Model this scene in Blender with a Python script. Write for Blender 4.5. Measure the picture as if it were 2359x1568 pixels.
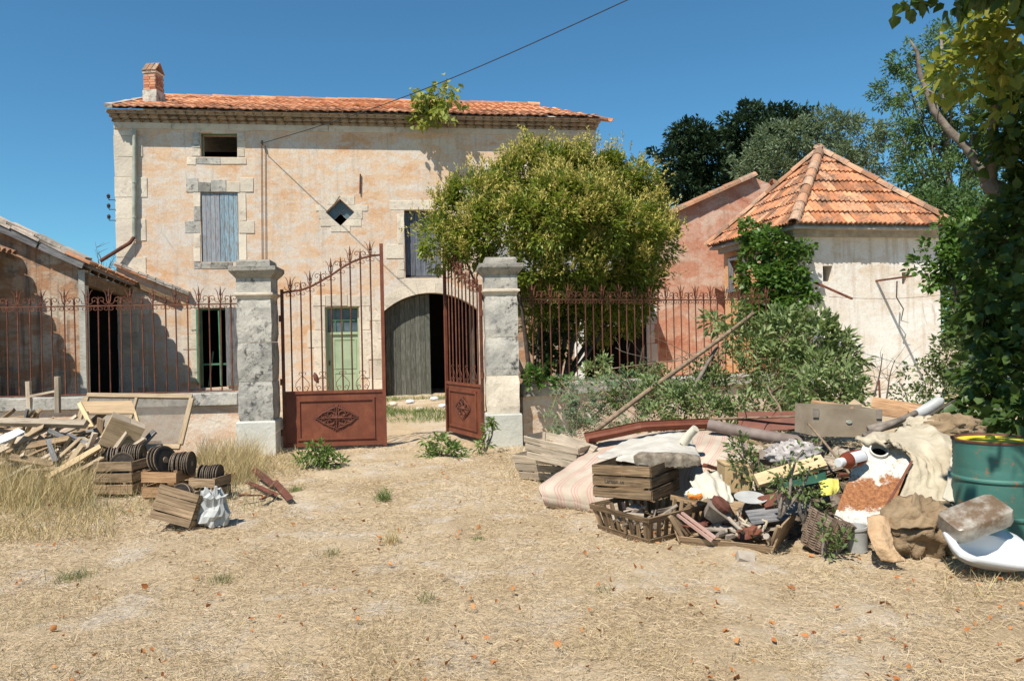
import bpy, bmesh, math, random
import numpy as np
from mathutils import Vector, Matrix, noise as mnoise
from mathutils.geometry import delaunay_2d_cdt
R = math.radians
rnd = random.Random(7)
npr = np.random.default_rng(11)
scene = bpy.context.scene
for o_ in list(bpy.data.objects): bpy.data.objects.remove(o_)
col = scene.collection

# ------------------------------------------------------------------ camera, sky, sun, exposure
FPX, CX, CY, EYE, ROLL = 1768.0, 1179.0, 784.0, 1.65, R(1.2)   # focal length and centre in measuring units
cam_d = bpy.data.cameras.new('camera'); cam = bpy.data.objects.new('camera', cam_d); col.objects.link(cam)
cam_d.sensor_width = 36.0; cam_d.lens = 36.0*FPX/2358.0; cam_d.clip_start = 0.05; cam_d.clip_end = 2000
cam.matrix_world = Matrix.Translation((0, 0, EYE)) @ Matrix.Rotation(R(90), 4, 'X') @ Matrix.Rotation(-ROLL, 4, 'Z')
scene.camera = cam
SUN_EL, SUN_AZ = R(55), R(212)
world = bpy.data.worlds.new('World'); scene.world = world; world.use_nodes = True
wn = world.node_tree.nodes; wl = world.node_tree.links
sky = wn.new('ShaderNodeTexSky'); sky.sky_type = 'NISHITA'; sky.sun_disc = False
sky.sun_elevation = SUN_EL; sky.sun_rotation = SUN_AZ; sky.altitude = 60; sky.air_density = 1.0; sky.dust_density = 0.0; sky.ozone_density = 5.0
tint = wn.new('ShaderNodeMix'); tint.data_type = 'RGBA'; tint.blend_type = 'MULTIPLY'; tint.inputs[0].default_value = 1.0; tint.inputs[7].default_value = (0.62, 1.06, 1.12, 1)
wl.new(sky.outputs[0], tint.inputs[6]); wl.new(tint.outputs[2], wn['Background'].inputs[0]); wn['Background'].inputs[1].default_value = 0.078
sd = bpy.data.lights.new('sun', 'SUN'); sd.energy = 5.0; sd.angle = R(0.5); sd.color = (1.0, 0.945, 0.85)
sun = bpy.data.objects.new('sun', sd); col.objects.link(sun)
sdir = Vector((math.sin(SUN_AZ)*math.cos(SUN_EL), math.cos(SUN_AZ)*math.cos(SUN_EL), math.sin(SUN_EL)))
sun.rotation_euler = sdir.to_track_quat('Z', 'Y').to_euler(); sun.location = sdir*60
vs = scene.view_settings; vs.view_transform = 'Standard'; vs.look = 'None'; vs.gamma = 1.0; vs.exposure = 0.5; vs.use_curve_mapping = False
scene.cycles.max_bounces = 6; scene.cycles.diffuse_bounces = 3; scene.cycles.transparent_max_bounces = 8
try: scene.cycles.use_denoising = True
except Exception: pass

# ------------------------------------------------------------------ measuring helpers
_c, _s = math.cos(ROLL), math.sin(ROLL)
def ray(px, py):
    x, y = px-CX, py-CY
    return Vector(((x*_c-y*_s)/FPX, 1.0, -(x*_s+y*_c)/FPX))
def P(px, py, Y):
    return Vector((0, 0, EYE)) + ray(px, py)*Y
def gz(x, y):
    t = min(1, max(0, (y-12.5)/7.5)); t = t*t*(3-2*t)
    return 0.15*t
def G(px, py, dz=0.0):
    d = ray(px, py); z = 0.0
    for _ in range(12):
        Y = (z+dz-EYE)/d.z; p = d*Y; z = gz(p.x, p.y)
    return Vector((p.x, p.y, z+dz))
class Plane:
    """vertical plane through (x,y), running along angle th; 'out' is towards the viewer"""
    def __init__(s, x, y, th):
        s.o = Vector((x, y, 0)); s.u = Vector((math.cos(th), math.sin(th), 0)); s.n = Vector((math.sin(th), -math.cos(th), 0)); s.th = th
    def uv(s, px, py, out=0.0):
        d = ray(px, py); o = s.o+s.n*out
        t = (o.dot(s.n))/d.dot(s.n); p = d*t
        return ((p-o).dot(s.u), p.z+EYE)
    def pt(s, u, z, out=0.0):
        return s.o+s.u*u+s.n*out+Vector((0, 0, z))
    def mat(s, u, z, out=0.0):      # local x along u, y away from viewer, z up
        M = Matrix.Rotation(s.th, 4, 'Z'); M.translation = s.pt(u, z, out); return M

# ------------------------------------------------------------------ objects
W = {}
def tag(o, label=None, cat=None, group=None, kind=None):
    if label: o['label'] = label
    if cat: o['category'] = cat
    if group: o['group'] = group
    if kind: o['kind'] = kind
    return o
def link(o, parent=None, M=None):
    col.objects.link(o); M = M.copy() if M is not None else Matrix()
    if parent is not None:
        o.parent = parent; o.matrix_parent_inverse = W[parent.name].inverted()
    o.matrix_basis = M; W[o.name] = M
    return o
def thing(name, label, cat, loc=(0, 0, 0), group=None):
    o = bpy.data.objects.new(name, None); o.empty_display_size = 0.2
    link(o, None, Matrix.Translation(Vector(loc)))
    return tag(o, label, cat, group)
def obj(name, me, m, parent=None, M=None):
    o = bpy.data.objects.new(name, me)
    if m is not None:
        if len(me.materials) == 0: me.materials.append(m)
        elif me.materials[0] is not m:
            o_slot = True
            link(o, parent, M); o.material_slots[0].link = 'OBJECT'; o.material_slots[0].material = m
            return o
    return link(o, parent, M)

class MB:
    def __init__(s): s.v = []; s.f = []; s.smooth = False; s.uv = None
    def add(s, vs_, fs, M=None):
        b = len(s.v)
        s.v += [tuple(M @ Vector(v)) if M is not None else tuple(v) for v in vs_]
        s.f += [tuple(i+b for i in f) for f in fs]; return s
    def box(s, x0, x1, y0, y1, z0, z1, M=None, j=0.0):
        vs_ = [Vector((x, y, z)) for z in (z0, z1) for y in (y0, y1) for x in (x0, x1)]
        if j: vs_ = [v+Vector((rnd.uniform(-j, j), rnd.uniform(-j, j), rnd.uniform(-j, j))) for v in vs_]
        return s.add(vs_, [(0, 2, 3, 1), (4, 5, 7, 6), (0, 1, 5, 4), (2, 6, 7, 3), (0, 4, 6, 2), (1, 3, 7, 5)], M)
    def prism(s, poly, y0, y1, M=None):      # poly in (x,z), extruded along y
        n = len(poly); vs_ = [(x, y0, z) for x, z in poly]+[(x, y1, z) for x, z in poly]
        fs = [tuple(range(n)), tuple(range(2*n-1, n-1, -1))]+[(i, i+n, (i+1) % n+n, (i+1) % n) for i in range(n)]
        return s.add(vs_, fs, M)
    def tube(s, pts, r, n=6, cap=True, flat=1.0):
        pts = [Vector(p) for p in pts]; k = len(pts)
        rs = r if isinstance(r, (list, tuple)) else [r]*k
        up = None; vs_ = []
        for i, p in enumerate(pts):
            t = (pts[min(i+1, k-1)]-pts[max(i-1, 0)])
            if t.length < 1e-9: t = Vector((0, 0, 1))
            t.normalize()
            if up is None: up = Vector((0, 0, 1)) if abs(t.z) < 0.9 else Vector((1, 0, 0))
            a = t.cross(up)
            if a.length < 1e-6: a = t.cross(Vector((0, 1, 0)))
            a.normalize(); b = a.cross(t); up = b
            for q in range(n):
                w = 2*math.pi*(q+0.5)/n
                vs_.append(p+(a*math.cos(w)+b*math.sin(w)*flat)*rs[i])
        fs = [(i*n+q, i*n+(q+1) % n, (i+1)*n+(q+1) % n, (i+1)*n+q) for i in range(k-1) for q in range(n)]
        if cap: fs += [tuple(range(n-1, -1, -1)), tuple((k-1)*n+q for q in range(n))]
        return s.add(vs_, fs)
    def lathe(s, prof, n=24, M=None, cap=True):
        vs_ = [(r*math.cos(2*math.pi*q/n), r*math.sin(2*math.pi*q/n), z) for r, z in prof for q in range(n)]
        k = len(prof)
        fs = [(i*n+q, i*n+(q+1) % n, (i+1)*n+(q+1) % n, (i+1)*n+q) for i in range(k-1) for q in range(n)]
        if cap: fs += [tuple(range(n-1, -1, -1)), tuple((k-1)*n+q for q in range(n))]
        return s.add(vs_, fs, M)
    def grid(s, fn, nu, nv, M=None, two=0.0):
        vs_ = [fn(i/nu, j/nv) for j in range(nv+1) for i in range(nu+1)]
        fs = [(j*(nu+1)+i, j*(nu+1)+i+1, (j+1)*(nu+1)+i+1, (j+1)*(nu+1)+i) for j in range(nv) for i in range(nu)]
        return s.add(vs_, fs, M)
    def mesh(s, name):
        me = bpy.data.meshes.new(name); me.from_pydata(s.v, [], s.f)
        if s.smooth: me.polygons.foreach_set('use_smooth', [True]*len(me.polygons))
        me.update(); return me
    def build(s, name, m, parent=None, M=None, smooth=None, angle=None, fixn=False, bevel=0):
        if smooth is not None: s.smooth = smooth
        me = s.mesh(name)
        if fixn or bevel:
            bm = bmesh.new(); bm.from_mesh(me)
            if bevel:
                bmesh.ops.remove_doubles(bm, verts=bm.verts, dist=1e-5)
                bmesh.ops.bevel(bm, geom=list(bm.edges), offset=bevel, segments=1, affect='EDGES', profile=0.5)
            bmesh.ops.recalc_face_normals(bm, faces=bm.faces); bm.to_mesh(me); bm.free()
        if angle:
            me.polygons.foreach_set('use_smooth', [True]*len(me.polygons))
            try: me.set_sharp_from_angle(angle=R(angle))
            except Exception: pass
        return obj(name, me, m, parent, M)
def np_mesh(name, V, F):
    V = np.asarray(V, dtype=np.float32); F = np.asarray(F, dtype=np.int32)
    me = bpy.data.meshes.new(name); k = F.shape[1]; n = F.shape[0]
    me.vertices.add(len(V)); me.vertices.foreach_set('co', V.ravel())
    me.loops.add(n*k); me.loops.foreach_set('vertex_index', F.ravel())
    me.polygons.add(n); me.polygons.foreach_set('loop_start', np.arange(0, n*k, k, dtype=np.int32))
    me.update(calc_edges=True); return me
def frame(x, z=None, o=(0, 0, 0)):
    """matrix with local X along x and local Z as near z as possible"""
    x = Vector(x).normalized(); z = Vector(z) if z is not None else Vector((0, 0, 1))
    y = z.cross(x)
    if y.length < 1e-5: y = Vector((0, 1, 0)).cross(x)
    y.normalize(); z = x.cross(y)
    M = Matrix((x, y, z)).transposed().to_4x4(); M.translation = Vector(o); return M
def board_mesh(L, w, t, j=0.0, warp=0.0, n=1):
    mb = MB()
    if n == 1: mb.box(-L/2, L/2, -w/2, w/2, -t/2, t/2, j=j)
    else:
        vs_ = []
        ph = rnd.uniform(0, 6)
        for i in range(n+1):
            x = -L/2+L*i/n; dz = warp*math.sin(ph+2.4*i/n); dw = rnd.uniform(-j, j)
            for y, z in ((-w/2-dw, -t/2), (w/2+dw, -t/2), (w/2+dw, t/2), (-w/2-dw, t/2)):
                vs_.append((x+(rnd.uniform(-j, j)*2.5 if i in (0, n) else 0), y+rnd.uniform(-j, j)*.4, z+dz))
        fs = [(i*4+q, i*4+(q+1) % 4, i*4+4+(q+1) % 4, i*4+4+q) for i in range(n) for q in range(4)]+[(3, 2, 1, 0), (n*4, n*4+1, n*4+2, n*4+3)]
        mb.add(vs_, fs)
    return mb
def board(name, a, b, w, t, m, parent=None, up=None, j=0.002, warp=0.0, n=1):
    a, b = Vector(a), Vector(b); L = (b-a).length
    return board_mesh(L, w, t, j, warp, n).build(name, m, parent, frame(b-a, up, (a+b)/2))
def hull_stone(M, dx, dy, dz, j):
    return None

# ------------------------------------------------------------------ materials
class NT:
    def __init__(s, name):
        s.m = bpy.data.materials.new(name); s.m.use_nodes = True; s.t = s.m.node_tree
        s.b = s.t.nodes['Principled BSDF']; s.out = s.t.nodes['Material Output']
        s._pos = s._obj = s._geo = s._oi = None
    def new(s, ty): return s.t.nodes.new(ty)
    def L(s, a, b): s.t.links.new(a, b)
    def put(s, sock, v):
        if isinstance(v, bpy.types.NodeSocket): s.L(v, sock)
        elif isinstance(v, (tuple, list)) and len(v) == 3 and sock.type == 'RGBA': sock.default_value = (*v, 1)
        else: sock.default_value = v
    def geo(s):
        if s._geo is None: s._geo = s.new('ShaderNodeNewGeometry')
        return s._geo
    def pos(s): return s.geo().outputs['Position']
    def island(s): return s.geo().outputs['Random Per Island']
    def ob(s):
        if s._obj is None: s._obj = s.new('ShaderNodeTexCoord')
        return s._obj.outputs['Object']
    def uv(s):
        s.ob(); return s._obj.outputs['UV']
    def rand(s):
        if s._oi is None: s._oi = s.new('ShaderNodeObjectInfo')
        return s._oi.outputs['Random']
    def vmul(s, v, k):
        n = s.new('ShaderNodeVectorMath'); n.operation = 'MULTIPLY'; s.L(v, n.inputs[0]); n.inputs[1].default_value = k; return n.outputs[0]
    def voff(s, v, sc):      # shift a vector by the object's random number
        n = s.new('ShaderNodeVectorMath'); n.operation = 'ADD'; s.L(v, n.inputs[0])
        s.L(s.m_('MULTIPLY', s.rand(), sc), n.inputs[1]); return n.outputs[0]
    def noise(s, v, scale, detail=5, rough=0.55, dist=0.0):
        n = s.new('ShaderNodeTexNoise'); n.inputs['Scale'].default_value = scale; n.inputs['Detail'].default_value = detail
        n.inputs['Roughness'].default_value = rough; n.inputs['Distortion'].default_value = dist; s.L(v, n.inputs['Vector']); return n.outputs['Fac']
    def voro(s, v, scale, feat='F1', out='Distance'):
        n = s.new('ShaderNodeTexVoronoi'); n.feature = feat; n.inputs['Scale'].default_value = scale; s.L(v, n.inputs['Vector']); return n.outputs[out]
    def ramp(s, f, stops, interp='LINEAR'):
        n = s.new('ShaderNodeValToRGB'); n.color_ramp.interpolation = interp; e = n.color_ramp.elements
        while len(e) < len(stops): e.new(0.5)
        for i, (p, c) in enumerate(stops):
            e[i].position = p; e[i].color = (*c, 1) if isinstance(c, (tuple, list)) else (c, c, c, 1)
        s.L(f, n.inputs[0]); return n.outputs[0]
    def mix(s, f, a, b, mode='MIX'):
        n = s.new('ShaderNodeMix'); n.data_type = 'RGBA'; n.blend_type = mode
        s.put(n.inputs[0], f); s.put(n.inputs[6], a); s.put(n.inputs[7], b); return n.outputs[2]
    def m_(s, op, a, b=0.0):
        n = s.new('ShaderNodeMath'); n.operation = op; s.put(n.inputs[0], a); s.put(n.inputs[1], b); return n.outputs[0]
    def sep(s, v):
        n = s.new('ShaderNodeSeparateXYZ'); s.L(v, n.inputs[0]); return n.outputs
    def hsv(s, c, v=None, h=None, sat=None):
        n = s.new('ShaderNodeHueSaturation'); s.L(c, n.inputs['Color'])
        if v is not None: s.put(n.inputs['Value'], v)
        if h is not None: s.put(n.inputs['Hue'], h)
        if sat is not None: s.put(n.inputs['Saturation'], sat)
        return n.outputs[0]
    def mapr(s, f, a, b, c, d):
        n = s.new('ShaderNodeMapRange'); s.put(n.inputs[0], f)
        for i, x in enumerate((a, b, c, d)): n.inputs[i+1].default_value = x
        return n.outputs[0]
    def vary(s, c, k, src=None):
        return s.hsv(c, v=s.mapr(src or s.rand(), 0, 1, 1-k, 1+k))
    def bump(s, h, dist=0.01, strength=0.6, prev=None):
        n = s.new('ShaderNodeBump'); n.inputs['Distance'].default_value = dist; n.inputs['Strength'].default_value = strength
        s.L(h, n.inputs['Height'])
        if prev is not None: s.L(prev, n.inputs['Normal'])
        return n.outputs[0]
    def fin(s, color, rough=0.85, normal=None, metal=0.0, spec=0.25):
        s.put(s.b.inputs['Base Color'], color); s.put(s.b.inputs['Roughness'], rough); s.put(s.b.inputs['Metallic'], metal)
        s.b.inputs['Specular IOR Level'].default_value = spec
        if normal is not None: s.L(normal, s.b.inputs['Normal'])
        return s.m
def simple(name, stops, scale=4, rough=0.85, bs=40, bd=0.004, rv=0.0, local=False, stretch=None, metal=0.0, spec=0.25, isl=0.0, detail=6):
    n = NT(name); v = n.voff(n.ob(), 37.0) if local else n.pos()
    if stretch: v = n.vmul(v, stretch)
    c = n.ramp(n.noise(v, scale, detail), stops)
    if rv: c = n.vary(c, rv)
    if isl: c = n.vary(c, isl, n.island())
    nn = n.bump(n.noise(v, bs, 4), bd, 0.7) if bd else None
    return n.fin(c, rough, nn, metal, spec)
def leaf_mat(name, dark, mid, light, trans, tmix=0.35, spec=0.35, rough=0.5):
    n = NT(name); i = n.island()
    c = n.ramp(i, [(0.0, dark), (0.5, mid), (1.0, light)])
    c = n.mix(n.m_('MULTIPLY', n.noise(n.pos(), 1.1, 3), 0.45), c, mid)
    n.fin(c, rough, None, 0, spec)
    tr = n.new('ShaderNodeBsdfTranslucent'); tr.inputs[0].default_value = (*trans, 1)
    mx = n.new('ShaderNodeMixShader'); mx.inputs[0].default_value = tmix
    n.L(n.b.outputs[0], mx.inputs[1]); n.L(tr.outputs[0], mx.inputs[2]); n.L(mx.outputs[0], n.out.inputs['Surface']); return n.m

def plaster(name, ochre, deep, pale, grey, pale_amt=0.5, dark=0.35, sc=1.0, streak=0.0):
    n = NT(name); v = n.vmul(n.pos(), (sc, sc, sc))
    vs_ = n.vmul(v, (1.0, 1.0, 1.9))
    a = n.noise(vs_, 0.75, 8, 0.62, 0.4)
    c = n.ramp(a, [(0.36, deep), (0.45, ochre), (0.53, ochre), (0.60, pale)])
    b = n.noise(vs_, 2.3, 8, 0.68, 0.3)
    c = n.mix(n.m_('MULTIPLY', n.ramp(b, [(0.47, 0.0), (0.545, 1.0)]), pale_amt), c, pale)
    e = n.noise(vs_, 5.5, 7, 0.7)
    c = n.mix(n.m_('MULTIPLY', n.ramp(e, [(0.54, 0.0), (0.59, 1.0)]), 0.55), c, ochre)
    g = n.noise(v, 1.3, 9, 0.72, 0.2)
    c = n.mix(n.m_('MULTIPLY', n.ramp(g, [(0.6, 0.0), (0.72, 1.0)]), dark), c, grey)
    if streak:
        st = n.noise(n.vmul(v, (3.0, 3.0, 0.22)), 2.2, 6, 0.6)
        c = n.mix(n.m_('MULTIPLY', n.ramp(st, [(0.5, 0.0), (0.66, 1.0)]), streak), c, grey)
    f = n.noise(v, 26, 5, 0.6)
    c = n.mix(0.22, c, n.ramp(f, [(0.3, 0.25), (0.7, 0.9)]), 'OVERLAY')
    crack = n.ramp(n.voro(n.mix(0.12, v, n.new('ShaderNodeTexNoise').outputs['Color']), 0.55, 'DISTANCE_TO_EDGE'), [(0.0, 1.0), (0.006, 0.0)])
    c = n.mix(n.m_('MULTIPLY', crack, n.m_('MULTIPLY', n.ramp(a, [(0.5, 0.0), (0.6, 1.0)]), 0.55)), c, grey)
    hgt = n.m_('ADD', n.noise(v, 9, 6, 0.65), n.m_('MULTIPLY', f, 0.35))
    return n.fin(c, 0.92, n.bump(hgt, 0.02, 0.55), 0, 0.15)
def stone(name, base, grey, black, lich=0.45, sc=1.0, rv=0.12):
    n = NT(name); v = n.pos()
    c = n.ramp(n.noise(v, 2.2*sc, 7, 0.6), [(0.35, grey), (0.6, base)])
    c = n.vary(c, rv)
    l = n.noise(v, 6.5*sc, 9, 0.75)
    l2 = n.noise(v, 1.4*sc, 4, 0.6)
    msk = n.m_('MULTIPLY', n.ramp(l, [(0.5, 0.0), (0.6, 1.0)]), n.ramp(l2, [(0.42, 0.0), (0.6, 1.0)]))
    c = n.mix(n.m_('MULTIPLY', msk, lich), c, black)
    sp = n.noise(v, 45*sc, 4, 0.7)
    c = n.mix(n.m_('MULTIPLY', n.ramp(sp, [(0.56, 0.0), (0.66, 1.0)]), 0.35*lich+0.1), c, black)
    h = n.m_('ADD', n.noise(v, 14*sc, 7, 0.65), n.m_('MULTIPLY', sp, 0.25))
    return n.fin(c, 0.9, n.bump(h, 0.02, 0.6), 0, 0.15)
def wood(name, a, b, c3, sc=1.0, rv=0.18, paint=None, pamt=0.5, rough=0.85):
    n = NT(name); o = n.voff(n.ob(), 53.0)
    g = n.noise(n.vmul(o, (1.2*sc, 22*sc, 22*sc)), 3.0, 7, 0.65, 0.3)
    c = n.ramp(g, [(0.3, a), (0.5, b), (0.72, c3)])
    bl = n.noise(n.vmul(o, (1.0, 2.0, 2.0)), 3.5, 6, 0.65)
    c = n.mix(n.m_('MULTIPLY', n.ramp(bl, [(0.5, 0.0), (0.7, 1.0)]), 0.6), c, a)
    if paint:
        pm = n.noise(n.vmul(o, (2.0, 14.0, 14.0)), 2.6, 8, 0.75, 0.2)
        c = n.mix(n.m_('MULTIPLY', n.ramp(pm, [(0.44, 1.0), (0.58, 0.0)]), pamt), c, paint)
    c = n.vary(c, rv)
    return n.fin(c, rough, n.bump(g, 0.004, 0.6), 0, 0.2)
def rust(name, a, b, c3, sc=1.0, rough=0.75, rv=0.06):
    n = NT(name); v = n.pos()
    c = n.ramp(n.noise(v, 5*sc, 8, 0.7), [(0.3, a), (0.52, b), (0.75, c3)])
    st = n.noise(n.vmul(v, (9, 9, 1.2)), 2.5*sc, 6, 0.65)
    c = n.mix(n.m_('MULTIPLY', n.ramp(st, [(0.52, 0.0), (0.7, 1.0)]), 0.5), c, a)
    c = n.vary(c, rv)
    return n.fin(c, rough, n.bump(n.noise(v, 90*sc, 5), 0.003, 0.6), 0.0, 0.3)
def tile(name, a, b, c3, dirt, damt=0.6, rv=0.2, sc=1.0):
    n = NT(name); v = n.pos()
    c = n.ramp(n.rand(), [(0.0, a), (0.5, b), (1.0, c3)])
    c = n.mix(n.m_('MULTIPLY', n.noise(v, 7*sc, 6), 0.7), c, b)
    d = n.noise(n.vmul(v, (1, 1, 1)), 2.4*sc, 9, 0.75)
    d2 = n.noise(v, 19*sc, 5, 0.7)
    c = n.mix(n.m_('MULTIPLY', n.m_('MULTIPLY', n.ramp(d, [(0.42, 0.0), (0.58, 1.0)]), n.ramp(d2, [(0.32, 0.0), (0.56, 1.0)])), damt), c, dirt)
    c = n.vary(c, rv)
    return n.fin(c, 0.85, n.bump(n.noise(v, 40, 5), 0.006, 0.6), 0, 0.2)

m_house = plaster('house_plaster', (0.60, 0.415, 0.275), (0.545, 0.315, 0.17), (0.585, 0.515, 0.44), (0.31, 0.28, 0.245), 0.66, 0.55, 1.0, 0.32)
m_shed = plaster('shed_plaster', (0.36, 0.20, 0.115), (0.19, 0.165, 0.13), (0.47, 0.39, 0.30), (0.085, 0.08, 0.07), 0.55, 1.0, 1.25, 0.8)
m_pink = plaster('pink_plaster', (0.52, 0.25, 0.16), (0.40, 0.15, 0.09), (0.60, 0.42, 0.32), (0.25, 0.16, 0.10), 0.45, 0.5, 1.1, 0.3)
m_orange = plaster('orange_plaster', (0.60, 0.30, 0.13), (0.52, 0.22, 0.08), (0.60, 0.42, 0.27), (0.30, 0.2, 0.13), 0.35, 0.3)
m_white = plaster('whitewashed_plaster', (0.70, 0.62, 0.52), (0.62, 0.50, 0.38), (0.76, 0.72, 0.65), (0.42, 0.30, 0.20), 0.6, 0.2, 1.0, 0.45)
m_lowwall = plaster('low_wall_plaster', (0.62, 0.45, 0.33), (0.52, 0.34, 0.22), (0.68, 0.60, 0.50), (0.30, 0.25, 0.20), 0.6, 0.5, 2.0)
m_stone = stone('limestone', (0.66, 0.575, 0.455), (0.55, 0.475, 0.38), (0.16, 0.14, 0.115), 0.4)
m_stonedk = stone('lichened_limestone', (0.50, 0.465, 0.40), (0.31, 0.295, 0.265), (0.065, 0.063, 0.06), 1.0, 1.5)
m_cap = stone('blackened_limestone', (0.34, 0.31, 0.26), (0.22, 0.21, 0.19), (0.05, 0.05, 0.048), 0.95, 1.4)
m_plinth = stone('cement_plinth', (0.56, 0.55, 0.48), (0.48, 0.47, 0.42), (0.2, 0.19, 0.17), 0.15, 0.8)
m_mortar = simple('old_mortar', [(0.3, (0.30, 0.26, 0.21)), (0.7, (0.48, 0.43, 0.36))], 6, 0.95, 40, 0.01)
m_dark = simple('interior_shade_black', [(0.3, (0.012, 0.011, 0.01)), (0.7, (0.022, 0.02, 0.018))], 3, 0.95, 20, 0.0)  # near-black colour standing in for the shade inside openings
m_rooft = tile('roof_tile_clay', (0.42, 0.17, 0.085), (0.51, 0.225, 0.115), (0.56, 0.30, 0.175), (0.18, 0.12, 0.085), 0.7, 0.22)
m_eavet = tile('eave_tile_clay', (0.27, 0.17, 0.095), (0.34, 0.225, 0.125), (0.40, 0.29, 0.175), (0.09, 0.075, 0.06), 0.85, 0.25)
m_eavep = tile('eave_tile_pale', (0.36, 0.30, 0.21), (0.45, 0.385, 0.285), (0.44, 0.33, 0.22), (0.13, 0.11, 0.09), 0.8, 0.2)
m_pavt = tile('pavilion_tile_clay', (0.40, 0.155, 0.07), (0.50, 0.205, 0.095), (0.54, 0.29, 0.165), (0.115, 0.09, 0.07), 0.95, 0.28)
m_hip = tile('hip_tile_clay', (0.36, 0.165, 0.085), (0.44, 0.22, 0.12), (0.47, 0.32, 0.22), (0.15, 0.125, 0.10), 0.95, 0.2)
m_verge = tile('verge_slab', (0.48, 0.43, 0.36), (0.54, 0.46, 0.38), (0.5, 0.36, 0.26), (0.17, 0.15, 0.13), 0.7, 0.2)
m_brick = tile('chimney_brick', (0.42, 0.13, 0.07), (0.48, 0.19, 0.10), (0.45, 0.3, 0.2), (0.2, 0.14, 0.11), 0.4, 0.25)
m_blue = wood('blue_shutter_wood', (0.10, 0.09, 0.09), (0.24, 0.22, 0.21), (0.33, 0.31, 0.30), 1, 0.16, (0.27, 0.42, 0.50), 0.95)
m_bluegrey = wood('grey_shutter_wood', (0.10, 0.09, 0.09), (0.25, 0.22, 0.21), (0.33, 0.30, 0.29), 1, 0.16, (0.28, 0.36, 0.42), 0.6)
m_greywood = wood('weathered_grey_wood', (0.05, 0.05, 0.05), (0.17, 0.165, 0.165), (0.28, 0.27, 0.27), 1, 0.2)
m_loft = wood('dark_blue_grey_wood', (0.05, 0.055, 0.065), (0.13, 0.14, 0.165), (0.22, 0.23, 0.26), 1, 0.2)
m_barn = wood('barn_door_wood', (0.04, 0.04, 0.036), (0.12, 0.115, 0.10), (0.23, 0.22, 0.21), 1, 0.2, (0.075, 0.09, 0.05), 0.5)
m_greenp = simple('pale_green_paint', [(0.35, (0.29, 0.375, 0.235)), (0.65, (0.38, 0.455, 0.30))], 3, 0.6, 30, 0.001, 0.05)
m_greend = simple('dark_green_paint', [(0.35, (0.06, 0.16, 0.10)), (0.65, (0.10, 0.22, 0.13))], 5, 0.6, 30, 0.001)
m_crate = wood('crate_wood', (0.09, 0.06, 0.037), (0.27, 0.185, 0.11), (0.41, 0.295, 0.185), 1, 0.22)
m_crateo = wood('orange_crate_wood', (0.16, 0.085, 0.04), (0.36, 0.21, 0.11), (0.48, 0.32, 0.19), 1, 0.18)
m_crated = wood('dark_crate_wood', (0.045, 0.03, 0.018), (0.18, 0.118, 0.066), (0.36, 0.25, 0.15), 1, 0.24)
m_plank = wood('weathered_plank', (0.22, 0.17, 0.12), (0.42, 0.34, 0.25), (0.58, 0.49, 0.38), 1, 0.25)
m_pine = wood('fresh_pine', (0.44, 0.30, 0.16), (0.60, 0.44, 0.25), (0.70, 0.55, 0.34), 1, 0.12)
m_ply = wood('brown_board', (0.26, 0.18, 0.10), (0.38, 0.27, 0.16), (0.46, 0.34, 0.21), 0.6, 0.1)
m_rust = rust('rusty_iron', (0.06, 0.025, 0.018), (0.135, 0.047, 0.027), (0.235, 0.095, 0.048), 1.0, .75, .2)
m_rustd = rust('dark_rusty_iron', (0.07, 0.028, 0.02), (0.13, 0.045, 0.027), (0.2, 0.075, 0.04))
m_sheet = rust('rusty_sheet', (0.11, 0.032, 0.018), (0.165, 0.05, 0.026), (0.23, 0.08, 0.038), 0.8, 0.6)
m_zinc = simple('zinc_pipe', [(0.35, (0.24, 0.25, 0.20)), (0.65, (0.38, 0.40, 0.33))], 5, 0.55, 50, 0.001)
m_bark = simple('bark', [(0.3, (0.10, 0.08, 0.065)), (0.7, (0.26, 0.22, 0.18))], 9, 0.9, 30, 0.012)
m_barkp = simple('pale_bark', [(0.3, (0.14, 0.095, 0.06)), (0.7, (0.31, 0.225, 0.15))], 12, 0.9, 40, 0.008)
m_barkd = simple('dark_bark', [(0.3, (0.05, 0.04, 0.03)), (0.7, (0.13, 0.10, 0.08))], 9, 0.9, 30, 0.012)
m_wire = simple('dark_wire', [(0.3, (0.02, 0.02, 0.022)), (0.7, (0.04, 0.04, 0.042))], 9, 0.6, 30, 0.0)
ng = NT('old_glass'); ng.fin((0.03, 0.04, 0.045), 0.08, None, 0, 0.5); m_glass = ng.m
# ================================================================== GROUND
def spaced(parts):
    out = []
    for a, b, n in parts: out += list(np.linspace(a, b, n, endpoint=False))
    return np.array(out+[parts[-1][1]])
gx = spaced([(-600, -60, 8), (-60, -12, 16), (-12, -7.5, 25), (-7.5, 7.5, 230), (7.5, 14, 30), (14, 60, 14), (60, 600, 8)])
gy = spaced([(-80, -4, 6), (-4, 2.6, 12), (2.6, 13.5, 190), (13.5, 24, 60), (24, 70, 14), (70, 900, 8)])
XX, YY = np.meshgrid(gx, gy)
t_ = np.clip((YY-12.5)/7.5, 0, 1); ZZ = 0.15*t_*t_*(3-2*t_)
for k_ in range(26):
    fx, fy = npr.normal(0, 1, 2)*(1.2+k_*0.75); ph = npr.uniform(0, 6.28)
    ZZ = ZZ + 0.007/(1+0.10*k_)*np.sin(fx*XX+fy*YY+ph)*(np.abs(XX) < 16)*(YY < 24)
ZZ -= 0.012
ny_, nx_ = XX.shape
ii = np.arange((ny_-1)*(nx_-1)); r_, c_ = ii//(nx_-1), ii % (nx_-1); b_ = r_*nx_+c_
gm = np_mesh('ground', np.stack([XX.ravel(), YY.ravel(), ZZ.ravel()], 1), np.stack([b_, b_+1, b_+nx_+1, b_+nx_], 1))
gm.polygons.foreach_set('use_smooth', [True]*len(gm.polygons))
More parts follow.
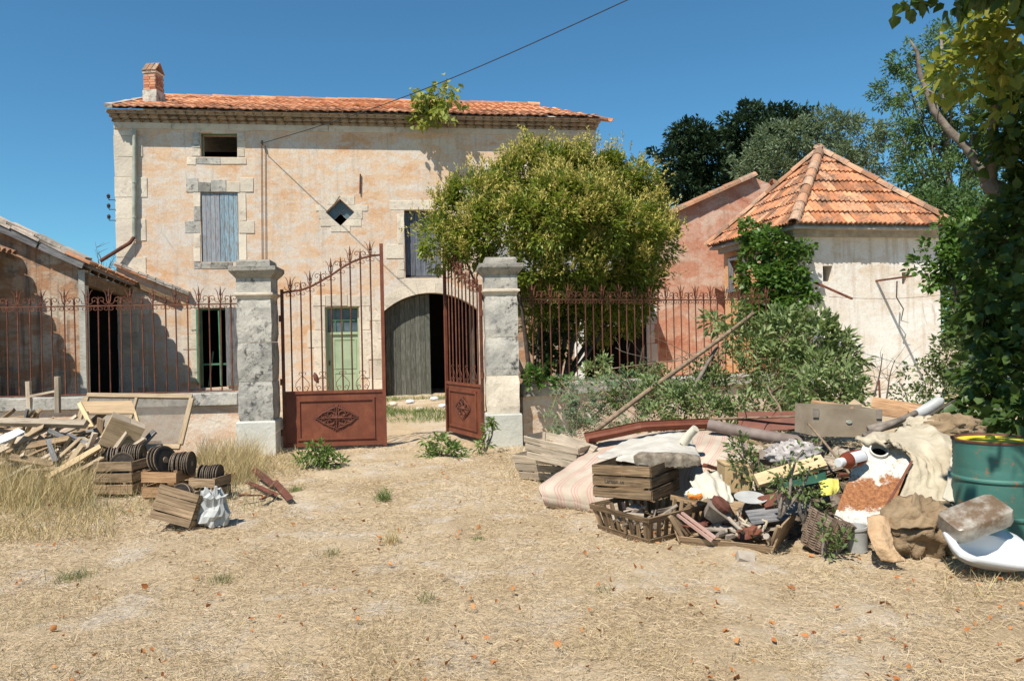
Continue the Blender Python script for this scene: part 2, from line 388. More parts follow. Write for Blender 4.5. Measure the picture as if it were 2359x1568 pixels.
n = NT('dry_soil_and_straw'); v = n.pos()
c = n.ramp(n.noise(v, 0.8, 7, 0.6), [(0.35, (0.40, 0.295, 0.18)), (0.55, (0.49, 0.38, 0.25)), (0.7, (0.52, 0.435, 0.33))])
c = n.mix(n.ramp(n.noise(v, 1.7, 6, 0.65), [(0.53, 0.0), (0.62, 0.8)]), c, (0.52, 0.445, 0.36))
f1 = n.noise(n.vmul(v, (1.0, 1.6, 1.0)), 42, 6, 0.75, 0.8)
c = n.mix(0.55, c, n.ramp(f1, [(0.3, 0.12), (0.5, 0.5), (0.72, 0.92)]), 'OVERLAY')
c = n.mix(n.m_('MULTIPLY', n.ramp(n.noise(v, 9, 5, 0.6), [(0.56, 0.0), (0.7, 1.0)]), 0.25), c, (0.26, 0.17, 0.09))
m_ground = n.fin(c, 0.95, n.bump(n.m_('ADD', f1, n.noise(v, 12, 6)), 0.03, 0.7), 0, 0.1)
tag(obj('ground', gm, m_ground), 'sunburnt yard of dry straw and bare pale soil', None, None, 'structure')

# ================================================================== wall with openings
def wall_mesh(outline, holes, depth, plane, back=True):
    """outline and holes are polygons in (u,z); returns MB with reveals, in world space"""
    pts, edges = [], []
    for poly in [outline]+holes:
        b = len(pts); pts += [Vector((a[0], a[1])) for a in poly]; k = len(poly)
        edges += [(b+i, b+(i+1) % k) for i in range(k)]
    vo, eo, fo, *_r = delaunay_2d_cdt(pts, edges, [], 0, 1e-5)
    def inside(p, poly):
        w = False
        for i in range(len(poly)):
            (x0, y0), (x1, y1) = poly[i], poly[i-1]
            if (y0 > p[1]) != (y1 > p[1]) and p[0] < (x1-x0)*(p[1]-y0)/(y1-y0)+x0: w = not w
        return w
    mb = MB(); keep = []
    for f in fo:
        cx_ = sum((vo[i] for i in f), Vector((0, 0)))/len(f)
        if inside(cx_, outline) and not any(inside(cx_, h) for h in holes): keep.append(tuple(f))
    mb.add([plane.pt(p.x, p.y, 0) for p in vo], keep)
    if back: mb.add([plane.pt(p.x, p.y, -depth) for p in vo], [f[::-1] for f in keep])
    for poly in [outline]+holes:
        k = len(poly)
        mb.add([plane.pt(a[0], a[1], 0) for a in poly]+[plane.pt(a[0], a[1], -depth) for a in poly], [(i, (i+1) % k, (i+1) % k+k, i+k) for i in range(k)])
    return mb
def prect(pl, x0, y0, x1, y1):
    """pixel rectangle on a plane -> axis-aligned (u0,u1,z0,z1)"""
    a, b = pl.uv(x0, y1), pl.uv(x1, y0); c_, d = pl.uv(x0, y0), pl.uv(x1, y1)
    return ((a[0]+c_[0])/2, (b[0]+d[0])/2, (a[1]+d[1])/2, (b[1]+c_[1])/2)
def rpoly(r): return [(r[0], r[2]), (r[1], r[2]), (r[1], r[3]), (r[0], r[3])]
def stone_piece(pl, r, parent, m, name='surround_stone', out=0.012, back=0.06, j=0.008, gap=0.004):
    u0, u1, z0, z1 = r
    mb = MB().box(-(u1-u0)/2+gap, (u1-u0)/2-gap, -out-rnd.uniform(0, .006), back, -(z1-z0)/2+gap, (z1-z0)/2-gap, j=j)
    return mb.build(name, m, parent, pl.mat((u0+u1)/2, (z0+z1)/2), bevel=0.006, fixn=True)
def poly_piece(pl, poly, parent, m, name, out=0.012, back=0.06):
    cu = sum(p[0] for p in poly)/len(poly); cz = sum(p[1] for p in poly)/len(poly)
    mb = MB().prism([((p[0]-cu)*.985, (p[1]-cz)*.985) for p in poly], -out-rnd.uniform(0, .005), back)
    return mb.build(name, m, parent, pl.mat(cu, cz), fixn=True)

# ================================================================== FARMHOUSE
HP = Plane(-10.645, 20.77, R(8.0)); HL = 13.36; HT = 7.78
farm = thing('farmhouse', 'large two-storey farmhouse of peeling ochre plaster with a tiled roof', 'farmhouse', HP.pt(HL/2, 0.1))
r_att = prect(HP, 462, 307, 546, 362); r_shu = prect(HP, 463, 443, 549, 603); r_loft = prect(HP, 932, 484, 1016, 640)
r_door = prect(HP, 750, 706, 828, 912); r_low = prect(HP, 458, 710, 521, 893)
dc = HP.uv(783, 489); dhw, dhh = 0.40, 0.385
dia = [(dc[0]-dhw, dc[1]), (dc[0], dc[1]-dhh), (dc[0]+dhw, dc[1]), (dc[0], dc[1]+dhh)]
ra = prect(HP, 886, 675, 1102, 918); au0, au1 = ra[0], ra[1]; azs = HP.uv(886, 716)[1]; azt = HP.uv(1000, 674)[1]
z0g = 0.10; r_door = (r_door[0], r_door[1], z0g, r_door[3])
rise = azt-azs; hw = (au1-au0)/2; aR = (hw*hw+rise*rise)/(2*rise); acu = (au0+au1)/2; acz = azt-aR; aang = math.asin(hw/aR)
arch = [(au0, z0g), (au1, z0g)]+[(acu+aR*math.sin(t), acz+aR*math.cos(t)) for t in np.linspace(aang, -aang, 17)]
holes = [rpoly(r_att), rpoly(r_shu), rpoly(r_loft), rpoly(r_door), rpoly(r_low), dia, arch]
wall_mesh([(0, -0.3), (HL, -0.3), (HL, HT+0.2), (0, HT+0.2)], holes, 0.42, HP).build('wall', m_house, farm, fixn=True)
HD = 8.2
mb = MB()
LM = HP.mat(0, 0)      # local frame of the house: x along front, y to the back
mb.box(0, 0.4, 0.42, HD, -0.3, HT+0.1, LM); mb.box(HL-0.4, HL, 0.42, HD, -0.3, HT+0.1, LM); mb.box(0.4, HL-0.4, HD-0.4, HD, -0.3, HT+0.1, LM)
mb.add([(0, .2, HT+.1), (0, HD-.2, HT+.1), (0, HD/2, HT+1.6), (.3, .2, HT+.1), (.3, HD-.2, HT+.1), (.3, HD/2, HT+1.6)], [(0, 1, 2), (5, 4, 3), (0, 3, 4, 1), (1, 4, 5, 2), (2, 5, 3, 0)], LM)
mb.build('side_and_back_wall', m_house, farm, fixn=True)
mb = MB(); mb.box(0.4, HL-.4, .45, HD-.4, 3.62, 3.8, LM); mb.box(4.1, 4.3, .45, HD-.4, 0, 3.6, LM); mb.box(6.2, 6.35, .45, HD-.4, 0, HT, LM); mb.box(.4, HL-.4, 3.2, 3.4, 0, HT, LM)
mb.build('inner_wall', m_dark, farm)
# quoins up the corner
z = z0g; k = 0
while z < HT-0.25:
    h = rnd.uniform(0.42, 0.62); w = (0.78 if k % 2 else 0.5)+rnd.uniform(-.06, .08)
    stone_piece(HP, (-0.012, w, z, min(z+h, HT-.22)), farm, m_stone, 'quoin_stone', 0.015); z += h; k += 1
z = z0g; k = 0
while z < HT-0.25:
    h = rnd.uniform(0.45, 0.62); w = (0.8 if k % 2 else 0.5)
    stone_piece(HP, (HL-w, HL+.012, z, min(z+h, HT-.22)), farm, m_stone, 'quoin_stone', 0.015); z += h; k += 1
# cornice band of long stones
u = 0.0
while u < HL-.05:
    w = min(rnd.uniform(1.1, 1.9), HL-u)
    stone_piece(HP, (u, u+w, HT-.18, HT), farm, m_stone, 'cornice_stone', 0.03, 0.05, 0.005); u += w
def stones(pl, rects, parent, m=None):
    for q in rects:
        mm = q[4] if len(q) > 4 else (m or m_stone)
        stone_piece(pl, prect(pl, *q[:4]), parent, mm)
stones(HP, [(427, 287, 488, 304), (488, 287, 518, 308), (518, 287, 578, 305), (443, 305, 461, 323, m_stonedk), (441, 323, 461, 341, m_stonedk), (441, 341, 461, 361), (547, 306, 564, 325), (547, 325, 565, 343), (547, 343, 563, 361), (430, 363, 452, 380), (452, 363, 508, 379, m_stonedk), (508, 363, 568, 379),
            (428, 410, 457, 443, m_stonedk), (457, 420, 486, 443, m_cap), (486, 414, 521, 443, m_stonedk), (521, 419, 553, 443), (553, 410, 584, 443), (445, 444, 462, 476), (446, 476, 462, 508, m_stonedk), (425, 508, 462, 538, m_stonedk), (447, 539, 462, 571), (446, 571, 462, 603),
            (550, 444, 567, 508), (550, 508, 587, 538), (550, 539, 568, 603), (446, 604, 486, 620, m_stonedk), (486, 604, 537, 620, m_cap)], farm)
stones(HP, [(897, 462, 950, 484), (950, 461, 1020, 484), (1020, 462, 1050, 484), (915, 493, 931, 527), (915, 527, 931, 563), (889, 563, 931, 596), (917, 597, 931, 622), (913, 622, 931, 641), (1017, 486, 1034, 560), (1017, 560, 1050, 594), (1017, 595, 1034, 640), (926, 642, 1022, 658),
            (720, 680, 750, 705), (750, 678, 800, 705), (800, 680, 853, 705), (724, 706, 749, 760), (708, 760, 749, 800), (724, 800, 749, 870), (829, 706, 852, 760), (829, 760, 872, 795), (829, 795, 850, 870),
            (436, 684, 480, 709), (480, 684, 520, 709), (520, 685, 557, 709), (440, 710, 457, 760), (421, 772, 457, 805), (441, 806, 457, 858), (425, 858, 457, 880), (436, 895, 540, 908, m_stonedk)], farm)
def dx_at(z): return dhw*max(0, 1-abs(z-dc[1])/dhh)
for (x0, y0, x1, y1) in [(753, 451, 816, 471), (727, 472, 847, 486), (734, 486, 834, 504), (738, 504, 832, 521), (762, 521, 806, 534)]:
    r4 = prect(HP, x0, y0, x1, y1); za, zb = r4[2], r4[3]
    zm = min(max(dc[1], za), zb)
    for sg in (-1, 1):
        ue = r4[0] if sg < 0 else r4[1]
        pts = [(ue, za), (dc[0]+sg*dx_at(za), za)]
        if za < dc[1] < zb: pts.append((dc[0]+sg*dx_at(dc[1]), dc[1]))
        pts += [(dc[0]+sg*dx_at(zb), zb), (ue, zb)]
        poly_piece(HP, pts if sg < 0 else pts[::-1], farm, m_stone, 'surround_stone')
nv_ = 13
for i in range(nv_):
    t0, t1 = aang+.06-(2*aang+.12)*i/nv_, aang+.06-(2*aang+.12)*(i+1)/nv_; ro = aR+rnd.uniform(.27, .36)
    poly_piece(HP, [(acu+aR*math.sin(t), acz+aR*math.cos(t)) for t in (t0, t1)]+[(acu+ro*math.sin(t), acz+ro*math.cos(t)) for t in (t1, t0)], farm, m_stone, 'arch_stone')
for sg, ue in ((-1, au0), (1, au1)):
    z = z0g; k = 0
    while z < azs-.1:
        h = min(rnd.uniform(.4, .6), azs-z); w = .34 if k % 2 else .5
        stone_piece(HP, (ue-w, ue-.003, z, z+h) if sg < 0 else (ue+.003, ue+w, z, z+h), farm, m_stone, 'jamb_stone'); z += h; k += 1
# blue shutters, closed
u0, u1, za, zb = r_shu
for leaf, mm in ((0, m_bluegrey), (1, m_blue)):
    a, b = (u0+.01, (u0+u1)/2-.004) if leaf == 0 else ((u0+u1)/2+.004, u1-.01)
    sh = thing('tmp', 'x', 'x'); bpy.data.objects.remove(sh)
    shp = MB().box(a, b, .055, .075, za+.02, zb-.01, LM).build('shutter', mm, farm)
    tag(shp, 'closed shutter leaf with flaking %s paint' % ('grey-blue' if leaf == 0 else 'sky-blue'))
    n_ = 4
    for i in range(n_):
        w = (b-a)/n_
        bo = board_mesh(zb-za-.02, w-.008, .022, .002).build('plank', mm, shp, frame((0, 0, 1), HP.n, HP.pt(a+w*(i+.5), (za+zb)/2, -.045-rnd.uniform(0, .006))))
# hayloft shutters (grey-blue boards set back) with a gap at the foot
u0, u1, za, zb = r_loft
for i in range(7):
    w = (u1-u0)/7
    board_mesh(zb-za-.06-rnd.uniform(0, .07), w-.008, .025, .003).build('loft_plank', m_loft, farm, frame((0, 0, 1), HP.n, HP.pt(u0+w*(i+.5), (za+zb)/2+.04, -.2-rnd.uniform(0, .012))))
MB().box(u0, u1, .2, .24, za+.02, za+.07, LM).build('loft_rail', m_greywood, farm)
# diamond window
mb = MB()
for i in range(4):
    a, b = dia[i], dia[(i+1) % 4]
    mb.tube([HP.pt(a[0], a[1], -.2), HP.pt(b[0], b[1], -.2)], .03, 4)
mid = [((dia[i][0]+dia[(i+1) % 4][0])/2, (dia[i][1]+dia[(i+1) % 4][1])/2) for i in range(4)]
mb.tube([HP.pt(*mid[0], -.2), HP.pt(*mid[2], -.2)], .014, 4); mb.tube([HP.pt(*mid[1], -.2), HP.pt(*mid[3], -.2)], .014, 4)
dw = mb.build('diamond_window', m_greywood, farm)
nb = NT('dusty_glass'); nb.fin(nb.ramp(nb.noise(nb.pos(), 3, 5), [(.3, (0.05, 0.075, 0.09)), (.7, (0.12, 0.16, 0.18))]), .25, None, 0, .5); m_dusty = nb.m
for i in (0, 2, 3):      # the lowest pane is missing
    q = [dia[i], mid[i], dc, mid[i-1]]
    if i == 1: continue
    MB().add([HP.pt(p[0], p[1], -.205) for p in q], [(0, 1, 2, 3)]).build('pane', m_dusty, dw)
# attic opening frame
u0, u1, za, zb = r_att
mb = MB()
for p, q in (((u0, za), (u0, zb)), ((u0, zb), (u1, zb))): mb.tube([HP.pt(*p, -.12), HP.pt(*q, -.12)], .03, 4)
mb.build('attic_frame', m_greend, farm)
# green door with barred transom
u0, u1, za, zb = r_door; zt = za+(zb-za)*.70
door = MB().box(u0+.05, u1-.05, .20, .25, za, zt, LM).build('door', m_greenp, farm)
mb = MB().box(u0, u0+.05, .16, .27, za, zb, LM).box(u1-.05, u1, .16, .27, za, zb, LM).box(u0+.05, u1-.05, .16, .27, zb-.05, zb, LM).box(u0+.05, u1-.05, .155, .265, zt, zt+.07, LM)
mb.build('door_frame', m_greenp, farm)
mb = MB()
for a, b, c1, d in ((u0+.2, u1-.1, za+.15, za+.75), (u0+.2, u1-.1, za+.85, zt-.12)):
    for q in ((a, b, c1, c1+.035), (a, b, d-.035, d), (a, a+.035, c1+.036, d-.036), (b-.035, b, c1+.036, d-.036)): mb.box(q[0], q[1], .188, .199, q[2], q[3], LM)
mb.build('moulding', m_greenp, door); MB().box(u0+.075, u0+.1, .14, .198, za+.95, za+1.08, LM).build('handle', m_rustd, door)
tr = MB()
for i in range(1, 4): x = u0+.05+(u1-u0-.1)*i/4; tr.box(x-.012, x+.012, .2, .22, zt+.07, zb-.05, LM)
tr.box(u0+.05, u1-.05, .196, .222, (zt+zb)/2+.0, (zt+zb)/2+.025, LM); tr = tr.build('transom_bars', m_greend, farm)
for i in range(4):
    for k in range(2):
        x = u0+.05+(u1-u0-.1)*i/4+.012; zz = zt+.07+(zb-zt-.12)/2*k+.012
        MB().box(x, x+(u1-u0-.1)/4-.024, .228, .232, zz, zz+(zb-zt-.12)/2-.03, LM).build('pane', m_dusty, tr)
# barn door: left leaf closed, right leaf swung in; planks
gz_ = z0g+.03
def barn_top(u_): return acz+math.sqrt(max(.01, aR*aR-(u_-acu)**2))-.03
ug = HP.uv(992, 800)[0]; nb_ = 9
for i in range(nb_):
    w = (ug-au0-.02)/nb_; uu = au0+.02+w*i
    poly = [(uu, gz_), (uu+w-.008, gz_), (uu+w-.008, barn_top(uu+w)), (uu, barn_top(uu))]
    cz = (gz_+barn_top(uu))/2
    MB().prism([(p[1]-cz, -(p[0]-uu-w/2)) for p in poly], -.014, .014).build('barn_door_plank', m_barn, farm, HP.mat(uu+w/2, cz, -.30-rnd.uniform(0, .008)) @ Matrix.Rotation(R(-90), 4, 'Y'), fixn=True)
MB().box(au0+.05, ug-.02, .32, .36, 1.0, 1.12, LM).box(au0+.05, ug-.02, .32, .36, 2.1, 2.22, LM).build('barn_door_ledge', m_barn, farm)
for i in range(7):      # right leaf, standing open inside
    w = .17; M = HP.mat(au1-.12, 1.4, -.5-i*w) @ Matrix.Rotation(R(-78), 4, 'Z')
    board_mesh(2.5, w-.01, .03, .003).build('barn_door_plank', m_barn, farm, M @ Matrix.Rotation(R(-90), 4, 'Y') @ Matrix.Rotation(R(90), 4, 'X'))
# ground-floor window with its grey shutter folded open and a green casement
u0, u1, za, zb = r_low
mb = MB().box(u0, u0+.06, .1, .16, za, zb, LM).box(u0+.06, u1, .1, .16, zb-.05, zb, LM).box(u0+.06, u1, .1, .16, za+.62, za+.67, LM)
mb.build('window_frame', m_greend, farm)
sh = MB().box(u0-.02, u0+.03, -.16, .06, za+.1, zb-.02, LM).build('shutter', m_greend, farm); tag(sh, 'narrow dark green shutter folded edge-on')
sh = MB().box(u1+.01, u1+.44, -.045, -.03, za+.06, zb-.02, LM).build('shutter', m_greywood, farm); tag(sh, 'grey unpainted board shutter folded back on the wall')
for i in range(4):
    board_mesh(zb-za-.05, .112, .02, .002).build('plank', m_greywood, sh, frame((0, 0, 1), HP.n, HP.pt(u1+.065+.115*i, (za+zb)/2+.02, .058)))
mb = MB()
mb.tube([HP.pt(u0+.18, za+.03, -.25), HP.pt(u0+.30, za+1.0, -.32)], .022, 4); mb.tube([HP.pt(u0+.55, za+.05, -.05), HP.pt(u0+.53, zb-.05, -.05)], .025, 4)
mb.build('casement', m_greend, farm)
# iron tie bar, downpipe, wires and insulators on the wall
MB().tube([HP.pt(*HP.uv(830, 402), .04), HP.pt(*HP.uv(829, 447), .04)], .022, 6).build('tie_bar', m_rustd, farm)
pp = [HP.uv(313, 300), HP.uv(312, 547), HP.uv(303, 560), HP.uv(240, 604)]
pipe = MB().tube([HP.pt(*pp[0], .1), HP.pt(*pp[1], .1)], .055, 10).build('downpipe', m_zinc, farm, smooth=False, angle=40)
MB().tube([HP.pt(*pp[1], .1), HP.pt(*pp[2], .11), HP.pt(*pp[3], .28)], .05, 8).build('lower_pipe', m_rust, pipe, angle=40)
mb = MB()
for y in (420, 500): mb.tube([HP.pt(*HP.uv(313, y), .1), HP.pt(*HP.uv(313, y+4), .1)], .066, 10)
mb.build('pipe_collar', m_zinc, pipe)
mb = MB()
for x in (602, 611): mb.tube([HP.pt(*HP.uv(x, 336), .03), HP.pt(*HP.uv(x+2, 610), .03)], .009, 4)
mb.build('wall_cable', m_rustd, farm)
for y in (458, 480, 505):
    a = HP.uv(262, y+3); mb = MB().tube([HP.pt(0, a[1], .02), HP.pt(-.16, a[1], .02), HP.pt(-.17, a[1]+.05, .02)], .012, 5)
    br = mb.build('insulator_bracket', m_wire, farm)
    MB().lathe([(.02, 0), (.045, .01), (.04, .05), (.055, .07), (.02, .12)], 8, Matrix.Translation(HP.pt(-.17, a[1]+.04, .02))).build('insulator', m_wire, br)
mb = MB(); a = HP.uv(605, 334); mb.tube([HP.pt(*a, 0), HP.pt(a[0], a[1], .12)], .015, 5); mb.lathe([(.02, 0), (.04, .02), (.03, .09)], 8, Matrix.Translation(HP.pt(a[0], a[1], .12))); mb.build('cable_anchor', m_wire, farm)

# ---- génoise eaves: three rows of canal tile ends over mortar
def canal(r=0.125, L=0.3, n=7, taper=0.85, th=0.016, sag=1.0):
    mb = MB(); vs_ = []
    for k, x in enumerate((0, L)):
        rr = r*(1 if k == 0 else taper)
        for q in range(n+1):
            w = math.pi*q/n; vs_.append((-rr*math.cos(w), x, rr*math.sin(w)*sag))
        for q in range(n+1):
            w = math.pi*q/n; vs_.append((-(rr-th)*math.cos(w), x, (rr-th)*math.sin(w)*sag))
    k = n+1; fs = []
    for q in range(n):
        fs += [(q, q+1, 2*k+q+1, 2*k+q), (k+q+1, k+q, 3*k+q, 3*k+q+1), (q+1, q, k+q, k+q+1), (2*k+q, 2*k+q+1, 3*k+q+1, 3*k+q)]
    fs += [(0, 2*k, 3*k, k), (n, k+n, 3*k+n, 2*k+n)]
    return mb.add(vs_, fs)
me_can = canal(sag=.62).mesh('canal_tile'); me_can.materials.append(m_eavet)
mort = MB(); rows = ((HT+.0, .12, m_eavet), (HT+.078, .25, m_eavet), (HT+.156, .39, m_eavep))
for k, (zz, ou, mm) in enumerate(rows): mort.box(-ou*.1, HL+.01+ou*.2, -ou+.10, .1, zz+.003*k, zz+(.076 if k < 2 else .095), LM)
gen = mort.build('eaves_mortar', m_mortar, farm)
for k, (zz, ou, mm) in enumerate(rows):
    u = .1-ou*.1
    while u < HL-.06+ou*.2:
        if k < 2 or rnd.random() > .06:
            M = LM @ Matrix.Translation((u+rnd.uniform(-.008, .008), -ou+rnd.uniform(-.015, .012), zz+rnd.uniform(-.006, .006))) @ Matrix.Rotation(rnd.uniform(-.05, .05), 4, 'Y')
            obj('eave_tile', me_can, mm, gen, M)
        u += .252
    sgs = ((-1, -.02), (1, HL+.02))
# ---- roof
EO, EZ, RY, RZ = -.47, HT+.262, HD/2, HT+1.98
sl = Vector((0, RY-EO, RZ-EZ)); SL = sl.length; su = sl.normalized(); RT = LM
TW, TC = 0.215, 0.36
def corr(L=0.42, w=TW, n=5, amp=0.028, th=0.014):
    vs_ = []
    for x in (0, L):
        for q in range(n+1):
            a = q/n; vs_.append((a*w, x, amp*(0.5+0.5*math.sin(2*math.pi*a-1.2))+(0.03 if x == 0 else 0.004)))
    k = n+1
    low = [(vs_[q][0], 0.0, vs_[q][2]-th-.012) for q in range(k)]
    b = len(vs_); vs_ += low
    fs = [(q, q+1, k+q+1, k+q) for q in range(n)]+[(q+1, q, b+q, b+q+1) for q in range(n)]
    return vs_, fs
cv, cf = corr()
me_rt = MB().add(cv, cf).mesh('roof_tile'); me_rt.materials.append(m_rooft)
Fr = RT @ Matrix.Translation((0, EO, EZ)) @ frame((1, 0, 0), Vector((0, -su.z, su.y)))      # x along eave, y up-slope, z out of the slope
def uR(v): return (HL+.12)-(v/SL)*(1.35)
ub = MB(); ub.add([(.04, 0, -.03), (uR(0), 0, -.03), (uR(SL), SL, -.03), (.04, SL, -.03)], [(0, 1, 2, 3)], Fr)
back_e = (LM @ Vector((HL+.16, HD+.42, EZ)), LM @ Vector((.04, HD+.42, EZ)))
r0, r1 = Fr @ Vector((.04, SL, -.03)), Fr @ Vector((uR(SL), SL, -.03)); e1 = Fr @ Vector((uR(0), 0, -.03))
ub.add([r0, r1, back_e[0], back_e[1]], [(0, 1, 2, 3)]); ub.add([e1, back_e[0], r1], [(0, 1, 2)])
ub.add([LM @ Vector((.04, EO, EZ-.05)), LM @ Vector((HL+.12, EO, EZ-.05)), LM @ Vector((HL+.12, .1, EZ-.05)), LM @ Vector((.04, .1, EZ-.05))], [(0, 1, 2, 3)])
roof = ub.build('roof', m_mortar, farm)
rest = MB(); nrow = int(SL/TC)+1; cnt = 0
for rr in range(nrow):
    v = rr*TC
    if v+.1 > SL: break
    u = .04
    while u+TW < uR(v+.3)+.05:
        if rr < 4 and rnd.random() < .012: u += TW; continue
        M = Fr @ Matrix.Translation((u, v+rnd.uniform(-.015, .015), rnd.uniform(0, .012)+.012*math.sin(u*1.1+rr))) @ Matrix.Rotation(rnd.uniform(-.03, .03), 4, 'Z') @ Matrix.Rotation(rnd.uniform(-.02, .04), 4, 'X')
        if cnt < 280: obj('roof_tile', me_rt, None, roof, M); cnt += 1
        else: rest.add(cv, cf, M)
        u += TW
ro = rest.build('roof_tile', m_rooft, roof); ro['kind'] = 'stuff'
nn_ = NT('roof_tile_clay_field'); v = nn_.pos(); c = nn_.ramp(nn_.island(), [(0, (0.47, 0.18, 0.085)), (.5, (0.60, 0.27, 0.13)), (1, (0.66, 0.35, 0.2))])
c = nn_.mix(nn_.m_('MULTIPLY', nn_.ramp(nn_.noise(v, 2.4, 8, .7), [(.5, 0.0), (.65, 1.0)]), .45), c, (.22, .15, .1)); m_rtf = nn_.fin(c, .85, None, 0, .2); ro.data.materials[0] = m_rtf
me_ridge = canal(.12, .42, 6, .88).mesh('ridge_tile'); me_ridge.materials.append(m_rooft)
u = .04
while u < uR(SL):
    M = Fr @ Matrix.Translation((u, SL, -.01+rnd.uniform(-.01, .01))) @ Matrix.Rotation(R(-90), 4, 'Z') @ Matrix.Rotation(rnd.uniform(-.03, .03), 4, 'Z')
    obj('ridge_tile', me_ridge, None, roof, M); u += .4
a, b = Fr @ Vector((uR(SL), SL, 0)), Fr @ Vector((uR(0), 0, 0)); L_ = (b-a).length
for i in range(int(L_/.38)):
    M = frame((b-a).cross(Vector((0, 0, 1))), None, b+(a-b)*((i*.38)/L_)); M = Matrix.Translation(M.translation) @ frame(Vector((0, 0, 1)).cross(a-b)*-1, Vector((0, 0, 1)).cross(a-b).cross(a-b))
    M.translation = b+(a-b)*((i*.38)/L_); obj('hip_tile', me_ridge, None, roof, M)
# verge stones along the gable edge of the roof
for i in range(11):
    v0 = SL*i/11
    MB().box(-.06, .12, v0+.01, v0+SL/11-.01, -.02, .075+rnd.uniform(0, .02), j=.008).build('verge_tile', m_verge, roof, Fr, fixn=True)
# chimney
CD = .42
ch = HP.uv(330, 235); c0 = LM @ Vector((.55, 1.3, 0)); Yc = c0.y
pa, pb, pt_, ps = P(331, 235, Yc), P(361, 235, Yc), P(350, 142, Yc), P(350, 208, Yc)
cw = (pb-pa).length; CM = Matrix.Translation(Vector((pa.x, Yc, 0))) @ Matrix.Rotation(R(-6), 4, 'Z')
zb_, zs_, zt_ = pa.z-.35, ps.z, P(350, 168, Yc).z
chim = MB().box(.015, cw-.015, .015, CD, zb_, zt_-.01, CM).build('chimney', m_mortar, roof)
MB().box(-.02, cw+.02, -.02, CD+.04, zb_, zs_, CM, j=.012).build('brick', m_stonedk, chim)
bh = .075; k = 0; z = zs_+.005
while z+bh < zt_:
    for side in range(3):
        Ls = cw if side == 0 else CD+.01
        x = -.05 if k % 2 else .0
        while x < Ls-.02:
            xa, xb = max(0, x), min(Ls, x+.2)
            if xb-xa > .04:
                q = MB()
                if side == 0: q.box(xa+.006, xb-.006, -rnd.uniform(.0, .012), .06, z, z+bh-.012, CM, j=.003)
                elif side == 1: q.box(cw-.06, cw+rnd.uniform(0, .012), xa+.066, xb-.006, z, z+bh-.012, CM, j=.003)
                else: q.box(-rnd.uniform(0, .012), .06, xa+.066, xb-.006, z, z+bh-.012, CM, j=.003)
                q.build('brick', m_brick, chim)
            x += .205
    z += bh; k += 1
zc = pt_.z
for sg in (0, 1):      # little pitched cap of flat tiles, ridge across the front
    for i in range(3):
        xw = (cw+.05)/3; x0 = -.025+xw*(i+.5)
        A, B = Vector((x0, -.03 if sg == 0 else CD+.03, zt_+.05)), Vector((x0, CD/2, zc))
        xx = B-A; Mx = CM @ frame((1, 0, 0), Vector((1, 0, 0)).cross(xx) if sg == 0 else xx.cross(Vector((1, 0, 0))), (A+B)/2)
        MB().box(-xw/2+.006, xw/2-.006, -xx.length/2, xx.length/2, -.015, .025, j=.006).build('cap_tile', m_hip, chim, Mx, fixn=True)
MB().box(cw-.03, cw+.0, .0, CD, zt_+.05, zt_+.055, CM).build('cap_soffit', m_dark, chim)
MB().box(-.015, cw+.015, -.015, CD+.015, zt_-.0, zt_+.05, CM, j=.006).build('cap_course', m_stone, chim)
# ================================================================== SHED beside the house
SC = P(199, 800, 15.0); SPl = Plane(SC.x, SC.y, R(8.0))
zc = SPl.uv(199, 612)[1]; ul, zl = SPl.uv(0, 524); slope = (zl-zc)/(-ul); UL = -5.2
shed = thing('shed', 'open-sided shed with mottled grey plaster gable and slab-edged tile roof', 'shed', SPl.pt(-1.2, 0))
uw = SPl.uv(184, 800)[0]
wall_mesh([(UL, -.2), (uw, -.2), (uw, zc-slope*uw-.05), (UL, zc-slope*UL-.05)], [], .35, SPl).build('gable_wall', m_shed, shed, fixn=True)
pw = MB().box(uw+.005, .0, -.03, .16, -.2, zc-.08, SPl.mat(0, 0), j=.006).build('post', wood('pale_post_wood', (.25, .24, .2), (.42, .41, .36), (.52, .51, .46)), shed)
Cb = HP.pt(*HP.uv(312, 655), .02); Ca = SPl.pt(.12, zc, .12)           # eave line from the front to the house
ev = (Cb-Ca); evl = ev.length; upv = SPl.u*-1+Vector((0, 0, slope)); upl = upv.normalized()
def shp(e, s_, dz=0.0): return Ca+ev*e+upl*s_+Vector((0, 0, dz))
SLs = 6.0
MB().add([shp(0, 0), shp(1.0, 0), shp(1.0, SLs), shp(0, SLs), shp(0, 0, -.07), shp(1, 0, -.07), shp(1, SLs, -.07), shp(0, SLs, -.07)], [(3, 2, 1, 0), (4, 5, 6, 7), (0, 1, 5, 4), (3, 0, 4, 7), (1, 2, 6, 5), (2, 3, 7, 6)]).build('roof', m_greywood, shed, fixn=True)
roofs = shed.children[-1]
beam = board('beam', Ca+Vector((-.16, .1, -.26)), Cb+Vector((-.16, 0, -.26)), .16, .24, m_crated, shed)
for i in range(7):
    p = shp(.06+i*.145, .05, -.11); board('rafter', p, p+upl*3.5, .08, .1, m_crated, shed)
RW = Plane(SPl.pt(0, 0, -6.1).x, SPl.pt(0, 0, -6.1).y, R(8)); ur = (HP.pt(0, 0)-RW.o).dot(RW.u)+.3
wall_mesh([(UL, -.2), (ur, -.2), (ur, 2.6-slope*ur*.75), (UL, 2.6-slope*UL*.85)], [], .2, RW).build('rear_wall', m_dark, shed)  # rear wall coloured near-black in place of the shed's inner shade
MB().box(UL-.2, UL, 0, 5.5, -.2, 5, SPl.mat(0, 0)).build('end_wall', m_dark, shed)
me_st = canal(.085, .34, 6, .9).mesh('shed_eave_tile'); me_st.materials.append(m_rooft)
L_ = evl; k_ = int(L_/.19)
ex = ev.normalized()
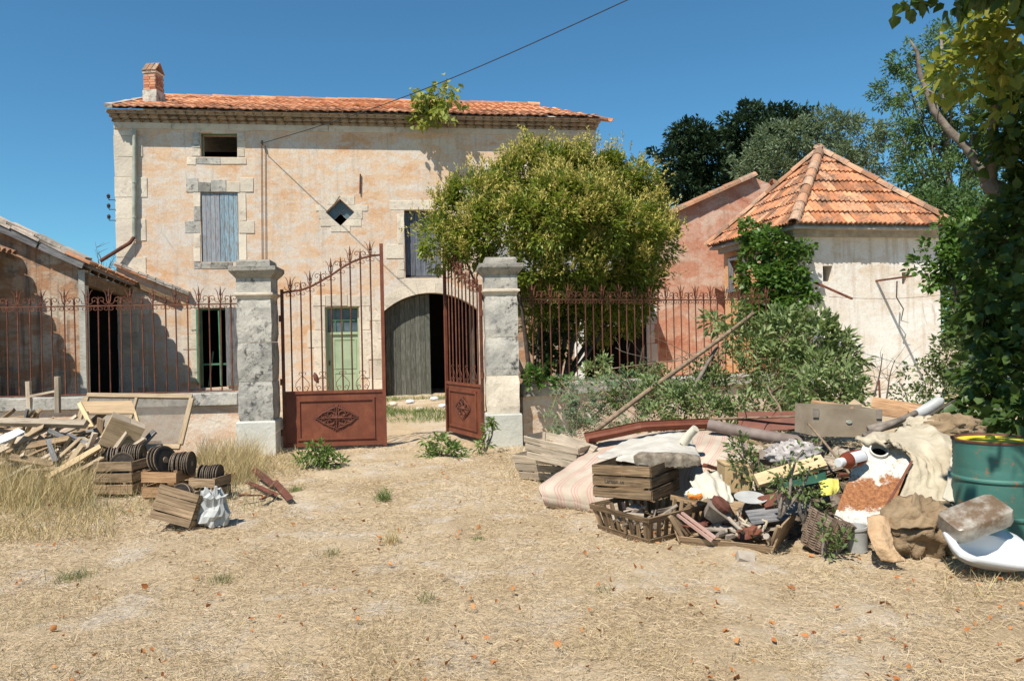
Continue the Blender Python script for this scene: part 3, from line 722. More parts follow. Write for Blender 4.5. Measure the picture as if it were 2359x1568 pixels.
for i in range(k_):
    for r2 in range(2):
        p = shp((i+.5)/k_, -.06+r2*.34, .01+.012*r2)
        M = frame(ex*-1, upl.cross(ex)*-1 if (upl.cross(ex)).z < 0 else upl.cross(ex), p)
        Mz = Matrix((ex*-1, upl, (ex*-1).cross(upl))).transposed().to_4x4()
        if Mz.col[2][2] < 0: Mz = Matrix((ex, upl, ex.cross(upl))).transposed().to_4x4()
        Mz.translation = p+Vector((0, 0, rnd.uniform(-.008, .008))); obj('eave_tile', me_st, m_rooft if rnd.random() < .85 else m_eavep, roofs, Mz)
s_ = -.05; i = 0
while s_ < SLs-.3:
    l = rnd.uniform(.42, .6)
    for lay in range(2):
        a, b = shp(-.008, s_+lay*.1, .05+.055*lay), shp(-.008, s_+l-.015+lay*.1, .065+.055*lay)
        board('verge_slab', a+Vector((0, .1, 0)), b+Vector((0, .1, 0)), .34-.06*lay, .055, m_verge if (rnd.random() < .7 or lay) else m_rooft, roofs, up=upl.cross(Vector((0, 1, 0))), j=.012)
    s_ += l
for i in range(5):
    a = shp(-.012, .1+i*.9, -.05); board('verge_board', a, a+upl*(.86), .14, .03, m_greywood, roofs, up=Vector((0, -1, 0)), j=.01)
# sloping ledge of pale slabs where the shed roof dies against the house wall
l0, l1 = HP.uv(268, 606), HP.uv(439, 674)
for i in range(9):
    ta, tb2 = i/9, (i+1)/9-.006; a, b = [HP.pt(l0[0]+(l1[0]-l0[0])*t, l0[1]+(l1[1]-l0[1])*t, .09) for t in (ta, tb2)]
    board('ledge_slab', a, b, .2, .06, m_verge, shed, None, .01); board('ledge_tile', a-Vector((0, 0, .062)), b-Vector((0, 0, .062)), .18, .05, m_rooft if i < 4 else m_stonedk, shed, None, .008)
board('ledge_beam', HP.pt(*HP.uv(300, 650), .06), HP.pt(*HP.uv(412, 695), .06), .10, .12, m_crated, shed)
# neighbouring lean-to, almost wholly beyond the left edge of the picture
NE = SPl.uv(34, 588); lt = thing('lean_to', 'ragged tiled eave of a lean-to roof at the far left edge', 'lean-to', SPl.pt(NE[0]-.4, 0, 1.2))
def nlp(e, s_, dz=0): return SPl.pt(NE[0]-s_*.9, NE[1]+s_*.38+dz, .02+e)
mb = MB(); mb.add([nlp(0, 0), nlp(2.9, 0), nlp(2.9, 2.6), nlp(0, 2.6), nlp(0, 0, -.08), nlp(2.9, 0, -.08), nlp(2.9, 2.6, -.08), nlp(0, 2.6, -.08)], [(0, 1, 2, 3), (7, 6, 5, 4), (0, 4, 5, 1), (1, 5, 6, 2), (2, 6, 7, 3), (3, 7, 4, 0)]); nr = mb.build('roof', m_crated, lt, fixn=True)
MB().box(NE[0]-2.3, NE[0]-.28, -2.8, -.02, -.2, NE[1]-.05, SPl.mat(0, 0)).build('wall', m_shed, lt)
for i in range(14):
    p = nlp(.1+i*.2, -.05, .02); Mz = Matrix((SPl.n*1, (SPl.u*-.9+Vector((0, 0, .38))).normalized(), SPl.n.cross((SPl.u*-.9+Vector((0, 0, .38))).normalized()))).transposed().to_4x4()
    if Mz.col[2][2] < 0:
        Mz = Matrix((SPl.n*-1, (SPl.u*-.9+Vector((0, 0, .38))).normalized(), (SPl.n*-1).cross((SPl.u*-.9+Vector((0, 0, .38))).normalized()))).transposed().to_4x4()
    Mz.translation = p; obj('eave_tile', me_st, m_hip, nr, Mz)

# ================================================================== GATE, PILLARS, RAILINGS
GP = Plane(-3.95, 11.96, R(5.5)); UG2 = GP.uv(1158, 1000)[0]
def sqprof(prof, M, mb=None, j=0.0):
    mb = mb or MB(); vs_ = []
    for z, h in prof: vs_ += [(-h+rnd.uniform(-j, j), -h+rnd.uniform(-j, j), z), (h+rnd.uniform(-j, j), -h+rnd.uniform(-j, j), z), (h, h, z), (-h, h, z)]
    k = len(prof); fs = [(i*4+q, i*4+(q+1) % 4, i*4+4+(q+1) % 4, i*4+4+q) for i in range(k-1) for q in range(4)]+[(3, 2, 1, 0), tuple((k-1)*4+q for q in range(4))]
    return mb.add(vs_, fs, M)
def pillar(u, label, mats):
    M = GP.mat(u, 0); t = thing('gate_pillar', label, 'gate pillar', M.translation, 'stone pillars of the gateway')
    sqprof([(-.15, .288), (.48, .288), (.505, .275)], M, j=.004).build('plinth', m_plinth, t)
    for (za, zb, mm) in ((.508, 1.10, mats[0]), (1.106, 1.70, mats[1]), (1.706, 2.36, mats[2])):
        h = .258
        mb = MB(); kx = 5
        vs_ = []
        for a in range(kx+1):
            zz = za+(zb-za)*a/kx; e = .012 if a in (0, kx) else 0
            ring = []
            for s4 in range(4):
                for q in range(4):
                    t4 = q/4; c4 = [(-h+e, -h+e), (h-e, -h+e), (h-e, h-e), (-h+e, h-e)]
                    p0, p1 = c4[s4], c4[(s4+1) % 4]
                    ring.append((p0[0]+(p1[0]-p0[0])*t4+rnd.uniform(-.006, .006), p0[1]+(p1[1]-p0[1])*t4+rnd.uniform(-.006, .006), zz))
            vs_ += ring
        fs = [(a*16+q, a*16+(q+1) % 16, a*16+16+(q+1) % 16, a*16+16+q) for a in range(kx) for q in range(16)]+[tuple(range(15, -1, -1)), tuple(kx*16+q for q in range(16))]
        mb.add(vs_, fs, M); mb.build('stone_block', mm, t)
    sqprof([(2.362, .248), (2.40, .26), (2.425, .292), (2.455, .292), (2.465, .262)], M).build('moulding', m_stone, t)
    sqprof([(2.468, .258), (2.68, .258)], M, j=.004).build('frieze', m_stonedk, t)
    sqprof([(2.682, .262), (2.70, .27), (2.745, .315), (2.79, .345), (2.80, .35), (2.855, .35), (2.86, .338)], M, j=.005).build('cornice', m_cap, t)
    sqprof([(2.862, .255), (2.94, .25), (2.965, .235)], M, j=.008).build('capstone', m_cap, t)
    return t
pillar(0.0, 'weathered limestone gate pillar between the railing and the closed gate leaf', (m_stonedk, m_stonedk, m_stonedk))
pillar(UG2, 'weathered limestone gate pillar next to the gate leaf that stands open', (m_stone, m_stonedk, m_stonedk))

def spiral(cx, cz, r0, r1, a0, a1, n=12):
    return [(cx+(r0+(r1-r0)*i/n)*math.cos(a0+(a1-a0)*i/n), 0, cz+(r0+(r1-r0)*i/n)*math.sin(a0+(a1-a0)*i/n)) for i in range(n+1)]
def scroll_short(s):
    mb = MB()
    if 1:
        up = spiral(.055, .075, .055, .010, math.pi*1.2, -math.pi*1.05, 16); mb.tube([(s*x, 0, z) for x, y, z in up], .0065, 4)
        dn = spiral(.045, -.05, .042, .008, math.pi*.75, math.pi*.75+math.pi*1.95, 12); mb.tube([(s*x, 0, z) for x, y, z in dn], .006, 4)
    return mb
def scroll_tall(s):
    mb = MB()
    if 1:
        mb.tube([(s*x, 0, z) for x, z in ((.0, .02), (.025, .06), (.03, .10), (.035, .15), (.055, .20), (.085, .235))], [.009, .009, .008, .007, .006, .003], 4)
        mb.tube([(s*x, 0, z) for x, z in ((.0, .03), (.04, .015), (.075, .03), (.085, .07))], .006, 4)
        dn = spiral(.045, -.05, .042, .008, math.pi*.75, math.pi*.75+math.pi*1.95, 12); mb.tube([(s*x, 0, z) for x, y, z in dn], .006, 4)
    return mb
me_ss = [scroll_short(s).mesh('scroll_short') for s in (-1, 1)]; me_sl = [scroll_tall(s).mesh('scroll_tall') for s in (-1, 1)]
for m__ in me_ss+me_sl: m__.materials.append(m_rust)
def bar_mesh(h0, h1, tip):
    mb = MB(); mb.tube([(0, 0, h0), (0, 0, h1)], .011, 6, flat=1)
    mb.tube([(0, 0, h1), (0, 0, h1+.02), (0, 0, h1+.05), (0, 0, h1+tip)], [.011, .022, .015, .002], 6); return mb
ZB, ZR = .965, 2.31
me_bt = bar_mesh(ZB, ZR+.13, .15).mesh('bar_tall'); me_bs = bar_mesh(ZB, ZR+.02, .13).mesh('bar_short')
for m__ in (me_bt, me_bs): m__.materials.append(m_rust)
def railing(pl, ua, ub, first_tall, label, wall_label, coping_m, skip=(), wall_m=None):
    t = thing('iron_railing', label, 'railing', pl.pt((ua+ub)/2, .93))
    for zz, w, hh in ((ZR, .03, .02), (ZB, .035, .014)):
        board('rail', pl.pt(ua, zz), pl.pt(ub, zz), w, hh, m_rust, t, j=0)
    u = ub-.10; k = 0
    while u > ua+.05:
        if k not in skip:
            tall = (k % 2 == 0) == first_tall
            M = pl.mat(u, 0) @ Matrix.Rotation(rnd.uniform(-.006, .006), 4, 'Y')
            b = obj('bar', me_bt if tall else me_bs, None, t, M)
            for hf in (0, 1): obj('scroll', (me_sl if tall else me_ss)[hf], None, b, M @ Matrix.Translation((0, -.012, ZR+.012)))
        u -= .165; k += 1
    w = thing('low_wall', wall_label, 'wall', pl.pt((ua+ub)/2, 0))
    MB().box(ua, ub, -.02, .26, -.2, .735, pl.mat(0, 0)).build('wall_face', wall_m or m_lowwall, w)
    u = ua
    while u < ub-.01:
        l = min(rnd.uniform(.9, 1.5), ub-u)
        if ub-u-l < .3: l = ub-u
        MB().box(u+.004, u+l-.004, -.085-rnd.uniform(0, .01), .33, .742, .93, pl.mat(0, 0), j=.008).build('coping_stone', coping_m, w, bevel=.012, fixn=True); u += l
    return t
railing(GP, -5.4, -.30, False, 'rusty iron railing with spearheads and scrolls beside the wood pile', 'low plastered wall with grey stone coping behind the wood pile', m_stonedk)
RP = Plane(GP.pt(UG2+.29, 0).x, GP.pt(UG2+.29, 0).y, R(25))
railing(RP, .04, 5.3, True, 'rusty iron railing with spearheads and scrolls under the privet tree', 'low plastered wall half hidden by cut branches', m_stonedk, wall_m=m_lowwall)

# ---- gate leaves
zpx = lambda x, y: GP.uv(x, y)[1]
rail_px = [(648, 676), (693, 669), (716, 660), (738, 648), (761, 635), (785, 618), (808, 605), (830, 596), (855, 590), (875, 588)]
uh = GP.uv(649, 900)[0]; LW = GP.uv(886, 900)[0]-uh
rail_c = [((GP.uv(x, y)[0]-uh), zpx(x, y)) for x, y in rail_px]
def rail_z(x):
    for (x0, z0), (x1, z1) in zip(rail_c, rail_c[1:]):
        if x <= x1: return z0+(z1-z0)*max(0, (x-x0))/(x1-x0)
    return rail_c[-1][1]
SHT = .90
def ornament():
    mb = MB(); w, h = .33, .21
    def q4(pts, r):
        for sx in (-1, 1):
            for sz in (-1, 1): mb.tube([(sx*x, y, sz*z) for x, y, z in pts], r, 5)
    q4([(x, -.016, z) for x, _, z in spiral(.10, .055, .065, .016, math.pi, -math.pi*.9, 14)], .011)
    q4([(x, -.010, z) for x, _, z in spiral(.205, .03, .05, .012, math.pi, -math.pi*.9, 12)], .009)
    q4([(x, -.010, z) for x, _, z in spiral(.045, .125, .045, .010, -math.pi*.5, math.pi*1.2, 12)], .009)
    q4([(.0, -.008, h*.97), (.02, -.012, .165), (.06, -.012, .15), (.10, -.012, .135), (.16, -.012, .10), (.21, -.012, .085), (.26, -.012, .045), (.29, -.012, .018), (w, -.008, .0)], [.004, .01, .012, .014, .012, .013, .011, .010, .004])
    q4([(.0, -.014, .035), (.05, -.018, .03), (.09, -.016, .0)], .009)
    for a in range(10):
        f = (a+.5)/10; x, z = w*f, h*(1-f)
        q4([(x*.96, -.006, z*.96), (x*1.06+.006, -.01, z*1.06+.006)], [.012, .003])
    for sx in (-1, 1): mb.tube([(0, -.012, 0), (sx*.06, -.022, 0), (sx*.14, -.016, 0), (sx*.29, -.008, 0)], [.02, .018, .008, .006], 6)
    for sz in (-1, 1): mb.tube([(0, -.012, 0), (0, -.018, sz*.05), (0, -.014, sz*.12), (0, -.008, sz*.2)], [.016, .014, .008, .006], 6)
    mb.lathe([(.0, -.035), (.018, -.03), (.024, -.01), (.024, .01), (.018, .03), (0, .035)], 8, Matrix.Translation((0, -.015, 0)))
    return mb
def gate_leaf(M, label):
    t = thing('gate_leaf', label, 'gate', M.translation, 'two leaves of the rusty iron gate')
    pan = MB().box(.03, LW-.045, -.004, .004, .02, SHT, M).build('sheet', m_sheet, t)
    MB().box(.03, LW-.045, -.022, -.0045, SHT-.045, SHT, M).build('sheet_band', m_sheet, pan); MB().box(.03, LW-.045, -.022, -.0045, .02, .07, M).build('sheet_band', m_sheet, pan)
    fr = MB(); a, b, c1, d = .22, LW-.17, .12, SHT-.13
    for q in ((a, b, c1, c1+.035), (a, b, d-.035, d), (a, a+.035, c1+.036, d-.036), (b-.035, b, c1+.036, d-.036)): fr.box(q[0], q[1], -.024, -.0045, q[2], q[3], M)
    for q in ((a-.015, b+.015, c1-.012, c1+.004), (a-.015, b+.015, d-.004, d+.012)): fr.box(q[0], q[1], -.016, -.005, q[2], q[3], M)
    fr.build('panel_moulding', m_sheet, pan)
    ornament().build('cast_ornament', m_rustd, pan, M @ Matrix.Translation(((a+b)/2, -.004, (c1+d)/2+.02)), angle=60)
    MB().box(-.015, .03, -.022, .022, .02, rail_c[0][1]+.05, M).build('hinge_stile', m_rust, t)
    st = MB().box(LW-.045, LW+.01, -.025, .022, .0, zpx(879, 562), M).build('lock_stile', m_sheet, t)
    MB().tube([M @ Vector((x, 0, z)) for x, z in rail_c], .017, 6).build('curved_rail', m_rust, t)
    xs = [GP.uv(x, 800)[0]-uh for x in (668, 692, 714, 739, 763, 786, 808, 832, 855)]
    tops = [(668, 639), (692, 648), (714, 624), (738, 626), (762, 594), (785, 592), (808, 566), (831, 573), (855, 555)]
    for i, x in enumerate(xs):
        zt = zpx(*tops[i]); zr = rail_z(x)
        b = MB().tube([(x, 0, SHT-.02), (x, 0, zt-.16)], .0125, 6).tube([(x, 0, zt-.16), (x, 0, zt-.14), (x, 0, zt-.10), (x, 0, zt)], [.0125, .024, .016, .002], 6).build('bar', m_rust, t, M)
        for hf in (0, 1): obj('scroll', (me_sl if i % 2 == 0 else me_ss)[hf], None, b, M @ Matrix.Translation((x, -.014, zr)))
        if i % 2:
            mb = MB()
            for s in (-1, 1):
                mb.tube([(s*p[0], 0, p[2]) for p in spiral(.05, .045, .046, .010, -math.pi*.4, math.pi*1.5, 12)], .006, 4)
                mb.tube([(s*.07, 0, .01), (s*.105, 0, .07), (s*.10, 0, .13), (s*.05, 0, .19), (0, 0, .25)], .006, 4)
                mb.tube([(s*p[0], 0, p[2]) for p in spiral(.035, .27, .032, .008, math.pi, -math.pi*.6, 10)], .006, 4)
            mb.build('heart_scroll', m_rust, b, M @ Matrix.Translation((x, -.012, SHT)))
    for zz in (.25, 1.05, 2.05): MB().tube([M @ Vector((-.02, 0, zz-.05)), M @ Vector((-.02, 0, zz+.05))], .028, 8).build('hinge', m_rustd, t)
    return t
gl1 = gate_leaf(GP.mat(uh, .02, -.12), 'closed gate leaf of rusty iron bars over a panel with cast scrollwork')
MB().tube([GP.mat(uh, 0, -.10) @ Vector(v) for v in ((.49, 0, 1.21), (.50, -.01, 1.17), (.52, -.02, 1.1), (.55, -.02, 1.04))], [.008, .035, .04, .012], 8).build('lock_weight', m_rust, gl1, angle=60)
hx = GP.pt(UG2-.31, 0, -.05); fe = P(1047, 900, 13.42)
dv = Vector((fe.x-hx.x, fe.y-hx.y, 0)).normalized(); M2 = Matrix((dv, Vector((-dv.y, dv.x, 0)), Vector((0, 0, 1)))).transposed().to_4x4(); M2.translation = hx+Vector((0, 0, .05))
M2f = M2 @ Matrix.Diagonal((1, -1, 1, 1))
gate_leaf(M2f, 'gate leaf standing open against the barn archway, seen at an angle')

# ================================================================== PAVILION with hipped roof
PVM = Matrix.Translation((5.93, 16.0, 0)) @ Matrix.Rotation(R(12), 4, 'Z'); PE, EZ2, AZ2, INS = 3.85, 3.95, 5.93, .34; INR = .06; INL = .22
pav = thing('pavilion', 'small whitewashed outbuilding with a steep hipped roof of orange tiles', 'outbuilding', PVM @ Vector((PE/2, PE/2, 0)))
fc = PVM @ Vector((INL, INS, 0)); PF = Plane(fc.x, fc.y, R(12)); WL = PE-INL-INR; WS = PE-2*INS
lc = PVM @ Vector((INL, PE-INS, 0)); PL = Plane(lc.x, lc.y, R(12-90))
h1, h2 = prect(PF, 1895, 612, 1917, 648), prect(PF, 2077, 627, 2091, 654)
wall_mesh([(0, -.2), (WL, -.2), (WL, EZ2), (0, EZ2)], [rpoly(h1), rpoly(h2)], .3, PF).build('front_wall', m_white, pav, fixn=True)
hl = prect(PL, 1686, 596, 1716, 664)
wall_mesh([(0, -.2), (WS-.003, -.2), (WS-.003, EZ2-.003), (0, EZ2-.003)], [rpoly(hl)], .3, PL).build('side_wall', m_orange, pav, fixn=True)
MB().box(PE-INR-.3, PE-INR-.003, INS+.31, PE-INS-.31, -.2, EZ2-.003, PVM).box(INL+.31, PE-INR-.003, PE-INS-.3, PE-INS-.003, -.2, EZ2-.003, PVM).build('rear_wall', m_white, pav)
MB().box(INS+.31, PE-INS-.31, INS+.31, PE-INS-.31, EZ2-.2, EZ2-.1, PVM).build('ceiling', m_dark, pav)
mb = MB()
for q in ((INL-.10, PE-INR, INS-.10, INS-.003), (INL-.10, INL-.003, INS, PE-INS+.1)): mb.box(q[0], q[1], q[2], q[3], EZ2-.22, EZ2-.02, PVM)
mb.build('cornice', m_mortar, pav)
for (a, b) in (((hl[0]-.02, hl[2]-.1), (hl[0]-.02, hl[3]+.05)), ((hl[1]+.02, hl[2]-.1), (hl[1]+.02, hl[3]+.05)), ((hl[0]-.08, hl[3]+.02), (hl[1]+.08, hl[3]+.02)), ((hl[0]-.2, hl[2]-.03), (hl[1]+.2, hl[2]-.03))):
    board('window_frame', PL.pt(*a, .03), PL.pt(*b, .03), .1, .09, m_greywood, pav)
# iron brackets jutting from the front wall
for (x, y, ln, dz) in ((1876, 650, 1.15, -.42), (2018, 647, 1.1, .02), (2168, 646, 1.1, .0)):
    a = PF.uv(x, y); p = PF.pt(*a, 0)
    board('iron_bracket', p, p+PF.n*ln+Vector((.05, 0, dz)), .05, .035, m_rust, pav, j=.002)
mb = MB(); a = PF.uv(2083, 640); b_ = PF.uv(2040, 650)
mb.tube([PF.pt(b_[0], b_[1], .35), PF.pt(b_[0]+.02, b_[1]-.35, .3), PF.pt(b_[0]+.2, b_[1]-.6, .28), PF.pt(b_[0]+.16, b_[1]-.85, .25), PF.pt(b_[0]+.35, b_[1]-.9, .25)], [.016, .014, .012, .01, .004], 5); mb.build('hanging_twig', m_barkd, pav)
mb = MB()
for k in range(1):
    a = PF.pt(.45+k*.25, 2.42+.05*k, .5); b2 = PF.pt(3.2, 2.45-.06*k, .9); mb.tube([a.lerp(b2, t)+Vector((0, 0, -.08*math.sin(math.pi*t))) for t in (0, .25, .5, .75, 1)], .005, 3)
mb.build('wire', m_rustd, pav)
apx = PVM @ Vector((PE/2, PE/2, AZ2)); cs = [PVM @ Vector(q) for q in ((0, 0, EZ2), (PE, 0, EZ2), (PE, PE, EZ2), (0, PE, EZ2))]
MB().add([c_+Vector((0, 0, -.05)) for c_ in cs]+[apx+Vector((0, 0, -.05))]+[c_+Vector((0, 0, -.09)) for c_ in cs], [(0, 1, 4), (1, 2, 4), (2, 3, 4), (3, 0, 4), (0, 5, 6, 1), (1, 6, 7, 2), (2, 7, 8, 3), (3, 8, 5, 0), (8, 7, 6, 5)]).build('roof', m_mortar, pav, fixn=True)
prf = pav.children[-1]
NT2, TW2 = 7, .235
cv2, cf2 = [], []
def tile_verts(u0, v0, L, w, n=8, amp=.045):
    vs_ = []
    for x in (0, L):
        for q in range(n*1+1):
            a = q/n; vs_.append((u0+a*w, v0+x, amp*(.5+.5*math.cos(4*math.pi*a))**.8+(.055 if x == 0 else .006)))
    k = n+1; b = len(vs_); vs_ += [(vs_[q][0], v0, vs_[q][2]-.04) for q in range(k)]
    return vs_, [(q, q+1, k+q+1, k+q) for q in range(n)]+[(q+1, q, b+q, b+q+1) for q in range(n)]
for fa, fb in ((0, 1), (3, 0), (1, 2), (2, 3)):
    A, B = cs[fa], cs[fb]; e = (B-A).normalized(); mid_ = (A+B)/2; s2 = apx-mid_; Ls2 = s2.length; s2n = s2.normalized()
    FM = Matrix((e, s2n, e.cross(s2n))).transposed().to_4x4(); FM.translation = A
    cl = Ls2/NT2; vv, ff = tile_verts(0, 0, cl+.06, TW2); me2 = MB().add(vv, ff).mesh('pavilion_tile'); me2.materials.append(m_pavt)
    for r2 in range(NT2):
        v0 = r2*cl-.02; v1 = v0+cl+.06
        off = (r2 % 2)*TW2*.5
        for i in range(-1, int(PE/TW2)+2):
            u0 = i*TW2-off
            lo = lambda v_: max(0, v_)/Ls2*PE/2
            if u0 >= lo(v1) and u0+TW2 <= PE-lo(v1):
                M = FM @ Matrix.Translation((u0, v0+rnd.uniform(-.012, .012), rnd.uniform(-.004, .008))) @ Matrix.Rotation(rnd.uniform(-.02, .02), 4, 'Z') @ Matrix.Rotation(rnd.uniform(-.012, .025), 4, 'X')
                obj('roof_tile', me2, None, prf, M)
            elif u0+TW2 > lo(v0)+.02 and u0 < PE-lo(v0)-.02:
                vv2, ff2 = tile_verts(u0, v0, cl+.06, TW2)
                vv2 = [(min(max(x, lo(y)), PE-lo(y)), min(y, Ls2), z_) for x, y, z_ in vv2]
                MB().add(vv2, ff2).build('roof_tile', m_pavt, prf, FM)
me_h = canal(.125, .48, 7, .85, .018).mesh('hip_tile'); me_h.materials.append(m_hip)
for ci in (0, 1, 3, 2):
    a, b = cs[ci]+Vector((0, 0, .02)), apx+Vector((0, 0, .05)); d = b-a; L_ = d.length; dn = d.normalized(); n_ = int(L_/.42)
    for i in range(n_+1):
        y = dn; x = dn.cross(Vector((0, 0, 1))).normalized(); zz = x.cross(y)
        M = Matrix((x, y, zz)).transposed().to_4x4(); M.translation = a+dn*(i*L_/(n_+.7)-.06)+zz*(.02+rnd.uniform(-.008, .008)); M = M @ Matrix.Rotation(rnd.uniform(-.03, .03), 4, 'Z')
        obj('hip_tile', me_h, None, prf, M)

# ================================================================== ANNEX with pink gable
AC = P(1489, 800, 20.2); AP = Plane(AC.x, AC.y, R(10))
ann = thing('annex', 'pink plastered annex with a rising verge of round clay tiles', 'outbuilding', AP.pt(1.6, .15))
pts = [AP.uv(x, y) for x, y in ((1487, 520), (1735, 408), (1772, 424), (1990, 520))]
poly = [(0, -.1), (pts[3][0], -.1), (pts[3][0], pts[3][1]), pts[2], pts[1], (0, pts[0][1])]
wall_mesh(poly, [], .35, AP).build('gable_wall', m_pink, ann, fixn=True)
for (a, b) in ((pts[0], pts[1]), (pts[2], pts[3])):
    A, B = AP.pt(a[0], a[1], .1), AP.pt(b[0], b[1], .1); d = B-A; dn = d.normalized()
    MB().add([A+Vector((0, 0, .02)), B+Vector((0, 0, .02)), B+Vector((-1.2, 7, .02)), A+Vector((-1.2, 7, .02))], [(0, 1, 2, 3)]).build('roof_slope', m_rooft, ann)
    n_ = int(d.length/.45); me_v = canal(.14, d.length/n_+.05, 6, .88, .02).mesh('verge_tile'); me_v.materials.append(m_hip)
    for i in range(n_):
        x = dn.cross(Vector((0, 0, 1))).normalized(); zz = x.cross(dn)
        M = Matrix((x, dn, zz)).transposed().to_4x4(); M.translation = A+dn*(i*d.length/n_)+AP.n*-.05; obj('verge_tile', me_v, None, ann, M)
z = .0; k = 0
while z < 3.0:
    stone_piece(AP, (-.01, .22 if k % 2 else .3, z, z+.5), ann, simple('limewashed_stone', [(.3, (.66, .63, .58)), (.7, (.76, .74, .70))], 5) if k == 0 else bpy.data.materials['limewashed_stone'], 'corner_stone', .02); z += .5; k += 1
MB().box(0, .3, .36, 6, -.1, pts[0][1], AP.mat(0, 0)).build('side_wall', m_pink, ann)
# ================================================================== PORCH between house and annex
PP = Plane(P(1190, 800, 18.9).x, 18.9, R(8)); por = thing('porch', 'shaded porch with a whitewashed stone post and lintel behind the privet tree', 'porch', PP.pt(1.7, .15))
up0, up1 = PP.uv(1324, 800)[0], PP.uv(1346, 800)[0]; ue = PP.uv(1483, 800)[0]; zl0, zl1 = PP.uv(1400, 752)[1], PP.uv(1400, 732)[1]
MB().box(up0, up1, -.02, .25, -.1, 2.7, PP.mat(0, 0), j=.008).build('post', bpy.data.materials['limewashed_stone'], por, bevel=.01, fixn=True)
MB().box(up1+.003, ue, .0, .28, zl0, zl1, PP.mat(0, 0), j=.01).build('lintel', m_stone, por, bevel=.012, fixn=True)
for i in range(6):
    uu = up1+.15+i*(ue-up1-.2)/6; MB().box(uu, uu+.1, -.12, .6, zl1+.03, zl1+.2, PP.mat(0, 0)).build('joist_end', m_greywood, por)
MB().box(up1+.003, ue, -.14, 1.8, zl1+.205, zl1+.26, PP.mat(0, 0)).build('shelf', m_stonedk, por)
MB().box(-.2, up0-.003, .05, .3, -.1, 2.6, PP.mat(0, 0)).build('infill_wall', m_shed, por)  # dark plaster colour stands in for shade under the tree
MB().box(-.2, ue+.1, 1.9, 2.1, -.1, 4.2, PP.mat(0, 0)).box(ue+.02, ue+.12, .3, 1.9, -.1, 4.2, PP.mat(0, 0)).build('back_wall', m_dark, por)  # near-black colour stands in for the porch's deep shade
a_, b_ = PP.pt(-.3, 3.3, .35), PP.pt(ue+.05, 3.3, .35); MB().add([a_, b_, PP.pt(ue+.05, 4.3, -2.2), PP.pt(-.3, 4.3, -2.2), a_-Vector((0, 0, .1)), b_-Vector((0, 0, .1)), PP.pt(ue+.05, 4.2, -2.2), PP.pt(-.3, 4.2, -2.2)], [(0, 1, 2, 3), (7, 6, 5, 4), (0, 4, 5, 1), (1, 5, 6, 2), (2, 6, 7, 3), (3, 7, 4, 0)]).build('roof', m_greywood, por, fixn=True)
# overhead cable
a = HP.pt(*HP.uv(605, 334), .16); b = P(1475, -14, 14.0)+Vector((1.2, -3.0, 1.0)); b0 = P(905, 231, 18.6)
pts = []
bb = P(1446, 0, 14.5); d1 = (bb-a)
for i in range(25):
    t = i/20; p = a+d1*t; p.z -= .22*math.sin(math.pi*min(t, 1.0)); pts.append(p)
cb = MB().tube(pts, .011, 5).build('overhead_cable', m_wire); tag(cb, 'dark cable rising from the house wall across the blue sky', 'cable')
# ================================================================== VEGETATION
def unit(n): 
    a = npr.normal(0, 1, (n, 3)); return a/np.linalg.norm(a, axis=1, keepdims=True)
def leaf_arrays(Pn, Dn, L, Wd, fold=0.25, shape='lance', curl=0.15):
    """leaf blades at points Pn along directions Dn; folded along the midrib"""
    n = len(Pn); Dn = Dn/np.maximum(np.linalg.norm(Dn, axis=1, keepdims=True), 1e-6)
    r = unit(n)*0.8+np.array([0, 0, 1.0]); S = np.cross(Dn, r); S /= np.maximum(np.linalg.norm(S, axis=1, keepdims=True), 1e-6); Nn = np.cross(S, Dn)
    L = np.asarray(L).reshape(-1, 1)*np.ones((n, 1)); Wd = np.asarray(Wd).reshape(-1, 1)*np.ones((n, 1))
    if shape == 'lance':
        V = np.stack([Pn, Pn+Dn*L*.45+S*Wd/2+Nn*Wd*fold, Pn+Dn*L-Nn*L*curl, Pn+Dn*L*.45-S*Wd/2+Nn*Wd*fold], 1)
        F = np.array([[0, 1, 2], [0, 2, 3]])
    else:      # broad, heart-shaped
        V = np.stack([Pn, Pn+Dn*L*.08+S*Wd*.36+Nn*Wd*fold, Pn+Dn*L*.48+S*Wd*.5+Nn*Wd*fold*.8, Pn+Dn*L-Nn*L*curl, Pn+Dn*L*.48-S*Wd*.5+Nn*Wd*fold*.8, Pn+Dn*L*.08-S*Wd*.36+Nn*Wd*fold], 1)
        F = np.array([[0, 1, 2], [0, 2, 3], [0, 3, 4], [0, 4, 5]])
    k = V.shape[1]
    return V.reshape(-1, 3), (F[None]+(np.arange(n)*k)[:, None, None]).reshape(-1, 3)
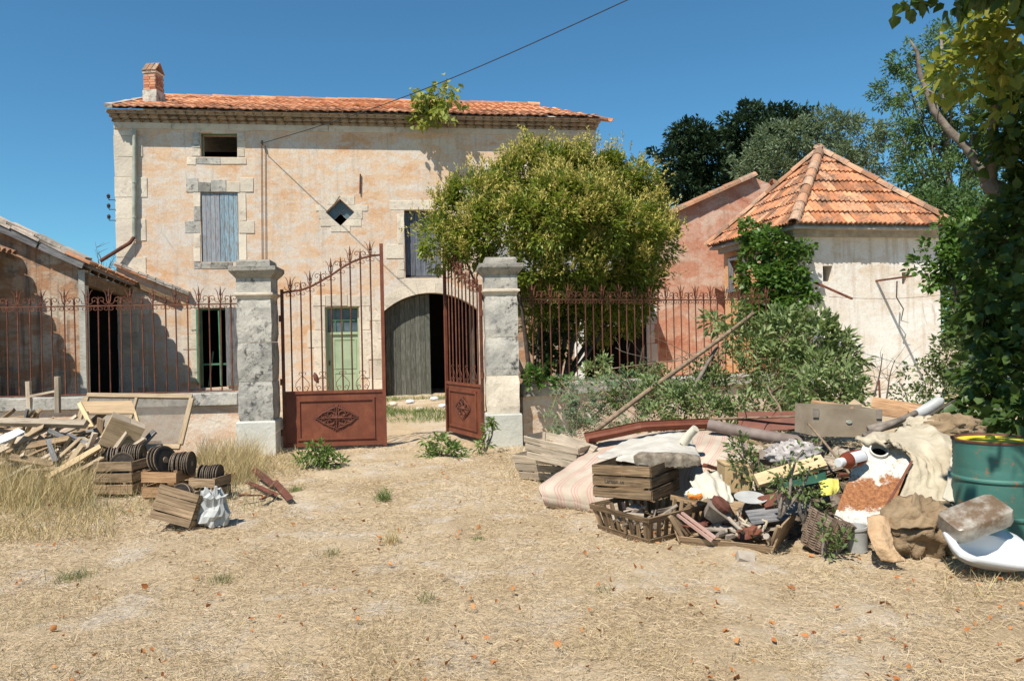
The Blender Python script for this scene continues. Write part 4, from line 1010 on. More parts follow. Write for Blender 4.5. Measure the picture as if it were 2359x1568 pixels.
def puff_points(lobes, dens, puff_r, per, inner=0.25, flat=1.0, up=0.0, jit=0.12):
    """clumps scattered over the skin of ellipsoid lobes -> points, outward directions"""
    Ps, Ds, C = [], [], []
    for lb in lobes:
        c_ = np.array(lb[0][:]); rx, ry, rz = lb[1] if isinstance(lb[1], tuple) else (lb[1], lb[1], lb[1]*flat)
        npf = max(3, int(dens*(rx*rz+rx*ry+ry*rz)/3*12.57/(puff_r*puff_r*3.14)))
        d = unit(npf); keep = npr.random(npf) < np.clip(0.65+0.5*d[:, 2]+0.35, .35, 1); d = d[keep]
        rad = np.where(npr.random(len(d)) < inner, npr.uniform(.45, .85, len(d)), 1+npr.normal(0, jit, len(d)))[:, None]
        pc = c_+d*np.array([rx, ry, rz])*rad
        for i in range(len(pc)):
            k = max(3, int(per*npr.uniform(.6, 1.35)))
            o = unit(k)*(npr.random((k, 1))**.45)*puff_r*npr.uniform(.7, 1.25)
            Ps.append(pc[i]+o); Ds.append(o/puff_r*1.0+d[i]*.7+np.array([0, 0, up])+npr.normal(0, .35, (k, 3))); C.append((pc[i], d[i]))
    return np.concatenate(Ps), np.concatenate(Ds), C
def foliage(name, lobes, m, parent, dens=1.0, puff=.16, per=40, L=.09, Wd=.035, shape='lance', inner=.25, up=.1, fold=.25, curl=.15, jit=.12, flat=1.0):
    p, d, C = puff_points(lobes, dens, puff, per, inner, flat, up, jit)
    V, F = leaf_arrays(p, d, L*npr.uniform(.65, 1.3, len(p)), Wd*npr.uniform(.7, 1.25, len(p)), fold, shape, curl)
    o = obj(name, np_mesh(name, V, F), m, parent)
    return o, C
def lobe(px, py, Y, r): return (P(px, py, Y), r)
def limb(a, b, r0, r1, mb, k=6, wob=.06, n=7, bend=(0, 0, 0)):
    a, b = Vector(a), Vector(b); L = (b-a).length; pts = []
    w1, w2 = Vector((rnd.uniform(-1, 1), rnd.uniform(-1, 1), rnd.uniform(-.6, .6))), Vector((rnd.uniform(-1, 1), rnd.uniform(-1, 1), rnd.uniform(-.6, .6)))
    for i in range(k+1):
        t = i/k; pts.append(a.lerp(b, t)+(w1*math.sin(math.pi*t)+w2*math.sin(2*math.pi*t)*.6)*L*wob+Vector(bend)*math.sin(math.pi*t))
    mb.tube(pts, [r0+(r1-r0)*i/k for i in range(k+1)], n); return pts
m_privet = leaf_mat('privet_leaf', (0.055, 0.10, 0.015), (0.15, 0.205, 0.028), (0.30, 0.32, 0.055), (0.34, 0.40, 0.045), .3, .4, .42)
m_pflow = leaf_mat('privet_flower', (0.38, 0.34, 0.07), (0.50, 0.43, 0.11), (0.58, 0.50, 0.18), (0.35, 0.3, 0.1), .25, .1, .8)
m_linden = leaf_mat('shaded_linden_leaf', (0.026, 0.052, 0.013), (0.052, 0.095, 0.022), (0.09, 0.135, 0.03), (0.14, 0.22, 0.03), .25, .35, .45)  # darker copy of the leaf, crown shade put into the colour
m_lindlit = leaf_mat('sunlit_linden_leaf', (0.12, 0.18, 0.035), (0.21, 0.27, 0.05), (0.40, 0.34, 0.08), (0.42, 0.44, 0.07), .45, .35, .45)  # brighter yellow copy of the same leaf, sunlight put into the colour
m_cypr = leaf_mat('dark_conifer', (0.012, 0.028, 0.012), (0.025, 0.05, 0.022), (0.045, 0.08, 0.035), (0.05, 0.08, 0.03), .12, .2, .7)
m_willow = leaf_mat('grey_green_leaf', (0.09, 0.13, 0.07), (0.15, 0.20, 0.115), (0.24, 0.29, 0.17), (0.22, 0.28, 0.12), .3, .3, .6)
m_robin = leaf_mat('robinia_leaf', (0.05, 0.10, 0.035), (0.09, 0.155, 0.055), (0.15, 0.22, 0.09), (0.16, 0.26, 0.06), .3, .3, .55)
m_ivy = leaf_mat('ivy_leaf', (0.035, 0.08, 0.015), (0.075, 0.15, 0.025), (0.13, 0.22, 0.045), (0.16, 0.28, 0.04), .28, .4, .4)
m_ivyd = leaf_mat('dark_ivy_leaf', (0.02, 0.045, 0.01), (0.04, 0.08, 0.016), (0.07, 0.12, 0.025), (0.08, 0.14, 0.02), .2, .35, .4)
m_cut = leaf_mat('cut_branch_leaf', (0.10, 0.15, 0.05), (0.19, 0.25, 0.095), (0.30, 0.35, 0.16), (0.28, 0.36, 0.10), .3, .3, .55)
m_cutd = leaf_mat('wilted_leaf', (0.075, 0.115, 0.04), (0.13, 0.18, 0.06), (0.24, 0.26, 0.11), (0.2, 0.26, 0.07), .3, .25, .6)
m_pinn = leaf_mat('pinnate_leaf', (0.06, 0.12, 0.06), (0.11, 0.18, 0.09), (0.18, 0.25, 0.12), (0.18, 0.28, 0.08), .3, .3, .55)
m_fig = leaf_mat('fig_leaf', (0.14, 0.20, 0.04), (0.25, 0.29, 0.06), (0.38, 0.36, 0.10), (0.36, 0.40, 0.06), .35, .3, .5)
m_dead = leaf_mat('dead_leaf', (0.24, 0.085, 0.03), (0.40, 0.15, 0.05), (0.50, 0.26, 0.11), (0.3, 0.15, 0.05), .1, .15, .8)

# ---- privet tree
pb = G(1262, 893); pb = P(1262, 880, 14.3); pb.z = gz(pb.x, pb.y)
priv = thing('privet_tree', 'broad privet tree with yellowish flower heads in front of the farmhouse', 'tree', pb)
pl_ = [lobe(1245, 408, 14.4, .60), lobe(1185, 430, 14.1, .42), lobe(1320, 415, 14.6, .58), lobe(1400, 430, 14.7, .52), lobe(1455, 435, 14.9, .44), lobe(1490, 490, 15.0, .42), lobe(1110, 465, 13.9, .50), lobe(1060, 500, 13.8, .36), lobe(1160, 530, 13.5, .52), lobe(1025, 560, 13.6, .42), lobe(1085, 585, 13.5, .36),
       lobe(1270, 500, 13.2, .62), lobe(1370, 520, 13.3, .56), lobe(1450, 540, 13.7, .52), lobe(1505, 565, 14.2, .40), lobe(1235, 610, 13.5, .42), lobe(1320, 620, 13.4, .50), lobe(1420, 630, 13.7, .48), lobe(1475, 640, 14.1, .36), lobe(1300, 480, 15.0, .85), lobe(1420, 520, 15.2, .8), lobe(1200, 500, 14.6, .55), lobe(1285, 690, 14.0, .40), lobe(1370, 700, 14.2, .45), lobe(1225, 680, 14.2, .33), lobe(1330, 455, 13.3, .40), lobe(1440, 690, 14.4, .42), lobe(1330, 745, 14.5, .36), lobe(1250, 740, 14.5, .3), lobe(1410, 745, 14.9, .4)]
fo, C = foliage('crown', pl_, m_privet, priv, dens=1.35, puff=.17, per=70, L=.095, Wd=.038, up=.15, inner=.14, jit=.05)
Cu = [c_ for c_ in C if c_[1][2] > -.15]
pp_, dd_ = [], []
for pc, d in Cu:
    for q in range(6):
        ax = d*.6+np.array([0, 0, .9])+npr.normal(0, .45, 3); ax /= np.linalg.norm(ax); b0_ = pc+d*.13+npr.normal(0, .09, 3)
        k = 12; t = npr.random((k, 1)); pp_.append(b0_+ax*t*.17+npr.normal(0, .012, (k, 3))); dd_.append(ax+npr.normal(0, .6, (k, 3)))
V, F = leaf_arrays(np.concatenate(pp_), np.concatenate(dd_), .06, .02, .1, 'lance', 0)
obj('flowers', np_mesh('flowers', V, F), m_pflow, priv)
mb = MB()
for px, py, Y, r in ((1262, 400, 14.6, .05), (1160, 520, 13.9, .045), (1060, 560, 13.9, .04), (1300, 560, 13.8, .06), (1400, 540, 14, .055), (1480, 560, 14.5, .05), (1230, 640, 14.1, .04), (1350, 600, 14.3, .05), (1440, 640, 14.4, .04)):
    b2 = pb+Vector((rnd.uniform(-.25, .3), rnd.uniform(-.15, .15), 0)); limb(b2, P(px, py, Y), r*1.35, r*.35, mb, 8, .05)
mb.build('trunk', m_barkd, priv, smooth=True)

# ---- trees behind
def back_tree(name, label, base_px, lobes, m, dens, puff, per, L, Wd, bark, group, inner=.3, jit=.15, tr=.12, shape='lance'):
    Y = lobes[0][0].y; b = P(base_px, 800, Y); b.z = gz(b.x, b.y)
    t = thing(name, label, 'tree', b, group)
    foliage('crown', lobes, m, t, dens=dens, puff=puff, per=per, L=L, Wd=Wd, inner=inner, jit=jit, shape=shape)
    mb = MB()
    top = max((l[0].z for l in lobes)); cen = sum((l[0] for l in lobes), Vector())/len(lobes)
    limb(b, Vector((cen.x, cen.y, top)), tr, tr*.25, mb, 8, .03)
    for l in lobes: limb(b.lerp(Vector((cen.x, cen.y, cen.z)), rnd.uniform(.4, .9)), l[0], tr*.4, tr*.1, mb, 5, .06, 5)
    mb.build('trunk', bark, t, smooth=True); return t
GB = 'trees behind the outbuildings'
back_tree('cypress_tree', 'dark dense evergreen just right of the privet crown', 1595, [lobe(1590, 330, 36, .95), lobe(1550, 380, 36, .9), lobe(1620, 370, 36, 1.0), lobe(1575, 440, 36, 1.2), lobe(1640, 440, 36.5, 1.0), lobe(1600, 520, 36, 1.4), lobe(1570, 310, 36.3, .55), lobe(1625, 305, 36.3, .5)], m_cypr, 1.25, .34, 48, .24, .12, m_barkd, GB, tr=.2)
back_tree('cypress_tree', 'dark evergreen with twin tips rising behind the grey-green tree', 1740, [lobe(1710, 300, 38, 1.0), lobe(1700, 360, 38, 1.1), lobe(1760, 330, 38, 1.2), lobe(1820, 300, 38.5, 1.0), lobe(1850, 290, 38.6, .75), lobe(1720, 265, 38.4, .5), lobe(1790, 275, 38.3, .6), lobe(1740, 420, 38, 1.4), lobe(1680, 330, 38, .5)], m_cypr, 1.2, .34, 48, .24, .12, m_barkd, GB, tr=.2)
back_tree('olive_tree', 'silvery grey-green tree above the pavilion roof ridge', 1900, [lobe(1790, 340, 31, .9), lobe(1740, 370, 31, .75), lobe(1850, 330, 31, 1.0), lobe(1920, 310, 31, .85), lobe(1980, 320, 31, .9), lobe(2020, 360, 31, .85), lobe(1900, 380, 31, 1.1), lobe(1800, 400, 31, 1.0), lobe(1730, 410, 31, .6), lobe(1990, 400, 31, .8), lobe(1960, 290, 31.5, .4)], m_willow, .85, .28, 42, .17, .07, m_bark, GB, jit=.16, inner=.2)
rob = [(2090, 150, .6), (2150, 110, .5), (2170, 80, .35), (2060, 210, .55), (2110, 230, .6), (2180, 180, .7), (2240, 230, .8), (2150, 300, .7), (2090, 330, .6), (2060, 290, .35), (2220, 330, .8), (2120, 390, .65), (2180, 420, .8), (2100, 440, .5), (2240, 440, .8), (2150, 480, .7), (2300, 300, .9), (2290, 420, .9), (2320, 180, .7), (2230, 130, .5)]
back_tree('robinia_tree', 'tall airy locust tree with feathery leaves at the right', 2230, [lobe(x, y, 25+rnd.uniform(-1, 1), r*1.0) for x, y, r in rob], m_robin, .85, .2, 34, .13, .06, m_bark, GB, inner=.35, jit=.2, tr=.17)
hd = thing('hedge_tree', 'dense green thicket filling the gap behind the pavilion', 'tree', P(2100, 790, 23))
foliage('crown', [lobe(2120, 520, 23, .9), lobe(2190, 500, 23, .9), lobe(2260, 540, 22, 1.1), lobe(2330, 600, 21, 1.3), lobe(2280, 700, 20, 1.3), lobe(2350, 760, 20, 1.3), lobe(2230, 620, 21.5, 1.0)], m_robin, hd, 1.0, .24, 38, .15, .08)
mb = MB(); limb(P(2230, 805, 21.5), P(2230, 560, 21.5), .1, .04, mb); mb.build('trunk', m_bark, hd)
hb = thing('bare_tree', 'small leafless tree showing between shed roof and farmhouse', 'tree', P(235, 780, 24))
mb = MB(); tb = P(236, 690, 24); limb(P(235, 780, 24), tb, .06, .05, mb)
for i in range(26):
    a = R(rnd.uniform(25, 155)); L = rnd.uniform(.9, 1.9); q = tb+Vector((math.cos(a)*L*.75, rnd.uniform(-.4, .4), math.sin(a)*L)); pts = limb(tb+Vector((0, 0, rnd.uniform(-.3, .5))), q, .018, .005, mb, 6, .08, 4)
    for j in range(4):
        p = pts[rnd.randint(2, 6)]; limb(p, p+Vector((rnd.uniform(-.4, .4), rnd.uniform(-.2, .2), rnd.uniform(-.1, .4))), .008, .003, mb, 3, .1, 3)
mb.build('branches', m_barkd, hb)

# ---- linden on the right, its crown reaching out of the picture
lb0 = Vector((6.9, 8.7, 0)); lin = thing('linden_tree', 'big-leaved linden tree overhanging the right edge of the yard', 'tree', lb0)
lit = [lobe(2290, 120, 7.5, .30), lobe(2345, 70, 7.4, .34), lobe(2220, 150, 7.7, .22), lobe(2180, 190, 7.8, .15), lobe(2330, 200, 7.8, .34), lobe(2290, 40, 7.3, .22)]
dk = [lobe(2350, 250, 8.3, .34), lobe(2330, 330, 8.5, .26), lobe(2340, 420, 8.6, .28), lobe(2355, 520, 8.5, .34), lobe(2330, 600, 8.5, .34), lobe(2300, 560, 8.8, .2), lobe(2335, 700, 8.3, .38), lobe(2300, 780, 8.4, .32), lobe(2320, 870, 8.1, .4), lobe(2270, 850, 8.5, .25), lobe(2270, 930, 8.2, .3), lobe(2340, 960, 7.8, .32), lobe(2225, 940, 8.6, .2), lobe(2240, 760, 8.7, .16),
      lobe(2420, 300, 8.2, .6), lobe(2450, 520, 8.2, .6), lobe(2460, 720, 8.0, .6), lobe(2450, 900, 7.9, .5), lobe(2600, 500, 8.6, 1.1), lobe(2620, 200, 8.6, 1.1)]
top = [lobe(2150, -12, 7.2, .11), lobe(2100, -2, 7.2, .09), lobe(2195, -5, 7.2, .12), lobe(2295, -150, 6.1, .42), lobe(2390, -150, 6.2, .5), lobe(2230, -120, 6.6, .26), lobe(2500, -30, 6.5, .5), lobe(2560, 200, 6.8, .6), lobe(2520, 100, 6.6, .5), lobe(2450, -200, 6.2, .5)]  # lobes above the view are added to shade the crown below
over = [(Vector((2.25, 3.55, 4.05)), .32), (Vector((2.6, 3.9, 4.1)), .28), (Vector((3.0, 4.3, 4.2)), .3), (Vector((3.2, 3.7, 4.6)), .35)]
foliage('crown', lit, m_lindlit, lin, 1.15, .16, 11, .12, .105, 'heart', .3, -.25, .12, .2)
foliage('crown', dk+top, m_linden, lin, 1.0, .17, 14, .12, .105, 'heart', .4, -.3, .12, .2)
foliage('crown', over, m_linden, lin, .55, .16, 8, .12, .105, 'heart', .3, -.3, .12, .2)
mb = MB()
tk = [lb0, lb0+Vector((-.1, 0, 1.6)), P(2420, 470, 8.8), P(2290, 428, 8.9)]
mb.tube(tk[:3]+[P(2400, 200, 8.8), P(2420, -100, 8.3)], [.22, .19, .16, .12, .08], 8)
mb.tube([tk[2], P(2340, 455, 8.9), P(2285, 432, 8.9), P(2270, 415, 8.9)], [.14, .11, .095, .085], 8)
mb.tube([P(2275, 420, 8.9), P(2262, 395, 8.9), P(2225, 340, 8.95), P(2180, 295, 9.0), P(2150, 255, 9.05), P(2132, 205, 9.1), P(2118, 170, 9.1), P(2112, 120, 9.1), P(2095, 92, 9.1)], [.075, .062, .05, .044, .04, .034, .03, .022, .008], 7)
mb.tube([P(2280, 425, 8.9), P(2283, 350, 8.8), P(2290, 260, 8.6), P(2300, 120, 8.0), P(2310, 20, 7.5)], [.075, .06, .05, .04, .03], 7)
mb.tube([P(2132, 205, 9.1), P(2150, 215, 9.0), P(2160, 250, 9.0), P(2156, 280, 8.95)], [.012, .012, .01, .006], 5)
mb.tube([P(2340, 455, 8.9), P(2310, 330, 9.1), P(2330, 220, 9.0)], [.05, .04, .02], 6)
for q in over: limb(P(2420, -100, 8.3)+Vector((0, 0, 0)), q[0], .06, .015, mb, 6, .04, 5)
mb.build('trunk', m_bark, lin, smooth=True)
# ---- shrubs by the pavilion
def bush(name, label, base, lobes, m, cat='shrub', group=None, dens=.8, puff=.14, per=26, L=.08, Wd=.045, shape='lance', stems=True, bark=None, up=.1, inner=.25, jit=.15, fold=.25, twigs=0):
    t = thing(name, label, cat, base, group); foliage('foliage', lobes, m, t, dens, puff, per, L, Wd, shape, inner, up, fold, .15, jit)
    if stems:
        mb = MB()
        for l in lobes:
            pts = limb(base, l[0], .018, .007, mb, 5, .08, 5)
            for q in range(twigs):
                d = Vector(unit(1)[0])*(l[1] if not isinstance(l[1], tuple) else l[1][0])*1.15; limb(l[0]-d*.3, l[0]+d, .007, .003, mb, 4, .1, 4)
        mb.build('stem', bark or m_bark, t)
    return t
bush('ivy_clump', 'dark ivy wrapped round the foot of the privet trunk', pb, [lobe(1268, 800, 14.15, .20), lobe(1258, 850, 14.1, .22), lobe(1285, 760, 14.2, .22), lobe(1300, 830, 14.2, .15), lobe(1240, 790, 14.2, .14)], m_ivyd, 'ivy', None, 1.0, .11, 20, .075, .065, 'heart')
bush('shrub', 'glossy green shrub reaching over the white wall below the eave', P(2260, 940, 11.5), [lobe(2150, 570, 11.8, .2), lobe(2200, 550, 11.6, .28), lobe(2230, 600, 11.5, .35), lobe(2170, 610, 11.8, .22), lobe(2260, 560, 11.4, .4), lobe(2280, 650, 11.3, .45), lobe(2220, 680, 11.6, .3), lobe(2120, 615, 11.9, .12), lobe(2200, 620, 11.5, .28), lobe(2235, 520, 11.5, .22), lobe(2150, 640, 11.8, .12), lobe(2245, 700, 11.3, .35), lobe(2255, 770, 11.2, .35), lobe(2225, 730, 11.5, .22)], m_ivy, shape='heart', L=.085, Wd=.07, per=18)
bush('shrub', 'straggly shrub growing against the foot of the white wall', P(2200, 985, 10.8), [lobe(2215, 760, 10.8, .2), lobe(2180, 830, 10.8, .26), lobe(2130, 880, 10.9, .28), lobe(2090, 930, 11, .26), lobe(2180, 920, 10.6, .35), lobe(2240, 840, 10.5, .35), lobe(2210, 970, 10.2, .3), lobe(2110, 970, 10.6, .28)], m_cutd, L=.07, Wd=.04, per=26, twigs=3)
# ---- ivy on the pavilion corner
iv = thing('ivy', 'thick ivy climbing the corner of the whitewashed pavilion', 'ivy', PVM @ Vector((INL, INS, 0)))
lbs = []
for (px, py, Y, r) in ((1740, 590, 16.7, .30), (1775, 570, 16.4, .34), (1745, 640, 16.5, .34), (1785, 650, 16.2, .38), (1760, 710, 16.2, .40), (1800, 720, 16.0, .36), (1725, 530, 17.0, .2), (1715, 555, 16.9, .16), (1835, 600, 16.0, .18), (1850, 570, 16.0, .12), (1845, 640, 16.0, .2), (1840, 690, 15.9, .25), (1865, 575, 16.1, .09), (1740, 760, 16.0, .4), (1870, 690, 15.9, .12), (1800, 780, 15.7, .4)): lbs.append(lobe(px, py, Y, r))
foliage('foliage', lbs, m_ivy, iv, 1.2, .13, 22, .10, .09, 'heart', .25, -.1, .1)
mb = MB(); limb(P(1800, 930, 15.9), P(1790, 700, 16.1), .05, .03, mb); limb(P(1790, 760, 16), P(1740, 590, 16.7), .03, .01, mb); limb(P(1800, 800, 16), P(1840, 600, 16), .03, .01, mb); mb.build('stem', m_bark, iv)
# ---- fig sprouting from the eaves
fg = thing('fig_sapling', 'yellow-green fig sapling sprouting from the roof edge', 'sapling', HP.pt(*HP.uv(985, 262), .3))
fb = HP.pt(*HP.uv(985, 258), .4); mb = MB(); tips = []
for (px, py) in ((950, 225), (965, 300), (945, 285), (985, 300), (1010, 290), (1030, 250), (1000, 215), (1045, 215), (1025, 205), (975, 235), (1010, 245), (1045, 240), (955, 250), (1000, 275), (970, 262), (1020, 275), (1060, 258), (1035, 290)):
    e = HP.pt(*HP.uv(px, py), .5); e = Vector((0, 0, EYE))+(e-Vector((0, 0, EYE)))*(1-rnd.uniform(-.01, .05)); pts = limb(fb, e, .016, .006, mb, 5, .1, 5); tips += pts[2:]
mb.build('branches', m_barkp, fg)
lp = np.array([np.array(p)+npr.normal(0, .07, 3) for p in tips for q in range(7)]); V, F = leaf_arrays(lp, unit(len(lp))*.7+np.array([0, -.2, -.4]), .17*npr.uniform(.6, 1.2, len(lp)), .13, .15, 'heart', .2); obj('foliage', np_mesh('foliage', V, F), m_fig, fg)

# ---- heap of cut branches by the low wall
GC = 'cut branches heaped against the wall'
bush('cut_branch', 'leafy cut branch with large pale green leaves heaped below the ivy', P(1800, 950, 11.3), [lobe(1760, 760, 11.8, .18), lobe(1720, 735, 11.9, .12), lobe(1690, 720, 12.0, .09), lobe(1810, 780, 11.6, .30), lobe(1870, 780, 11.5, .30), lobe(1920, 810, 11.4, .28), lobe(1790, 840, 11.4, .32), lobe(1880, 850, 11.2, .33), lobe(1940, 860, 11.2, .2), lobe(1730, 800, 11.6, .22), lobe(1840, 740, 11.7, .2), lobe(1900, 760, 11.5, .2), lobe(1790, 740, 11.8, .18), lobe(1690, 770, 11.8, .16), lobe(1960, 830, 11.3, .16), lobe(1650, 740, 12.1, .08)], m_cut, 'branch', GC, .95, .15, 26, .13, .052, twigs=3, bark=m_barkp)
bush('cut_branch', 'wilting cut branch in the middle of the brush heap', P(1750, 960, 10.6), [lobe(1700, 870, 11, .3), lobe(1780, 900, 10.8, .32), lobe(1850, 920, 10.6, .32), lobe(1650, 900, 11, .28), lobe(1920, 930, 10.6, .28), lobe(1740, 940, 10.3, .28), lobe(1820, 960, 10.1, .2), lobe(1620, 940, 10.3, .25)], m_cutd, 'branch', GC, .85, .14, 24, .075, .04, twigs=7, bark=m_barkp)
bush('cut_branch', 'dense bright leafy cut branch just behind the rusty gutter', P(1580, 985, 10), [lobe(1560, 940, 10.1, .22), lobe(1600, 920, 10.3, .22), lobe(1520, 960, 10, .18), lobe(1640, 950, 9.9, .18), lobe(1500, 910, 10.6, .2), lobe(1430, 880, 11.1, .22), lobe(1380, 860, 11.5, .18)], m_cut, 'branch', GC, .9, .12, 26, .08, .042, twigs=4, bark=m_barkp)
bush('cut_branch', 'pale leafy cut branch spilling to the right of the brush heap', P(1900, 970, 9.9), [lobe(1880, 900, 10.3, .28), lobe(1930, 880, 10.4, .25), lobe(1950, 920, 10.2, .25), lobe(1840, 930, 10.1, .25), lobe(1975, 945, 10.0, .18), lobe(1780, 945, 10.0, .22), lobe(1700, 960, 9.9, .2)], m_cut, 'branch', GC, .9, .13, 24, .10, .045, twigs=4, bark=m_barkp)
bush('cut_branch', 'dull green cut branch between the two leaning poles', P(1600, 950, 10.9), [lobe(1550, 880, 11.2, .26), lobe(1610, 860, 11.4, .24), lobe(1490, 870, 11.4, .24), lobe(1640, 900, 11, .26), lobe(1660, 830, 11.5, .2), lobe(1560, 920, 10.8, .22), lobe(1440, 920, 10.9, .2)], m_cutd, 'branch', GC, .8, .13, 22, .075, .038, twigs=6, bark=m_barkp)
# pinnate branches hanging over the low wall
pin = thing('cut_branch', 'feathery locust branch drooping over the low wall by the pillar', 'branch', P(1330, 985, 10.9), GC)
mb = MB(); lp, ld = [], []
for i in range(150):
    a = P(rnd.uniform(1272, 1500), rnd.uniform(865, 990), rnd.uniform(10.6, 11.3)); dr = Vector((rnd.uniform(-.6, .8), rnd.uniform(-.5, .1), rnd.uniform(-.6, .5))).normalized(); L = rnd.uniform(.18, .34)
    pts = [a+dr*L*t+Vector((0, 0, -.12*t*t)) for t in (0, .25, .5, .75, 1)]; mb.tube(pts, .0035, 3)
    sd_ = dr.cross(Vector((rnd.uniform(-.3, .3), -.8, .6))).normalized()
    for q in range(10):
        t = .15+.85*q/10; p = a+dr*L*t+Vector((0, 0, -.12*t*t))
        for s in (-1, 1): lp.append(p[:]); ld.append((sd_*s+dr*.35)[:])
V, F = leaf_arrays(np.array(lp), np.array(ld), .05, .022, .1, 'lance', .1); obj('foliage', np_mesh('foliage', V, F), m_pinn, pin)
for (a, b) in (((1440, 1000), (1290, 880)), ((1500, 980), (1330, 870)), ((1550, 960), (1400, 850)), ((1400, 1000), (1300, 960))): limb(P(*a, 10.6), P(*b, 11.0), .012, .005, mb, 6, .05, 5)
mb.build('stem', m_barkp, pin)
# poles and bare twigs leaning in the heap
def stick(name, label, a, b, r0, r1, m, cat='branch', group=None, k=8, wob=.015, side=0):
    mb = MB(); pts = limb(a, b, r0, r1, mb, k, wob, 7)
    for q in range(side):
        p = pts[rnd.randint(2, k)]; limb(p, p+Vector((rnd.uniform(-.35, .35), rnd.uniform(-.2, .2), rnd.uniform(-.1, .4))), r1*.7, r1*.25, mb, 4, .08, 4)
    return tag(mb.build(name, m, None, smooth=True), label, cat, group)
stick('pole', 'long thick brown pole leaning across the brush heap', P(1372, 990, 9.9), P(1735, 722, 11.7), .036, .030, m_barkp, 'pole')
stick('pole', 'shorter grey pole propped steeply behind the long brown pole', P(1577, 938, 10.4), P(1650, 800, 11.4), .036, .024, m_bark, 'pole')
stick('bare_branch', 'thin bare branch arching over the low wall top', P(1400, 850, 11.3), P(1680, 812, 11.5), .010, .006, m_barkp, side=9, wob=.04)
stick('bare_branch', 'pale crooked branch lying along the top of the rusty sheet', P(1640, 965, 9.0), P(1850, 958, 8.6), .016, .010, m_barkp, side=3)
stick('bare_branch', 'forked pale branch standing in the brush above the grey trunk case', P(1800, 955, 8.8), P(1768, 890, 9.0), .014, .008, m_barkp, side=4, wob=.06)
stick('bare_branch', 'dark bare sapling against the foot of the white wall', P(2010, 925, 9.8), P(2032, 815, 10), .014, .005, m_barkd, side=12, wob=.03)
stick('bare_branch', 'dark twiggy branch beside the rusty stake', P(2040, 925, 9.8), P(2060, 830, 10), .012, .004, m_barkd, side=14, wob=.04)
stick('rusty_stake', 'short rusty iron stake standing by the wooden boards', P(2027, 935, 9.4), P(2024, 875, 9.4), .013, .012, m_rust, 'stake', k=2, wob=0)
for i in range(16):
    x, y = rnd.uniform(1500, 1960), rnd.uniform(800, 960); Y = 10.6+(960-y)/160
    tp = stick('bare_twig', '%s bare twig in the brush %s' % (('grey', 'pale brown')[i % 2], 'left of the grey pole' if x < 1570 else 'just right of the poles' if x < 1720 else 'below the ivy' if x < 1850 else 'at the right end of the heap'), P(x, y, Y), P(x+rnd.uniform(-110, 110), y-rnd.uniform(10, 70), Y+rnd.uniform(-.4, .3)), .007, .003, m_barkp if i % 2 else m_bark, 'twig', 'bare twigs in the brush heap', 6, .06, 4)
# ---- sprigs by the gate
m_sprig = leaf_mat('fresh_sprig', (0.10, 0.16, 0.04), (0.17, 0.25, 0.07), (0.28, 0.34, 0.13), (0.26, 0.36, 0.08), .3, .3, .5)
for lab, bx, by, ls in (('leafy cut sprig lying against the closed gate leaf', 735, 1075, [(700, 1062, .10), (735, 1050, .12), (765, 1062, .12), (725, 1028, .06), (788, 1068, .05)]), ('leafy sprig at the foot of the open gate leaf', 1015, 1050, [(990, 1040, .10), (1020, 1030, .14), (1045, 1040, .10), (985, 1015, .05), (1065, 1045, .05)]), ('thin weed climbing beside the plinth of the pillar', 1118, 1040, [(1115, 1020, .07), (1128, 990, .05), (1135, 972, .03), (1105, 1028, .06)])):
    b = G(bx, by); bush('leafy_sprig', lab, b, [lobe(x, y, b.y-.05, r) for x, y, r in ls], m_sprig, 'sprig', None, 1.0, .07, 15, .085, .035)
bush('ivy_clump', 'ivy clump on the wall coping beside the gate pillar', P(1225, 880, 12.3), [lobe(1212, 850, 12.2, .1), lobe(1230, 870, 12.2, .13), lobe(1255, 878, 12.3, .12), lobe(1300, 880, 12.5, .1)], m_ivy, 'ivy', None, 1, .09, 16, .07, .06, 'heart')
# ================================================================== JUNK: helpers
class TPlane:
    """free plane through three points; uv() meets it with a sight line"""
    def __init__(s, p0, p1, p2):
        s.o = Vector(p0); s.u = (Vector(p1)-s.o).normalized(); n_ = s.u.cross(Vector(p2)-s.o).normalized()
        if n_.y > 0: n_ = -n_
        s.n = n_; s.v = s.u.cross(s.n)
        if s.v.dot(Vector(p2)-s.o) < 0: s.v = -s.v
    def uv(s, px, py):
        d = ray(px, py); e = Vector((0, 0, EYE)); t = (s.o-e).dot(s.n)/d.dot(s.n); p = e+d*t-s.o
        return (p.dot(s.u), p.dot(s.v))
    def pt(s, u, v, out=0.0): return s.o+s.u*u+s.v*v+s.n*out
def catm(p0, p1, p2, p3, t):
    return ((p1*2)+(p2-p0)*t+(p0*2-p1*5+p2*4-p3)*t*t+(p1*3-p0-p2*3+p3)*t**3)*.5
